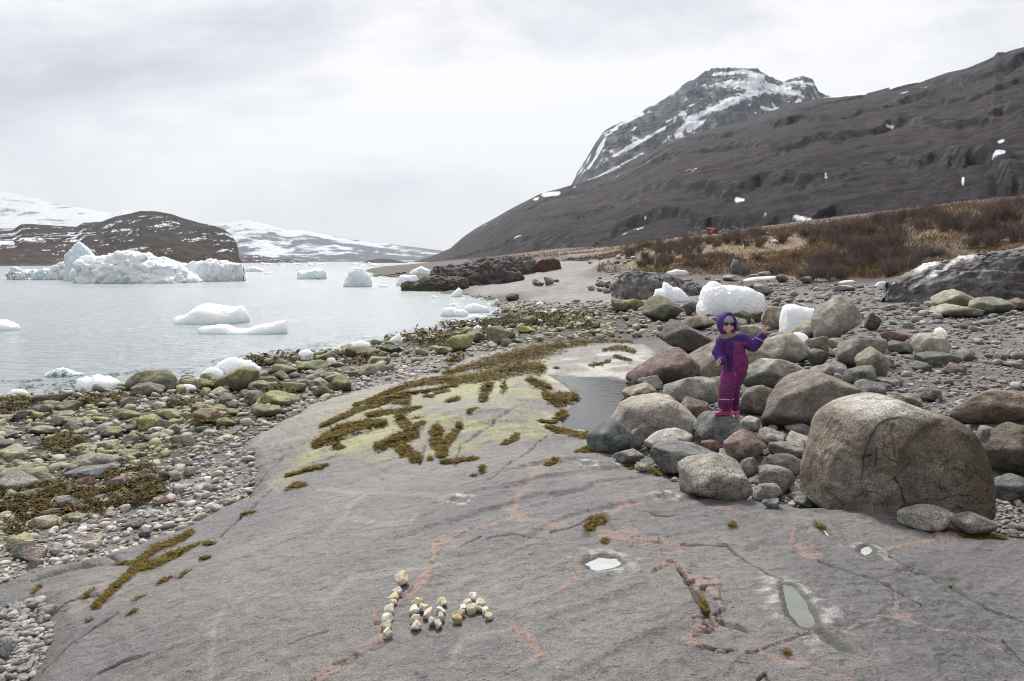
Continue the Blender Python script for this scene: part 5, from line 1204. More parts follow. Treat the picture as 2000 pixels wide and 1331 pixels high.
for top, base, lab, kw in [
    ([(343, 632), (344, 619), (362, 616), (374, 610), (388, 599), (405, 593), (428, 597), (452, 601), (472, 598), (480, 612), (484, 622), (484, 633)], 634, 'smooth white floe with a humped top in the open water', dict(rough=.03, fine=.012, ns=120)),
    ([(388, 641), (400, 638), (415, 636), (428, 633), (448, 635), (458, 641), (475, 642), (490, 641), (500, 636), (520, 633), (540, 629), (555, 627), (571, 626), (566, 640), (560, 650)], 654, 'long low broken floe with a raised right end', dict(rough=.03, fine=.015, ns=130, ratio=.35)),
    ([(-40, 630), (-20, 624), (5, 625), (20, 629), (34, 637), (36, 645)], 647, 'white floe cut off by the left edge', dict(rough=.03, fine=.01)),
    ([(672, 558), (674, 545), (682, 536), (686, 526), (697, 522), (708, 524), (714, 531), (721, 541), (725, 550), (726, 560)], 561, 'tall rounded white ice block between the iceberg and the cove', dict(ns=100)),
    ([(581, 533), (588, 529), (600, 531), (606, 527), (620, 525), (630, 527), (636, 533), (637, 545)], 546, 'low lumpy ice block right of the icebergs', dict()),
    ([(774, 560), (777, 547), (783, 538), (792, 537), (800, 539), (812, 538), (826, 540), (822, 550), (815, 560)], 563, 'tilted ice slab stranded against the weedy outcrop', dict(land=True)),
    ([(800, 534), (806, 527), (815, 524), (822, 520), (832, 525), (842, 529), (844, 536)], 537, 'ice block behind the tilted slab at the outcrop', dict(land=True)),
    ([(880, 583), (883, 573), (890, 568), (896, 562), (901, 566), (903, 576), (910, 583)], 584, 'small pointed ice piece at the edge of the cove', dict(land=True)),
    ([(861, 612), (866, 603), (878, 601), (890, 604), (905, 606), (915, 610), (916, 616)], 619, 'low melting floe in the shallow cove water, left one of the pair', dict(ratio=.5, rough=.03)),
    ([(903, 604), (912, 597), (925, 593), (940, 596), (952, 600), (957, 608)], 611, 'low melting floe in the shallow cove water, right one of the pair', dict(ratio=.5, rough=.03)),
    ([(908, 624), (915, 617), (930, 615), (945, 617), (950, 623)], 626, 'faint slushy floe nearest the cove beach', dict(ratio=.5, rough=.03)),
    ([(152, 760), (154, 740), (166, 737), (178, 740), (186, 739), (188, 731), (194, 739), (204, 736), (216, 740), (229, 745), (231, 762)], 764, 'jagged white ice piece left of the large dark olive boulder', dict(ns=110, rough=.04, fine=.03, power=3)),
    ([(418, 727), (424, 710), (438, 703), (455, 700), (472, 704), (486, 706), (496, 712), (506, 722)], 730, 'melting ice chunk on the shore behind the leaning olive boulder', dict(land=True, ns=110, ratio=.5)),
    ([(395, 738), (398, 726), (410, 718), (424, 720), (434, 728), (438, 738)], 742, 'smaller ice chunk at the left of the melting ice chunk', dict(land=True)),
    ([(582, 701), (585, 688), (592, 684), (604, 685), (612, 690), (613, 702)], 703, 'white ice cube at the shore beside the dark dome boulder', dict(land=True, power=3.5)),
    ([(675, 676), (690, 669), (702, 666), (718, 670), (724, 677)], 679, 'flat slush ice behind the large olive waterline boulder', dict(ratio=.4, rough=.03)),
    ([(760, 667), (764, 660), (772, 656), (779, 650), (783, 658), (790, 662), (792, 669)], 671, 'small spiky ice piece in the shallows', dict()),
    ([(16, 769), (24, 762), (35, 760), (47, 763), (55, 769)], 771, 'flat white ice lump near the left shore', dict(ratio=.6, rough=.03)),
    ([(40, 784), (43, 777), (50, 775), (58, 778), (63, 784)], 785, 'small ice lump on the seaweed at left', dict(land=True)),
    ([(-8, 792), (0, 786), (12, 784), (22, 782), (25, 791)], 793, 'thin ice scrap on the seaweed at the left edge', dict(land=True)),
    ([(349, 760), (354, 752), (366, 751), (378, 754), (384, 761)], 763, 'flat ice patch right of the large dark olive boulder', dict(land=True)),
    ([(165, 776), (170, 773), (178, 774), (181, 777)], 778, 'tiny ice scrap below the jagged ice piece', dict(land=True)),
    ([(636, 706), (640, 700), (652, 699), (657, 706)], 711, 'small ice patch right of the dark dome boulder', dict(land=True)),
    ([(672, 703), (677, 697), (684, 698), (687, 704)], 705, 'small ice lump in front of the large olive waterline boulder', dict(land=True)),
    ([(88, 513), (94, 509), (102, 507), (112, 508), (120, 513)], 515, 'far small white floe under the headland', dict()),
    ([(478, 527), (486, 523), (500, 522), (512, 526), (518, 530)], 531, 'low floe just right of the flat-topped iceberg', dict(ratio=.5)),
    ([(515, 534), (522, 532), (532, 534)], 536, 'tiny floe below the low floe right of the icebergs', dict()),
    ([(740, 559), (750, 556), (760, 559)], 561, 'tiny floe right of the tall rounded ice block', dict()),
    ([(838, 582), (846, 577), (858, 581)], 583, 'small floe washing in at the cove, left of the pointed ice', dict()),
    ([(758, 668), (775, 664), (788, 669)], 671, 'thin slush strip in the shallows', dict(ratio=.4)),
    ([(925, 641), (933, 635), (942, 640)], 643, 'small ice lump at the tip of the seaweed shore, left one', dict(land=True)),
    ([(946, 639), (956, 635), (963, 639)], 641, 'small ice lump at the tip of the seaweed shore, middle one', dict(land=True)),
    ([(966, 636), (974, 633), (982, 637)], 639, 'small ice lump at the tip of the seaweed shore, right one', dict(land=True)),
    ([(1075, 610), (1080, 603), (1086, 604), (1088, 611)], 612, 'white ice lump in the seaweed in front of the cove', dict(land=True)),
    ([(1057, 611), (1065, 607), (1071, 611)], 613, 'flat ice scrap left of the white ice lump in the seaweed', dict(land=True)),
    ([(1048, 593), (1055, 589), (1062, 592)], 595, 'ice scrap on the green stones of the cove', dict(land=True)),
    ([(1008, 622), (1016, 618), (1022, 622)], 624, 'ice scrap on the seaweed nearest the water', dict(land=True)),
    ([(966, 588), (970, 583), (974, 588)], 590, 'tiny ice lump on the cove waterline', dict(land=True))]:
    ice(top, base, lab, **kw)
rr_ = random.Random(4)
for k in range(26):
    x = rr_.uniform(500, 745); yb = rr_.uniform(515.5, 519.5); w = rr_.uniform(5, 16); h = rr_.uniform(1.2, 4)
    ice([(x, yb), (x + w * .25, yb - h * .8), (x + w * .5, yb - h), (x + w * .8, yb - h * .6), (x + w, yb)], yb, 'distant small white floe in the row of ice near the horizon', group='distant ice floes near the horizon', ns=24, nt=16)
for k in range(34):
    if k < 22:
        x = rr_.uniform(560, 960); yb = np.interp(x, [560, 600, 700, 800, 880, 960], [704, 697, 678, 654, 642, 626]) + rr_.uniform(-6, 2)
    else: x = rr_.uniform(865, 965); yb = rr_.uniform(584, 622)
    w = rr_.uniform(5, 15); h = w * rr_.uniform(.2, .5)
    ice([(x, yb), (x + w * .25, yb - h * .9), (x + w * .5, yb - h), (x + w * .8, yb - h * .5), (x + w, yb)], yb, 'small scrap of white ice washed along the waterline' if k < 22 else 'small scrap of white ice drifting in the shallows of the cove', group='ice scraps along the waterline' if k < 22 else 'ice scraps in the cove', ns=24, nt=16)
i3 = lambda L: [(1100 + a / 2.222, 520 + b / 2.222) for a, b in L]
ice(i3([(388, 150), (395, 118), (402, 103), (430, 100), (440, 72), (455, 78), (470, 92), (500, 96), (528, 118), (556, 155)]), 591, 'small bluish ice block with a peaked left side behind the rounded olive boulder', land=True, name='ice_block', ns=120, nt=80, rough=.05, sinkz=.5)
ice(i3([(580, 200), (592, 165), (604, 135), (608, 108), (628, 82), (655, 68), (675, 74), (690, 90), (708, 84), (725, 84), (762, 86), (800, 95), (850, 115), (885, 138), (898, 152), (885, 180), (868, 205)]), 617, 'largest white ice block on land, behind the child', land=True, name='ice_block', ns=180, nt=120, rough=.05, fine=.025, sinkz=.1)
ice(i3([(952, 285), (955, 250), (962, 180), (975, 170), (1005, 169), (1035, 178), (1075, 184), (1105, 195), (1140, 260)]), 652, 'square white ice block left of the largest pale boulder', land=True, name='ice_block', ns=110, nt=80, rough=.03, power=4, taper=.25)
ice(i3([(985, 330), (990, 298), (1010, 287), (1035, 290), (1055, 302), (1072, 328), (1085, 372)]), 688, 'low leaning white ice piece between pale boulders', land=True, name='ice_block', rough=.03)
ice(i3([(1613, 303), (1617, 272), (1638, 267), (1655, 278), (1668, 300)]), 658, 'small white ice cube alone on the gravel', land=True, name='ice_block', rough=.04, power=3)
# clear dark ice sliver
cl = ice([(88, 733), (96, 727), (108, 723), (118, 720), (128, 724), (145, 729), (160, 731), (162, 737)], 737, 'glassy dark half-clear ice sliver floating near the left shore', colf=lambda i: mixc(np.ones(i['S'].shape + (3,)) * np.array((.22, .27, .26)), (.7, .78, .78), sstep(.1, .4, i['nf'])), fine=.06, ratio=.4)
# snow left along the foot of the bank and on rock
M_SNOW = mat_plain('old_snow', (0.84, 0.85, 0.87), 0.7, 6, 0.06)
for L, b, lab in [([(620, 370), (680, 354), (760, 350), (800, 348), (790, 366)], 548.5, 'longest strip of old snow at the foot of the bank'), ([(970, 372), (985, 360), (1030, 361), (1056, 378)], 551.5, 'short snow strip in the middle of the bank foot'),
                  ([(1088, 382), (1120, 371), (1160, 368), (1188, 384)], 553.5, 'snow strip at the right end of the bank foot'), ([(255, 330), (300, 316), (350, 322), (388, 345)], 538.5, 'curved snow strip on the gravel terrace'),
                  ([(438, 370), (470, 360), (522, 368)], 548, 'small snow strip left of the longest snow strip'), ([(1270, 398), (1290, 378), (1320, 374), (1338, 396)], 559.5, 'snow scrap at the foot of the sloping outcrop')]:
    profile_solid('snow_patch', p5(L), b, lab, 'snow', M_SNOW, ratio=.5, rough=.03, fine=.01, power=2.5, sinkz=.12, ns=50, nt=20, vs=.3)
for (a, b_, w, lab) in [((1815, 528), (1920, 508), 6, 'long snow streak running down the sloping outcrop'), ((1775, 566), (1835, 540), 4, 'lower snow streak on the sloping outcrop')]:
    pass

# ------------------------------------------------------------------ stones: the rest of the shore
rs = np.random.RandomState(7)
RK = np.array(ROCKS)
def free_of_rocks(x, y, r, k=.8):
    ok = np.ones(len(x), bool)
    for i in range(len(RK)):
        ok &= ((x - RK[i, 0]) / (RK[i, 2] * k + r * .3)) ** 2 + ((y - RK[i, 1]) / (RK[i, 3] * k + r * .3)) ** 2 > 1
    return ok
sp_ = math.sin(PITCH)
PALS = {'L': [(.36, .345, .30), (.29, .29, .26), (.22, .22, .20), (.40, .38, .33), (.33, .32, .27), (.17, .17, .16), (.34, .35, .27)],
        'P': [(.48, .46, .42), (.40, .385, .355), (.34, .335, .32), (.44, .37, .34), (.25, .255, .26), (.53, .5, .44), (.19, .19, .19), (.40, .345, .31)],
        'R': [(.27, .262, .25), (.21, .205, .20), (.16, .158, .155), (.32, .31, .29), (.24, .19, .175), (.19, .195, .19), (.35, .33, .30)],
        'W': [(.17, .16, .125), (.13, .12, .10), (.22, .21, .17), (.24, .24, .17)]}
def zone_pts(n, pxr, pyr, fn=None):
    """random terrain points that look evenly spread from the shore path (denser close by)"""
    px = rs.uniform(pxr[0], pxr[1], n); py = rs.uniform(pyr[0], pyr[1], n)
    u, e = ue(px, py)
    y = np.clip(-2.1 / e, 1.5, 120.)
    for _ in range(14):
        z = gbase(u * y, y); y = np.clip(.5 * y + .5 * (z - CAMZ) / e, 1.5, 130)
    return px, py, u * y, y
CAND = []    # x, y, r, flat, colour(3), algae, zone
def add_zone(zone, n, pxr, pyr, rmin_px, rmax_px, power, rmin_m, rmax_m, region, algf=lambda x, y, n: 0 * x, pal=None, accept=None):
    px, py, x, y = zone_pts(n, pxr, pyr)
    q = rs.uniform(0, 1, n)
    rp = rmin_px * (1 - q * (1 - (rmin_px / rmax_px) ** power)) ** (-1 / power)
    r = np.clip(rp * y / F, rmin_m, rmax_m)
    nz = fbm(x * .8, y * .8, seed=901, octv=3)
    inp = poly_sd(px, py, region) < 0
    ok = inp & free_of_rocks(x, y, r) & ~((slab_sd(x, y) < -0.05) & (y < 20))
    if accept is not None: ok &= accept(px, py, x, y, nz, r)
    pl = PALS[pal or zone]; c = np.array(pl)[rs.randint(0, len(pl), n)] * rs.uniform(.82, 1.18, (n, 1))
    al = algf(px, y, nz)
    for i in np.where(ok)[0]: CAND.append((x[i], y[i], r[i], rs.uniform(.42, .8), c[i], al[i], zone, px[i], py[i]))
LREG = [(-80, 782), (120, 768), (240, 757), (330, 748), (400, 732), (500, 712), (600, 692), (700, 672), (800, 650), (880, 640), (960, 622), (1000, 600), (1060, 590), (1250, 590), (1290, 600), (1300, 660), (1150, 668), (1000, 682), (900, 702), (860, 730),
        (700, 765), (640, 780), (560, 818), (500, 852), (482, 880), (502, 930), (492, 970), (400, 1012), (330, 1045), (200, 1088), (60, 1118), (-80, 1165)]
def alg_left(px, y, n):
    # green belt between the waterline and the pale pebbles
    return np.clip(.32 + 1.7 * n + rs.uniform(-.4, .4, px.shape), 0, 1) * .95
WREG = [(-80, 900), (40, 930), (60, 960), (250, 1000), (330, 960), (420, 930), (480, 905), (480, 880), (500, 852), (640, 780), (860, 730), (900, 702), (880, 690), (700, 735), (560, 790), (440, 840), (350, 900), (200, 960), (60, 1000), (-80, 990)]
PREG = [(-80, 1075), (100, 1040), (220, 1000), (330, 930), (400, 880), (500, 820), (620, 760), (760, 715), (870, 690), (960, 680), (860, 730), (700, 765), (640, 780), (560, 818), (500, 852), (482, 880), (502, 930), (492, 970), (400, 1012), (330, 1045), (200, 1088), (60, 1118), (-80, 1165)]
add_zone('L', 17000, (-80, 1300), (590, 1110), 3.0, 30, 1.9, .012, .16, LREG, alg_left, accept=lambda px, py, x, y, n, r: poly_sd(px, py, PREG) > -4 + 12 * n)
add_zone('P', 15000, (-80, 970), (680, 1170), 2.6, 15, 2.2, .012, .07, PREG, lambda px, y, n: np.where(rs.uniform(0, 1, px.shape) < .06, .5, 0))
add_zone('P', 2200, (-80, 110), (1130, 1340), 3.5, 16, 2.0, .008, .05, [(-80, 1180), (0, 1180), (70, 1172), (108, 1230), (90, 1290), (50, 1345), (-80, 1345)], pal='R')
add_zone('P', 160, (30, 130), (1080, 1180), 2.5, 9, 2.0, .008, .03, [(40, 1150), (100, 1110), (120, 1120), (60, 1180)], pal='R')
RREG = [(1290, 700), (1300, 600), (1380, 590), (1420, 560), (1500, 553), (1700, 558), (1800, 585), (2080, 610), (2080, 1060), (1990, 1050), (1850, 1016), (1700, 992), (1560, 995), (1330, 948), (1180, 870), (1220, 800), (1250, 750)]
add_zone('R', 19000, (1180, 2080), (553, 1060), 2.0, 24, 2.5, .015, .22, RREG)
add_zone('R', 500, (1100, 1260), (500, 545), 2, 7, 2, .05, .5, [(1095, 520), (1150, 505), (1200, 508), (1300, 545), (1330, 560), (1220, 548), (1150, 535)])
add_zone('R', 260, (1200, 1420), (540, 600), 2, 9, 2, .05, .5, [(1200, 560), (1300, 585), (1420, 590), (1420, 545), (1300, 545)])
add_zone('R', 900, (1190, 1600), (505, 550), 1.5, 9, 2, .05, .5, [(1195, 548), (1500, 549), (1600, 548), (1480, 535), (1300, 520), (1200, 508)])
add_zone('R', 500, (1380, 1830), (545, 575), 1.5, 5, 2, .05, .35, [(1380, 556), (1550, 548), (1800, 562), (1800, 575), (1400, 572)])
add_zone('W', 420, (640, 800), (521, 560), 1.5, 5, 2, .05, .4, [(640, 530), (700, 524), (790, 522), (790, 556), (760, 560), (735, 548), (700, 545)], alg_left)
add_zone('L', 1500, (860, 1300), (568, 620), 1.5, 5, 2, .03, .2, [(880, 574), (960, 580), (1060, 590), (1270, 590), (1270, 605), (1000, 625), (985, 606), (930, 585)], alg_left)
print('stone candidates', len(CAND))
app = np.array([c[2] / c[1] for c in CAND]); onscr = np.array([-20 < c[7] < 2010 and c[8] < 1335 for c in CAND])
order = np.argsort(-app * onscr)
N_IND = 150
TEMPL = [rock_shape(5000 + k * 17, 3, p=random.Random(k).choice([5, 7, 9, 14]), npl=5, rough=.06, fine=.01) for k in range(14)]
INDIV = []
COLN = [('pale', lambda c: c.mean() > .31), ('pinkish', lambda c: c[0] / c[2] > 1.22), ('dark', lambda c: c.mean() < .19), ('grey', lambda c: True)]
USED = set()
CUTW = (' in front', ' behind', ' beside', ' at the', ' on the', ' with ', ' among', ' near', ' below', ' left of', ' right of', ' by the', ' in the', ' above', ' reaching', ' sloping', ' between', ' under', ' just', ' tucked', ' hidden', ' standing', ' leaning on', ' next', ' the child', ' lying', ' banded', ' squeezed', ' wedged', ' touching', ' from', ' against', ' farther', ' draped', ' alone', ' facet')
def short(l):
    k = min([l.find(c) for c in CUTW if l.find(c) > 12] + [len(l)]); return l[:k].replace('the biggest', 'biggest')
SHORTS = {}
for _x, _y, _l in NAMED: SHORTS.setdefault(short(_l), []).append((_x, _y))
LM = [(v[0][0], v[0][1], k) for k, v in SHORTS.items() if len(v) == 1 and len(k.split()) > 2 and not k.startswith(('small', 'grey stone', 'dark stone'))]
def stone_label(c, alg, zone, r, px, py):
    tone = next(n for n, f in COLN if f(c)); size = 'large' if r > .11 else 'small' if r < .05 else 'mid-sized'
    if alg > .5: tone = 'green-tinged'
    for q in sorted(LM, key=lambda q: math.hypot(q[0] - px, (q[1] - py) * 1.6))[:9]:
        dx, dy = px - q[0], py - q[1]
        rel = ('right of' if dx > 0 else 'left of') if abs(dx) > abs(dy) * 1.6 else ('in front of' if dy > 0 else 'behind')
        l = f'{size} {tone} stone {rel} the {q[2]}'
        if l not in USED and len(l.split()) <= 16: USED.add(l); return l, None
    where = 'on the gravel at right' if zone == 'R' else 'in the pale pebble strip' if zone == 'P' else 'among the seaweed stones of the left shore'
    l = f'{size} {tone} stone {where}'; return l, l.replace('stone', 'stones', 1)
for i in order[:N_IND]:
    x, y, r, fl, c, al, zone, px, py = CAND[i]
    s = 3000 + int(i); rg = np.random.RandomState(s)
    v, f, nf = rock_shape(s, 4 if r / y * F > 12 else 3, p=rg.choice([6, 8, 12]), npl=6, rough=.05, fine=.012)
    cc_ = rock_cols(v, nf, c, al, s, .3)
    ax = np.array((r * rg.uniform(.95, 1.3), r * rg.uniform(.75, 1.0), r * fl)); z = float(surf_h(x, y)[0])
    o = mesh_np('stone', v * ax, f, M_ROCK, cols=cc_, loc=(x, y, z + ax[2] * .45)); o.rotation_euler = (rg.uniform(-.15, .15), rg.uniform(-.15, .15), rg.uniform(0, 3.1))
    lb, gp = stone_label(c, al, zone, r, px, py); tag(o, lb, 'stone', gp or 'loose stones of the shore')
rest = order[N_IND:]
def build_stuff(idx, name, label, mat):
    """all remaining small stones as one mesh"""
    big_, small_ = [], []
    for i in idx: (big_ if app[i] * F > 3.4 else small_).append(i)
    VV, FF, CC = [], [], []; off = 0
    for lst, sub in ((big_, 2), (small_, 1)):
        if not lst: continue
        tm = [rock_shape(6000 + k * 11, sub, p=(5, 7, 12)[k % 3], npl=5, rough=.08, fine=.0)[:2] for k in range(12)]
        lst = np.array(lst); m = len(lst)
        X_ = np.array([CAND[i][0] for i in lst]); Y_ = np.array([CAND[i][1] for i in lst]); R_ = np.array([CAND[i][2] for i in lst]); FL = np.array([CAND[i][3] for i in lst])
        C_ = np.array([CAND[i][4] for i in lst]); A_ = np.array([CAND[i][5] for i in lst]); Zs = surf_h(X_, Y_)
        for k in range(12):
            sel = np.where(np.arange(m) % 12 == k)[0]
            if not len(sel): continue
            v, f = tm[k]
            ax = np.stack([R_[sel] * rs.uniform(.9, 1.35, len(sel)), R_[sel] * rs.uniform(.7, 1, len(sel)), R_[sel] * FL[sel]], 1)
            w = v[None] * ax[:, None, :]
            a = rs.uniform(0, 6.28, len(sel)); t = rs.uniform(-.3, .3, len(sel))
            w2 = w.copy(); w2[..., 2] = w[..., 2] + w[..., 0] * t[:, None]
            ca, sa = np.cos(a)[:, None], np.sin(a)[:, None]
            xx = w2[..., 0] * ca - w2[..., 1] * sa + X_[sel][:, None]; yy = w2[..., 0] * sa + w2[..., 1] * ca + Y_[sel][:, None]
            zz = w2[..., 2] + (Zs[sel] + ax[:, 2] * rs.uniform(.2, .75, len(sel)))[:, None]
            VV.append(np.stack([xx, yy, zz], -1).reshape(-1, 3))
            FF.append((f[None] + (off + np.arange(len(sel)) * len(v))[:, None, None]).reshape(-1, 3)); off += len(sel) * len(v)
            col = C_[sel][:, None, :] * (1 + 0.18 * v[None, :, 2:3])
            al = (sstep(-.2, .7, v[:, 2])[None] * A_[sel][:, None] * .85)
            CC.append(mixc(col, ALGC, al).reshape(-1, 3))
    o = mesh_np(name, np.concatenate(VV), np.concatenate(FF), mat, cols=np.concatenate(CC))
    tag(o, label, 'pebbles', kind='stuff')
zn = np.array([c[6] for c in CAND])
build_stuff([i for i in rest if zn[i] in 'LW'], 'shore_stones', 'small grey and algae-green stones covering the left shore', M_PEB)
build_stuff([i for i in rest if zn[i] == 'P'], 'pebbles', 'pale rounded pebbles along the left side of the bedrock', M_PEB)
build_stuff([i for i in rest if zn[i] == 'R'], 'gravel_stones', 'grey mixed stones covering the gravel plain at right', M_PEB)

# ------------------------------------------------------------------ seaweed
def fronds(X_, Y_, Z_, L_, W_, cols, name, label, up=.5):
    n = len(X_); a = rs.uniform(0, 6.28, n)
    V = np.zeros((n, 10, 3)); 
    def put(k, d, side, lift, ang):
        ca, sa = np.cos(a + ang), np.sin(a + ang)
        V[:, k, 0] = X_ + L_ * d * ca - W_ * side * sa; V[:, k, 1] = Y_ + L_ * d * sa + W_ * side * ca; V[:, k, 2] = Z_ + lift
    l1 = rs.uniform(0.1, up, n) * L_; l2 = l1 * rs.uniform(.0, 1.3, n)
    put(0, 0, -.5, 0, 0); put(1, 0, .5, 0, 0); put(2, .5, .6, l1, 0); put(3, .5, -.6, l1, 0)
    b = rs.uniform(.3, .8, n)
    put(4, 1.0, .5, l2, b); put(5, 1.0, -.5, l2, b); put(6, 1.0, .5, l2, -b); put(7, 1.0, -.5, l2, -b)
    put(8, .55, .2, l1, .1); put(9, .55, -.2, l1, -.1)
    base = np.array([[0, 3, 2, 1], [9, 5, 4, 2], [3, 7, 6, 8]])
    Fq = (base[None] + (np.arange(n) * 10)[:, None, None]).reshape(-1, 4)
    C_ = np.repeat(cols, 10, 0)
    o = mesh_np(name, V.reshape(-1, 3), Fq, M_WEED, cols=C_, smooth=False); tag(o, label, 'seaweed', kind='stuff'); return o
def weed_cols(n, gold):
    t = rs.uniform(0, 1, n)[:, None]; d = np.array((.050, .038, .016)); g_ = np.array((.24, .17, .035))
    return d + (g_ - d) * (t ** (2.2 - 1.7 * gold))
# mats on the bedrock
PXS, PYS = [], []
for st in WEED:
    st = np.array(st, float)
    for k in range(len(st) - 1):
        L = math.hypot(*(st[k + 1, :2] - st[k, :2])); wavg = (st[k, 2] + st[k + 1, 2]) / 2
        n = int(L * wavg * 2 * (.34 if st[k, 1] > 950 else .85)) + 4; t = rs.uniform(0, 1, n); w = st[k, 2] + t * (st[k + 1, 2] - st[k, 2])
        dx, dy = (st[k + 1, :2] - st[k, :2]) / max(L, .1); off = np.clip(rs.normal(0, .58, n), -1.6, 1.6) * w * (.78 if st[k, 1] > 740 else .95) * (.62 if st[k, 1] > 950 else 1)
        PXS.append(st[k, 0] + t * dx * L - off * dy); PYS.append(st[k, 1] + t * dy * L + off * dx)
PXS, PYS = np.concatenate(PXS), np.concatenate(PYS)
_u, _e = ue(PXS, PYS); YS = np.clip(-1.75 / _e, 1.5, 30)
for _ in range(30): YS = .5 * YS + .5 * np.clip((sbase(_u * YS, YS) - CAMZ) / _e, 1.2, 30)
XS = _u * YS
keepw = fbm(XS * 5, YS * 5, seed=951, octv=3) > -.38
XS, YS = XS[keepw], YS[keepw]; sc = np.clip(YS / 7, .35, 1.5)
fronds(XS, YS, surf_h(XS, YS) + rs.uniform(0, .014, len(XS)) * sc, rs.uniform(.025, .055, len(XS)) * sc, rs.uniform(.008, .016, len(XS)) * sc, weed_cols(len(XS), .6) * np.array((.80, .76, .42)), 'rockweed_mats', 'golden brown rockweed mats growing in the cracks of the bedrock', up=.28)
# dark beds on the left shore
def weed_density(px, py, x, y):
    n = fbm(x * .9, y * .9, seed=961, octv=4); d = np.zeros(px.shape)
    for cx_, cy_, rx, ry, k in [(60, 985, 150, 45, 1.6), (120, 940, 120, 14, .6), (270, 950, 60, 40, 1.5), (30, 1040, 60, 25, 1.3), (130, 1035, 110, 18, .9), (30, 800, 90, 18, 1.3), (180, 785, 160, 14, 1.2), (130, 870, 60, 22, 1.2), (350, 795, 60, 14, .8), (540, 775, 50, 18, 1.3),
                              (400, 830, 60, 16, .8), (520, 710, 140, 14, 1.1), (700, 705, 60, 14, 1.3), (850, 665, 90, 16, 1.4), (930, 640, 80, 10, 1.3), (1050, 625, 140, 22, 1.2), (1130, 640, 120, 14, 1.0), (900, 712, 30, 12, 1.2), (960, 655, 60, 10, 1.), (230, 750, 300, 8, .5), (640, 700, 160, 8, .8), (1180, 610, 80, 12, .6)]:
        d = np.maximum(d, k * np.exp(-((px - cx_) / rx) ** 2 - ((py - cy_) / ry) ** 2))
    return d + .9 * n - .6
px, py, x, y = zone_pts(150000, (-60, 1300), (595, 1100))
dn = weed_density(px, py, x, y); z = gbase(x, y)
ok = (poly_sd(px, py, LREG) < 6) & (poly_sd(px, py, PREG) > -25) & (dn > rs.uniform(.1, .75, len(px))) & (y < 60) & (z > -.12)
X_, Y_ = x[ok], y[ok]; sc = np.clip(Y_ / 8, .4, 3.2)
r_ = rs.uniform(0, 1, len(X_))
hz_ = np.maximum(surf_h(X_, Y_), 0.0)
# lie over nearby stones
fronds(X_, Y_, hz_ + (.01 + .075 * r_ ** 1.5) * np.clip(sc, .5, 1.6), rs.uniform(.05, .11, len(X_)) * sc, rs.uniform(.012, .024, len(X_)) * sc, weed_cols(len(X_), .12) * np.array((.85, .85, 1)), 'seaweed_beds', 'dark brown seaweed lying over the stones of the left shore')
print('fronds', len(XS), len(X_))
# weeds hanging on the water surface just off the shore
px, py, x, y = zone_pts(9000, (0, 900), (640, 782))
sh = gbase(x, y); ok = (sh < -.01) & (sh > -.10) & (fbm(x * 1.5, y * 1.5, seed=971, octv=3) > .05)
X_, Y_ = x[ok], y[ok]; fronds(X_, Y_, np.full(len(X_), .004), rs.uniform(.05, .1, len(X_)) * 1.3, rs.uniform(.015, .03, len(X_)), weed_cols(len(X_), .4), 'floating_weed', 'thin scraps of brown weed floating just off the shore', up=.15)
# ------------------------------------------------------------------ the name laid out in stones
LET = [('I', [(785, 1139, 25, 26), (775, 1163, 20, 20), (770, 1173, 18, 11), (767, 1182, 17, 14), (761, 1198, 20, 20), (757, 1214, 22, 18), (756, 1228, 21, 15), (758, 1242, 18, 18)]),
       ('N', [(815, 1184, 22, 15), (808, 1198, 19, 17), (811, 1213, 19, 17), (812, 1228, 19, 19), (828, 1193, 18, 17), (836, 1206, 20, 16), (844, 1219, 17, 17), (855, 1226, 16, 16), (863, 1182, 20, 18), (861, 1198, 17, 16), (861, 1211, 16, 19)]),
       ('A', [(923, 1173, 17, 20), (912, 1185, 17, 12), (905, 1193, 14, 14), (900, 1204, 17, 13), (892, 1216, 19, 18), (922, 1195, 23, 17), (938, 1184, 20, 17), (941, 1194, 15, 12), (950, 1199, 16, 15), (955, 1208, 16, 13)])]
NM = {'I': ['topmost and largest wedge stone of the letter I', 'grey pointed second stone from the top of the letter I', 'thin tan third stone from the top of the letter I', 'small tan fourth stone from the top of the letter I', 'big grey block stone in the middle of the letter I', 'rounded white stone third from the bottom of the letter I', 'flat yellowish stone second from the bottom of the letter I', 'bottom stone of the letter I, pale and rounded'],
      'N': ['yellowish wedge at the top left corner of the letter N', 'white round stone second in the left stroke of the letter N', 'pinkish white stone third in the left stroke of the letter N', 'bottom stone of the left stroke of the letter N', 'upper stone of the diagonal of the letter N', 'pinkish middle stone of the diagonal of the letter N', 'dark speckled stone near the foot of the diagonal of the letter N', 'grey speckled round stone at the bottom right of the letter N', 'top stone of the right stroke of the letter N', 'pale second stone of the right stroke of the letter N', 'grey third stone of the right stroke of the letter N'],
      'A': ['white pointed stone at the top of the letter A', 'small grey stone below the top on the left leg of the letter A', 'small white cube in the left leg of the letter A', 'olive brown stone fourth down the left leg of the letter A', 'brown pointed stone at the foot of the left leg of the letter A', 'yellowish stone forming the crossbar of the letter A', 'white-brown stone below the top on the right leg of the letter A', 'small grey stone right of the crossbar of the letter A', 'pale stone near the foot of the right leg of the letter A', 'brownish stone at the foot of the right leg of the letter A']}
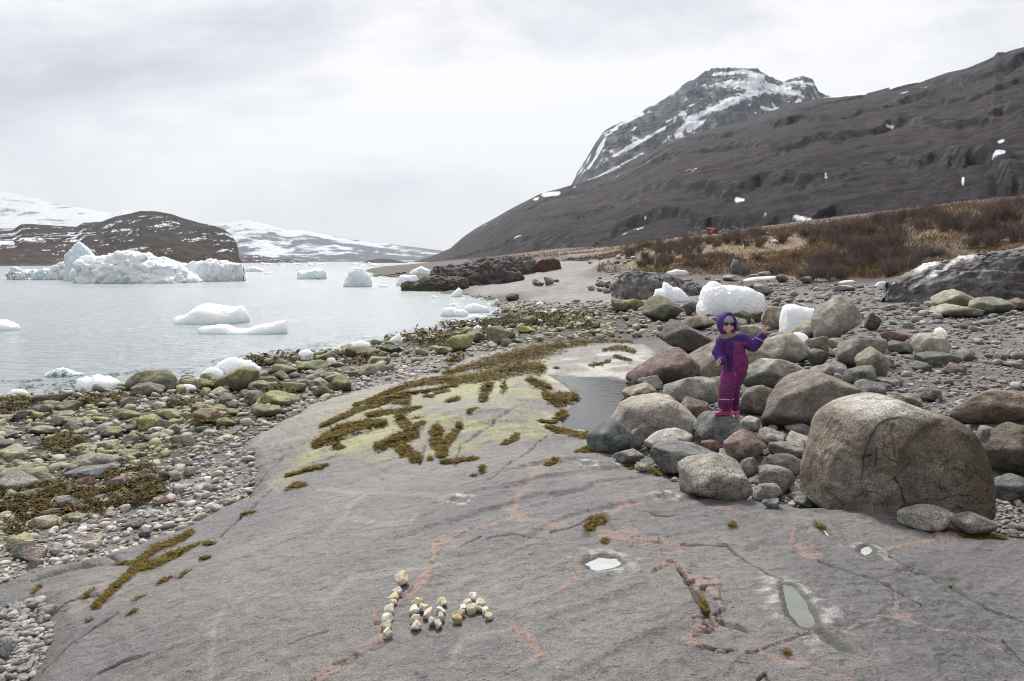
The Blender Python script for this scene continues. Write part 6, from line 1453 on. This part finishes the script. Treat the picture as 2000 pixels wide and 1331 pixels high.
TONES = {'I': [(.52, .43, .33), (.38, .37, .36), (.44, .37, .27), (.48, .40, .30), (.42, .42, .40), (.56, .55, .50), (.38, .33, .24), (.50, .46, .37)],
         'N': [(.42, .36, .22), (.52, .52, .47), (.46, .40, .36), (.50, .44, .36), (.44, .41, .33), (.44, .37, .32), (.30, .29, .26), (.36, .35, .31), (.44, .41, .30), (.50, .50, .45), (.40, .38, .34)],
         'A': [(.56, .54, .48), (.40, .36, .32), (.50, .48, .43), (.30, .25, .17), (.32, .25, .14), (.48, .45, .33), (.44, .40, .32), (.36, .35, .32), (.48, .46, .40), (.40, .34, .26)]}
sh_fn = lambda x, y: slab_h(x, y)
for L_, lst in LET:
    for k, (cx, cy, w, h) in enumerate(lst):
        x, y, z = on_ground(cx, cy + h * .12, surf_h); r = w / 2 * y / F * 1.14
        s = 7000 + k * 7 + ord(L_); rg = np.random.RandomState(s)
        v, f, nf = rock_shape(s, 4, p=rg.choice([9, 14, 22]), npl=9, rough=.04, fine=.015)
        hh = r * max(.85, h / w) * 1.0
        o = mesh_np('stone', v * np.array((r, r * rg.uniform(1.15, 1.4), hh)), f, M_PEB, cols=rock_cols(v, nf, np.array(TONES[L_][k]) * 1.2, 0, s, .05), loc=(x, y, float(surf_h(x, y)[0]) + hh * .8))
        o.rotation_euler = (rg.uniform(-.2, .2), rg.uniform(-.2, .2), rg.uniform(-.4, .4))
        tag(o, NM[L_][k], 'stone', 'stones laid out as letters on the bedrock')

# ------------------------------------------------------------------ shrubs, grass and the ruined hut on the bank
def shrub_mesh(seed, n=55, h=1.3, spread=.75):
    r = np.random.RandomState(seed); V, Fq, C_ = [], [], []
    def rib(p0, p1, w0, w1, c):
        d = p1 - p0; d = d / (np.linalg.norm(d) + 1e-9)
        s = np.cross(d, (0, 1, 0.2)); s = s / (np.linalg.norm(s) + 1e-9); t = np.cross(d, s)
        for q in (s, t):
            b = len(V); V.extend([p0 - q * w0, p0 + q * w0, p1 + q * w1, p1 - q * w1]); Fq.append((b, b + 1, b + 2, b + 3)); C_.extend([c] * 4)
    for i in range(n):
        a = r.uniform(0, 6.28); tl = r.uniform(.1, 1) ** .7; L = h * r.uniform(.6, 1.05)
        p = np.array((r.normal(0, .12), r.normal(0, .12), -.05)); d = np.array((math.cos(a) * spread * tl, math.sin(a) * spread * tl, 1.0)); d /= np.linalg.norm(d)
        c = np.array((.205, .168, .148)) * r.uniform(.6, 1.5) * np.array((1, r.uniform(.9, 1.05), r.uniform(.85, 1.1)))
        w = .013
        for k in range(4):
            q = p + d * L / 4; rib(p, q, w, w * .75, c)
            if k:
                for j in range(3):
                    e = d + r.normal(0, .55, 3); e[2] = abs(e[2]) * .8; e /= np.linalg.norm(e); m = p + (q - p) * r.uniform()
                    rib(m, m + e * L * .25 * r.uniform(.5, 1.2), w * .6, w * .35, c * 1.15)
            p = q; d = d + r.normal(0, .16, 3); d /= np.linalg.norm(d); w *= .75
    me = mesh_np('shrub_t', np.array(V), np.array(Fq), M_TWIG, cols=np.array(C_), smooth=False); m = me.data; bpy.data.objects.remove(me); return m
SM = [shrub_mesh(40 + k, h=(1.5, 1.2, 1.0, 1.4)[k]) for k in range(4)]
def shrub_zone(px, py):
    n = fbm(np.array([px / 60.]), np.array([py / 18.]), seed=981, octv=3)[0]
    return n
SHP = []
rg = random.Random(21)
SREG = [([(1480, 470), (1640, 440), (1760, 420), (2010, 395), (2010, 425), (1900, 440), (1800, 470), (1840, 500), (1740, 545), (1640, 550), (1560, 545), (1600, 510), (1640, 480)], 115, 1.0, 'dense leafless brown shrub on the right half of the bank'),
        ([(1210, 480), (1400, 455), (1500, 450), (1500, 475), (1340, 490), (1220, 500)], 42, .9, 'leafless shrub along the top of the grassy bank, left half'),
        ([(1210, 500), (1300, 495), (1420, 500), (1450, 525), (1380, 530), (1250, 520)], 22, .8, 'small bare shrub among the dry grass on the face of the bank'),
        ([(1860, 440), (2010, 420), (2010, 470), (1900, 480)], 26, .9, 'shrub above the dark sloping outcrop at the right edge'),
        ([(1480, 500), (1560, 500), (1600, 540), (1500, 545)], 8, .7, 'low dark shrub at the foot of the bank near the middle')]
for poly, n, sc_, lab in SREG:
    pa = np.array(poly); c = 0; tries = 0
    while c < n and tries < n * 40:
        tries += 1
        px_, py_ = rg.uniform(pa[:, 0].min(), pa[:, 0].max()), rg.uniform(pa[:, 1].min(), pa[:, 1].max())
        if poly_sd(np.array([px_]), np.array([py_]), pa)[0] > 0: continue
        g3 = on_ground(px_, py_ + 6, ground_h, 40, 320)
        if g3[1] > 150: continue
        SHP.append((*g3, sc_ * rg.uniform(.75, 1.25), lab)); c += 1
for x, y, z, s, lab in SHP:
    o = bpy.data.objects.new('bare_shrub', SM[rg.randrange(4)]); COL.objects.link(o); z = float(ground_h(np.array([x]), np.array([y]))[0])
    o.location = (x, y, z - .05); o.rotation_euler.z = rg.uniform(0, 6.28); o.scale = (s * 1.25, s * 1.25, s)
    tag(o, lab, 'shrub', lab.replace('shrub', 'shrubs', 1))
def blades(X_, Y_, Z_, L_, W_, cols, name, label, mat, dr=(0, -.5), drv=.5, cat='grass'):
    n = len(X_); V = np.zeros((n, 6, 3)); a = rs.uniform(0, 6.28, n); ca, sa = np.cos(a), np.sin(a)
    dx = dr[0] + rs.normal(0, drv, n); dy = dr[1] + rs.normal(0, drv, n)
    for k, (t, w) in enumerate(((0, 1), (.5, .8), (1, .25))):
        for j, sg in ((0, -1), (1, 1)):
            V[:, 2 * k + j, 0] = X_ + L_ * dx * t * t + sg * W_ * w * ca * .5; V[:, 2 * k + j, 1] = Y_ + L_ * dy * t * t + sg * W_ * w * sa * .5
            V[:, 2 * k + j, 2] = Z_ - .03 + L_ * (t - .35 * t * t)
    b = np.array([[0, 1, 3, 2], [2, 3, 5, 4]]); Fq = (b[None] + (np.arange(n) * 6)[:, None, None]).reshape(-1, 4)
    o = mesh_np(name, V.reshape(-1, 3), Fq, mat, cols=np.repeat(cols, 6, 0), smooth=False); tag(o, label, cat, kind='stuff'); return o
# dry grass on the bank
n = 140000
u_ = rs.uniform(.12, .85, n); y_ = rs.uniform(44, 100, n); x_ = u_ * y_
gz = gbase(x_, y_); gn = fbm(x_ * .16, y_ * .16, seed=211, octv=4)
ok = (gz > 1.5) & (gn + rs.uniform(-.3, .3, n) > -.12); x_, y_ = x_[ok], y_[ok]; m = len(x_)
t_ = rs.uniform(0, 1, (m, 1)); gcol = np.array((.15, .10, .055)) + (np.array((.52, .40, .24)) - np.array((.15, .10, .055))) * t_
blades(x_, y_, ground_h(x_, y_), rs.uniform(.2, .8, m) * (1 + .6 * fbm(x_ * .6, y_ * .6, seed=3, octv=2)), rs.uniform(.03, .07, m), gcol, 'dry_grass', 'dry straw coloured grass tufts hanging over the bank', M_GRASS, dr=(0, -.6))
# low scrub fading up the hill behind the bank
n = 60000
u_ = rs.uniform(-.06, .95, n); y_ = 1 / rs.uniform(1 / 320, 1 / 72, n); x_ = u_ * y_
gz = gbase(x_, y_); ok = (gz > 2.6) & (fbm(x_ * .05, y_ * .03, seed=991, octv=3) > -.25); x_, y_ = x_[ok], y_[ok]; m = len(x_); k_ = y_ / 90
scol = np.array((.14, .108, .095)) * rs.uniform(.55, 1.6, (m, 1)); dry = rs.uniform(0, 1, m) < .18; scol[dry] = np.array((.26, .19, .12)) * rs.uniform(.6, 1.1, (dry.sum(), 1))
blades(x_, y_, ground_h(x_, y_), rs.uniform(.15, 1.0, m) * k_ ** .3 * (.6 + .8 * np.clip(fbm(x_ * .08, y_ * .05, seed=5, octv=3) + .4, 0, 1)), rs.uniform(.02, .07, m) * k_, scol, 'low_scrub', 'low purple-brown scrub on the ground behind the bank', M_TWIG, dr=(0, 0), drv=.45, cat='scrub')

def box(bm, c, s, rot=(0, 0, 0)):
    from mathutils import Matrix, Euler
    m = Matrix.Translation(c) @ Euler(rot).to_matrix().to_4x4() @ Matrix.Diagonal((*s, 1))
    bmesh.ops.create_cube(bm, size=1.0, matrix=m)
def bm_obj(name, bm, mat, parent=None, smooth=False):
    me = bpy.data.meshes.new(name); bm.to_mesh(me); bm.free(); me.materials.append(mat)
    if smooth: me.polygons.foreach_set('use_smooth', [True] * len(me.polygons))
    o = bpy.data.objects.new(name, me); COL.objects.link(o); o.parent = parent; return o
def empty(name, loc):
    o = bpy.data.objects.new(name, None); COL.objects.link(o); o.location = loc; return o
hx, hy, hz_ = on_ground(1392, 462, ground_h, 60, 320); hy = min(hy, 150.); hx = hx if hy < 150 else float(ue(1392, 460)[0]) * hy
ku = hy / F
hut = empty('ruined_hut', (hx, hy, float(ground_h(np.array([hx]), np.array([hy]))[0])))
tag(hut, 'collapsed red wooden hut with grey wreckage on the slope above the bank', 'ruined hut')
M_RED = mat_plain('red_paint', (.33, .045, .04), .8, 3, .3); M_WOOD = mat_plain('grey_planks', (.36, .33, .31), .85, 3, .4)
bm = bmesh.new()
for k in range(6): box(bm, ((-9 + k * 3.4) * ku, 0, 9 * ku), (3.2 * ku, .1, 9 * ku + .1 * (k % 2)), (.15, .05 * (k % 3 - 1), 0))
bm_obj('wall', bm, M_RED, hut)
bm = bmesh.new(); box(bm, (0, 1.2, 13 * ku), (15 * ku, 1.8, .12), (.45, .05, .1)); bm_obj('roof', bm, M_RED, hut)
r2 = random.Random(5)
for k in range(34):
    bm = bmesh.new(); xx = r2.uniform(-42, 55); box(bm, (xx * ku, r2.uniform(-1, 1.5), r2.uniform(3, 11) * ku), (r2.uniform(6, 18) * ku, .15, r2.uniform(1.5, 4) * ku), (r2.uniform(-.3, .3), r2.uniform(-.6, .6), r2.uniform(-.6, .6))); bm_obj('plank', bm, M_WOOD, hut)
bm = bmesh.new(); box(bm, (52 * ku, 0, 11 * ku), (30 * ku, .2, 3.5 * ku), (0, .55, 0)); bm_obj('beam', bm, M_WOOD, hut)
hut.location.z += .5

# ------------------------------------------------------------------ the child
from mathutils.bvhtree import BVHTree
def bvh_of(o):
    m = o.matrix_basis; return BVHTree.FromPolygons([m @ v.co for v in o.data.vertices], [tuple(p.vertices) for p in o.data.polygons])
pb = bvh_of(perch)
def perch_z(x, y, default):
    h = pb.ray_cast(Vector((x, y, 5)), Vector((0, 0, -1))); return h[0].z if h[0] else default
py_c = perch.location.y - .02
Kd = py_c / F / 5.325                                     # metres per pixel of the enlarged crop used for the pose
ux, _e = ue(1350 + 330 / 5.325, 806); PX0 = float(ux) * py_c
PZ0 = max(perch_z(PX0 + dx, py_c + dy, 1.0) for dx in (-.08, 0, .06) for dy in (-.05, 0, .05)) - .008
def J(zx, zy, d=0): return Vector(((zx - 330) * Kd, d, (1205 - zy) * Kd))
ppx = on_ground  # noqa
USPH = ICO[2][0]; USF = ICO[2][1]
class Blob:
    def __init__(s): s.v, s.f, s.n = [], [], 0
    def ball(s, c, r):
        r = (r, r, r) if isinstance(r, (int, float)) else r
        s.v.append(USPH * np.array(r) + np.array(c)); s.f.append(USF + s.n); s.n += len(USPH)
    def chain(s, pts):
        """pts: list of (Vector, radius or (rx, ry, rz))"""
        for (a, ra), (b, rb) in zip(pts[:-1], pts[1:]):
            ra = np.array(ra if not isinstance(ra, (int, float)) else (ra,) * 3); rb = np.array(rb if not isinstance(rb, (int, float)) else (rb,) * 3)
            n = max(2, int((b - a).length / (min(ra.min(), rb.min()) * .3)) + 1)
            for i in range(n + 1):
                t = i / n; s.ball(a.lerp(b, t), tuple(ra + (rb - ra) * t))
    def build(s, name, voxel, smooth, mat, parent, colf, disp=None):
        o = mesh_np('tmp', np.concatenate(s.v), np.concatenate(s.f), None)
        m = o.modifiers.new('r', 'REMESH'); m.mode = 'VOXEL'; m.voxel_size = voxel
        if smooth: q = o.modifiers.new('s', 'SMOOTH'); q.factor = .5; q.iterations = smooth
        dg = bpy.context.evaluated_depsgraph_get(); me = bpy.data.meshes.new_from_object(o.evaluated_get(dg)); bpy.data.objects.remove(o)
        n = len(me.vertices); co = np.empty(n * 3, np.float32); me.vertices.foreach_get('co', co); co = co.reshape(-1, 3)
        no = np.empty(n * 3, np.float32); me.vertices.foreach_get('normal', no); no = no.reshape(-1, 3)
        if disp is not None: me.vertices.foreach_set('co', (co + no * disp(co, no)[:, None]).astype(np.float32).ravel())
        c = np.ones((n, 4), np.float32); c[:, :3] = colf(co, no)
        a = me.color_attributes.new('Col', 'FLOAT_COLOR', 'POINT'); a.data.foreach_set('color', c.ravel())
        me.polygons.foreach_set('use_smooth', np.ones(len(me.polygons), bool)); me.materials.append(mat)
        ob = bpy.data.objects.new(name, me); COL.objects.link(ob)
        if parent: ob.parent = parent
        return ob
def mat_cloth(name, rough, ns, amp):
    m, nt, b = new_mat(name); v = objvec(nt); n1 = noise_node(nt, v, ns, 3, .6)
    nt.links.new(mul(nt, attr(nt, 'Col', 'Color'), ramp(nt, n1, [(.35, (1 - amp,) * 3), (.65, (1 + amp,) * 3)])), b.inputs['Base Color'])
    b.inputs['Roughness'].default_value = rough; b.inputs['Specular IOR Level'].default_value = .25; bump(nt, b, [(n1, .2, .004)]); return m
M_SKIN = mat_cloth('skin', .5, 60, .06); M_SUIT = mat_cloth('snowsuit_cloth', .75, 90, .28); M_KNIT = mat_cloth('knit', .9, 220, .25); M_RUB = mat_cloth('rubber', .35, 30, .08)
M_LENS = mat_plain('dark_lens', (.012, .012, .015), .08, 10, .05); M_REF = mat_plain('reflective_tape', (.72, .74, .78), .4, 30, .05)
SKIN = np.array((.80, .52, .42))
rear = J(468, 1232, .13); fz = perch_z(PX0 + rear.x, py_c + .13, PZ0 - .05) - PZ0
RZ = max(min(fz, -.02), -.075)          # how far the rear boot stands below the front one
hc = J(338, 242, -.01)
b = Blob()
b.ball(hc + Vector((0, .008, .012)), (.070, .084, .082)); b.ball(hc + Vector((0, -.022, -.045)), (.056, .058, .048)); b.ball(hc + Vector((0, -.045, -.075)), (.026, .026, .02))
b.ball(hc + Vector((-.034, -.052, -.038)), .025); b.ball(hc + Vector((.034, -.052, -.038)), .025)
b.chain([(hc + Vector((0, -.072, -.005)), .009), (hc + Vector((-.001, -.086, -.028)), .0115)]); b.ball(hc + Vector((-.012, -.077, -.03)), .008); b.ball(hc + Vector((.012, -.077, -.03)), .008)
b.chain([(hc + Vector((-.018, -.072, -.055)), .0065), (hc + Vector((0, -.079, -.058)), .008), (hc + Vector((.018, -.072, -.055)), .0065)])
for s in (-1, 1): b.ball(hc + Vector((s * .071, .01, -.01)), (.010, .018, .024))
b.chain([(J(345, 320, .01), .042), (J(362, 385, .01), .045)])
b.chain([(J(370, 400), (.08, .05, .05)), (J(405, 480), (.09, .07, .07)), (J(430, 620), (.10, .075, .08)), (J(430, 720), (.105, .08, .08))])
SHL, ELL, WRL = J(285, 430), J(240, 535, -.02), J(250, 618, -.13)
SHR, ELR, WRR = J(495, 385), J(612, 475, -.03), J(700, 352, -.07)
b.chain([(SHL, .036), (ELL, .03), (WRL, .019)]); b.chain([(SHR, .036), (ELR, .03), (WRR, .019)])
HL, HR = J(226, 630, -.165), J(703, 312, -.085)
b.chain([(WRL, (.019, .019, .019)), (HL, (.017, .017, .019))]); b.ball(HL + Vector((0, -.006, .006)), (.019, .020, .021))
b.chain([(WRR, .018), (HR, (.024, .012, .022))]); b.ball(HR + Vector((0, 0, .010)), (.026, .012, .018))
for p0, p1, p2 in (((684, 296), (680, 276), (687, 258)), ((696, 290), (697, 268), (704, 252)), ((708, 290), (722, 272), (733, 256)), ((718, 298), (734, 284), (747, 272))):
    b.chain([(J(*p0, -.088), .0072), (J(*p1, -.094), .0068), (J(*p2, -.104), .0056)])
b.chain([(J(690, 318, -.09), .009), (J(670, 306, -.10), .0075), (J(664, 290, -.108), .0065)])
for k, (a0, a1, a2) in enumerate((((222, 612), (203, 606), (196, 618)), ((217, 622), (197, 620), (194, 632)), ((215, 634), (197, 634), (198, 646)), ((218, 645), (204, 648), (206, 658)))):
    b.chain([(J(*a0, -.182), .0078), (J(*a1, -.195), .0070), (J(*a2, -.182), .0060)])
b.chain([(J(232, 612, -.185), .0085), (J(222, 598, -.195), .0072), (J(208, 598, -.20), .0062)])
LH, LK, LA = J(375, 760, .0), J(350, 915, -.03), J(345, 1130, .0)
RH, RKn, RA = J(480, 760, .02), J(462, 930, .075), J(486, 1150, .11) + Vector((0, 0, RZ * .6))
b.chain([(LH, .06), (LK, .045), (LA, .03)]); b.chain([(LA, .03), (J(330, 1185, -.01), (.03, .03, .02)), (J(270, 1190, -.03), (.026, .026, .015))])
b.chain([(RH, .06), (RKn, .038), (RA, .026)]); b.chain([(RA, .03), (J(498, 1190, .12) + Vector((0, 0, RZ)), (.028, .03, .02))])
def skin_col(co, no):
    c = np.ones((len(co), 3)) * SKIN; m = np.array(hc + Vector((0, -.083, -.056)))
    lip = np.exp(-((co[:, 0] - m[0]) / .02) ** 2 - ((co[:, 2] - m[2]) / .006) ** 2) * (co[:, 1] < m[1] + .02)
    c = mixc(c, (.50, .20, .18), np.clip(lip * 1.3, 0, 1)); tee = np.exp(-((co[:, 0] - m[0]) / .013) ** 4 - ((co[:, 2] - m[2] - .001) / .0035) ** 2) * (co[:, 1] < m[1] + .02); c = mixc(c, (.8, .78, .74), np.clip(tee * 1.2, 0, 1))
    for s in (-1, 1):
        ch = np.exp(-(((co - np.array(hc + Vector((s * .036, -.07, -.036)))) / .02) ** 2).sum(1)); c = mixc(c, (.66, .32, .27), ch * .6)
    return c
child = b.build('person', .0032, 3, M_SKIN, None, skin_col)
child.location = (PX0, py_c, PZ0)
tag(child, 'small child in purple snowsuit and dark sunglasses balancing on a boulder with one hand raised', 'person')
# snowsuit
b = Blob()
b.chain([(J(358, 385), (.070, .055, .030)), (J(375, 410), (.105, .075, .045)), (J(400, 470), (.118, .092, .08)), (J(430, 570), (.128, .10, .09)), (J(440, 650), (.140, .105, .09)), (J(440, 725), (.134, .104, .08))])
b.chain([(SHL + Vector((.01, 0, -.005)), .062), (ELL, (.055, .055, .055)), (WRL + Vector((.018, .03, .002)), .052), (WRL + Vector((.008, -.004, 0)), .047)])
b.chain([(SHR + Vector((-.01, 0, -.01)), .066), (J(560, 440), .066), (ELR, .064), (J(660, 410, -.05), .054), (J(692, 362, -.065), .043)])
b.chain([(J(400, 770), (.110, .10, .08)), (J(372, 850, -.02), (.095, .09, .08)), (LK, (.084, .085, .09)), (J(350, 1030, -.01), (.080, .08, .07)), (J(350, 1085), (.076, .078, .05)), (J(352, 1128), (.070, .076, .03))])
b.chain([(J(485, 750, .02), (.098, .095, .08)), (J(452, 880, .05), (.074, .075, .08)), (J(464, 960, .08), (.060, .066, .06)), (J(480, 1060, .10), (.050, .06, .05)), (RA + Vector((.004, 0, .02)), (.040, .052, .03))])
PUR, MAG, DARKM = np.array((.085, .032, .20)), np.array((.28, .045, .19)), np.array((.12, .025, .12))
def zx(co): return co[:, 0] / Kd + 330
def zy(co): return 1205 - co[:, 2] / Kd
def suit_col(co, no):
    X_, Y_ = zx(co), zy(co); c = np.ones((len(co), 3)) * MAG
    pat = sstep(-.15, .25, fbm(co[:, 0] * 90, co[:, 1] * 90, co[:, 2] * 120, seed=33, octv=2)); c = mixc(c, DARKM, pat * .75)
    topz = 437 + (X_ - 390) * -.06
    up = Y_ < topz
    arm = (X_ < 290 + np.clip((Y_ - 560) * .15, 0, 30)) & (Y_ < 690) | (X_ > 532 + (Y_ - 430) * .10) & (Y_ < 560)
    leftpanel = (X_ > 312) & (X_ < 345); placket = (X_ > 342 - (Y_ - 430) * .02) & (X_ < 388) & (Y_ < 730 + (388 - X_) * .5)
    c[placket] = PUR * .85; up_l = (Y_ < 480) & (X_ < 345); c[up | arm | up_l] = PUR
    seam = (np.abs(Y_ - topz) < 5) & (X_ > 388) & (X_ < 532); c[seam] = (.32, .08, .2)
    c[(np.abs(X_ - 388) < 3) & (Y_ > 440) & (Y_ < 640)] = (.06, .015, .12)
    low = Y_ > 1060; c[low] = c[low] * .8
    kn = (X_ < 360) & (Y_ > 860) & (Y_ < 1010); c[kn] = mixc(c[kn], (.15, .07, .11), .5)
    bk = (co[:, 1] > .02) & (Y_ > 930); c[bk] = c[bk] * .75
    return c
def suit_disp(co, no):
    w = fbm(co[:, 0] * 9, co[:, 1] * 9, co[:, 2] * 20, seed=71, octv=3) * .008 + ridged(co[:, 0] * 7 + co[:, 2] * 5, co[:, 1] * 7, co[:, 2] * 17, seed=75, octv=3) * .0045
    return w
suit = b.build('snowsuit', .006, 4, M_SUIT, child, suit_col, suit_disp)
# hood: open shell round the head
def shell(name, c, r, cut, mat, col, thick, open_dir=Vector((0, -1, -.08)), lumps=.004, below=None):
    v, f = ICO[5]; dirs = v; od = np.array(open_dir.normalized())
    k = dirs @ od; fm = (k[f] < cut).all(1)
    if below is not None: fm &= (dirs[f][:, :, 2] > below).all(1)
    used = np.unique(f[fm]); rm = np.zeros(len(v), int); rm[used] = np.arange(len(used))
    w = dirs[used] * np.array(r) * (1 + lumps / r[0] * fbm(dirs[used][:, 0] * 3, dirs[used][:, 1] * 3, dirs[used][:, 2] * 3, seed=9, octv=3)[:, None])
    o = mesh_np(name, w, rm[f[fm]], mat, cols=np.ones((len(w), 3)) * np.array(col), parent=child, loc=c)
    m = o.modifiers.new('s', 'SOLIDIFY'); m.thickness = thick; m.offset = 1; return o
hood = shell('hood', hc + Vector((0, .012, .002)), (.092, .100, .118), .60, M_SUIT, PUR, .009)
b = Blob(); ring = []
for i in range(25):
    a = i / 24 * 2 * math.pi; ring.append((hc + Vector((math.sin(a) * .078, -.058 + .012 * math.cos(2 * a), math.cos(a) * .104 - .004 + (.012 if abs(math.sin(a)) < .3 and math.cos(a) > 0 else 0))), .0105))
b.chain(ring); hr = b.build('hood_rim', .004, 2, M_SUIT, child, lambda co, no: np.ones((len(co), 3)) * PUR * 1.15, lambda co, no: .004 * fbm(co[:, 0] * 40, co[:, 1] * 40, co[:, 2] * 40, seed=5, octv=2))
hat = shell('hat', hc + Vector((0, .002, .012)), (.077, .090, .094), 2, M_KNIT, (.36, .36, .48), .004, lumps=.001, below=.17)
b = Blob()
b.chain([(hc + Vector((math.sin(a) * .074, .002 - math.cos(a) * .087, .028)), (.006, .006, .012)) for a in np.linspace(0, 2 * math.pi, 30)]); b.build('hat_band', .003, 1, M_KNIT, child, lambda co, no: np.ones((len(co), 3)) * np.array((.42, .34, .38)))
# hair wisp, sunglasses, scarf
sg = empty('sunglasses', (0, 0, 0)); sg.parent = child
for s in (-1, 1):
    b = Blob(); b.ball(hc + Vector((s * .029, -.079, .002)), (.021, .009, .013)); b.build('lens', .0022, 1, M_LENS, sg, lambda co, no: np.ones((len(co), 3)) * .02)
b = Blob(); b.chain([(hc + Vector((-.012, -.086, .006)), .003), (hc + Vector((.012, -.086, .006)), .003)])
for s in (-1, 1): b.chain([(hc + Vector((s * .052, -.074, .006)), .0035), (hc + Vector((s * .070, -.02, .004)), .003)])
b.build('frame', .0022, 1, M_LENS, sg, lambda co, no: np.ones((len(co), 3)) * .02)
b = Blob()
for dz, rr in ((0, .019), (-.022, .021)):
    b.chain([(J(348, 348, 0) + Vector((math.sin(a) * .072 + dz * -.4, .0 - math.cos(a) * .062, math.sin(a) * .017 + dz + .004 * math.sin(3 * a))), rr) for a in np.linspace(0, 2 * math.pi, 28)])
b.build('scarf', .004, 2, M_KNIT, child, lambda co, no: mixc(np.ones((len(co), 3)) * np.array((.28, .19, .17)), (.40, .30, .26), sstep(-.2, .3, np.sin(co[:, 2] * 700))), lambda co, no: .004 * fbm(co[:, 0] * 30, co[:, 1] * 30, co[:, 2] * 60, seed=15, octv=3))
# boots
def boot(heel, toe, top, name='boot'):
    b = Blob(); b.chain([(top, (.040, .040, .02)), (heel + Vector((0, 0, .05)), (.038, .04, .03)), (heel + Vector((0, 0, .03)), (.038, .038, .028))])
    b.chain([(heel + Vector((0, 0, .028)), (.037, .036, .026)), ((heel + toe) / 2 + Vector((0, 0, .027)), (.036, .036, .027)), (toe + Vector((0, 0, .022)), (.034, .034, .021))])
    o = b.build(name, .004, 3, M_RUB, child, lambda co, no: np.ones((len(co), 3)) * np.array((.42, .075, .19)))
    s = Blob(); s.chain([(heel + Vector((.004, 0, .008)), (.041, .039, .009)), (toe + Vector((-.002, 0, .008)), (.037, .036, .009))])
    so = s.build('sole', .004, 1, M_RUB, o, lambda co, no: np.ones((len(co), 3)) * np.array((.50, .14, .27))); return o
boot(J(388, 1205, .01), J(262, 1205, -.05), J(360, 1150))
boot(Vector((J(512, 0).x, .12, RZ)), Vector((J(468, 0).x, .03, RZ)), J(488, 1160, .11) + Vector((0, 0, RZ)))
def band(a, b_, r, name, y0=-1):
    bl = Blob(); bl.chain([(a, r), (b_, r)]); return bl.build(name, .0028, 1, M_REF, child, lambda co, no: np.ones((len(co), 3)) * .75)
def arc(c, ax_x, ax_z, ry, a0, a1, nm):
    """a strip of tape following the cloth: thin flattened beads along an arc round the limb"""
    bl = Blob(); bl.chain([(c + Vector((math.sin(a) * ax_x, -math.cos(a) * ry, math.sin(a) * ax_z)), (.003, .003, .0042)) for a in np.linspace(a0, a1, 14)]); return bl.build(nm, .0018, 1, M_REF, child, lambda co, no: np.ones((len(co), 3)) * .75)
arc(J(352, 1028, -.012), .083, .004, .0845, -1.15, .15, 'reflective_strip'); arc(J(352, 1028, -.012), .083, -.002, .0845, .5, 1.15, 'reflective_strip')
arc(J(664, 402, -.052), .051, -.022, .060, -.95, .9, 'reflective_strip')
b = Blob(); b.chain([(J(412, 735, -.108), .005), (J(408, 775, -.106), .006)]); b.build('zip_pull', .002, 1, M_RUB, child, lambda co, no: np.ones((len(co), 3)) * np.array((.6, .15, .32)))
b = Blob(); b.chain([(J(415, 690, -.112), .003), (J(412, 735, -.110), .003)]); b.build('zip', .002, 1, M_RUB, child, lambda co, no: np.ones((len(co), 3)) * np.array((.03, .01, .04)))
# the twig in the hand
b = Blob(); b.chain([(J(215, 612, -.197), .0028), (J(180, 632, -.20), .0026), (J(150, 648, -.20), .0022), (J(118, 655, -.20), .0016)])
tw = b.build('twig', .0015, 0, M_ROCK, None, lambda co, no: np.ones((len(co), 3)) * np.array((.16, .11, .07))); tw.location = child.location
tag(tw, 'thin brown twig held in the lowered hand of the child', 'twig')
print('rear boot', RZ, 'fz', fz)
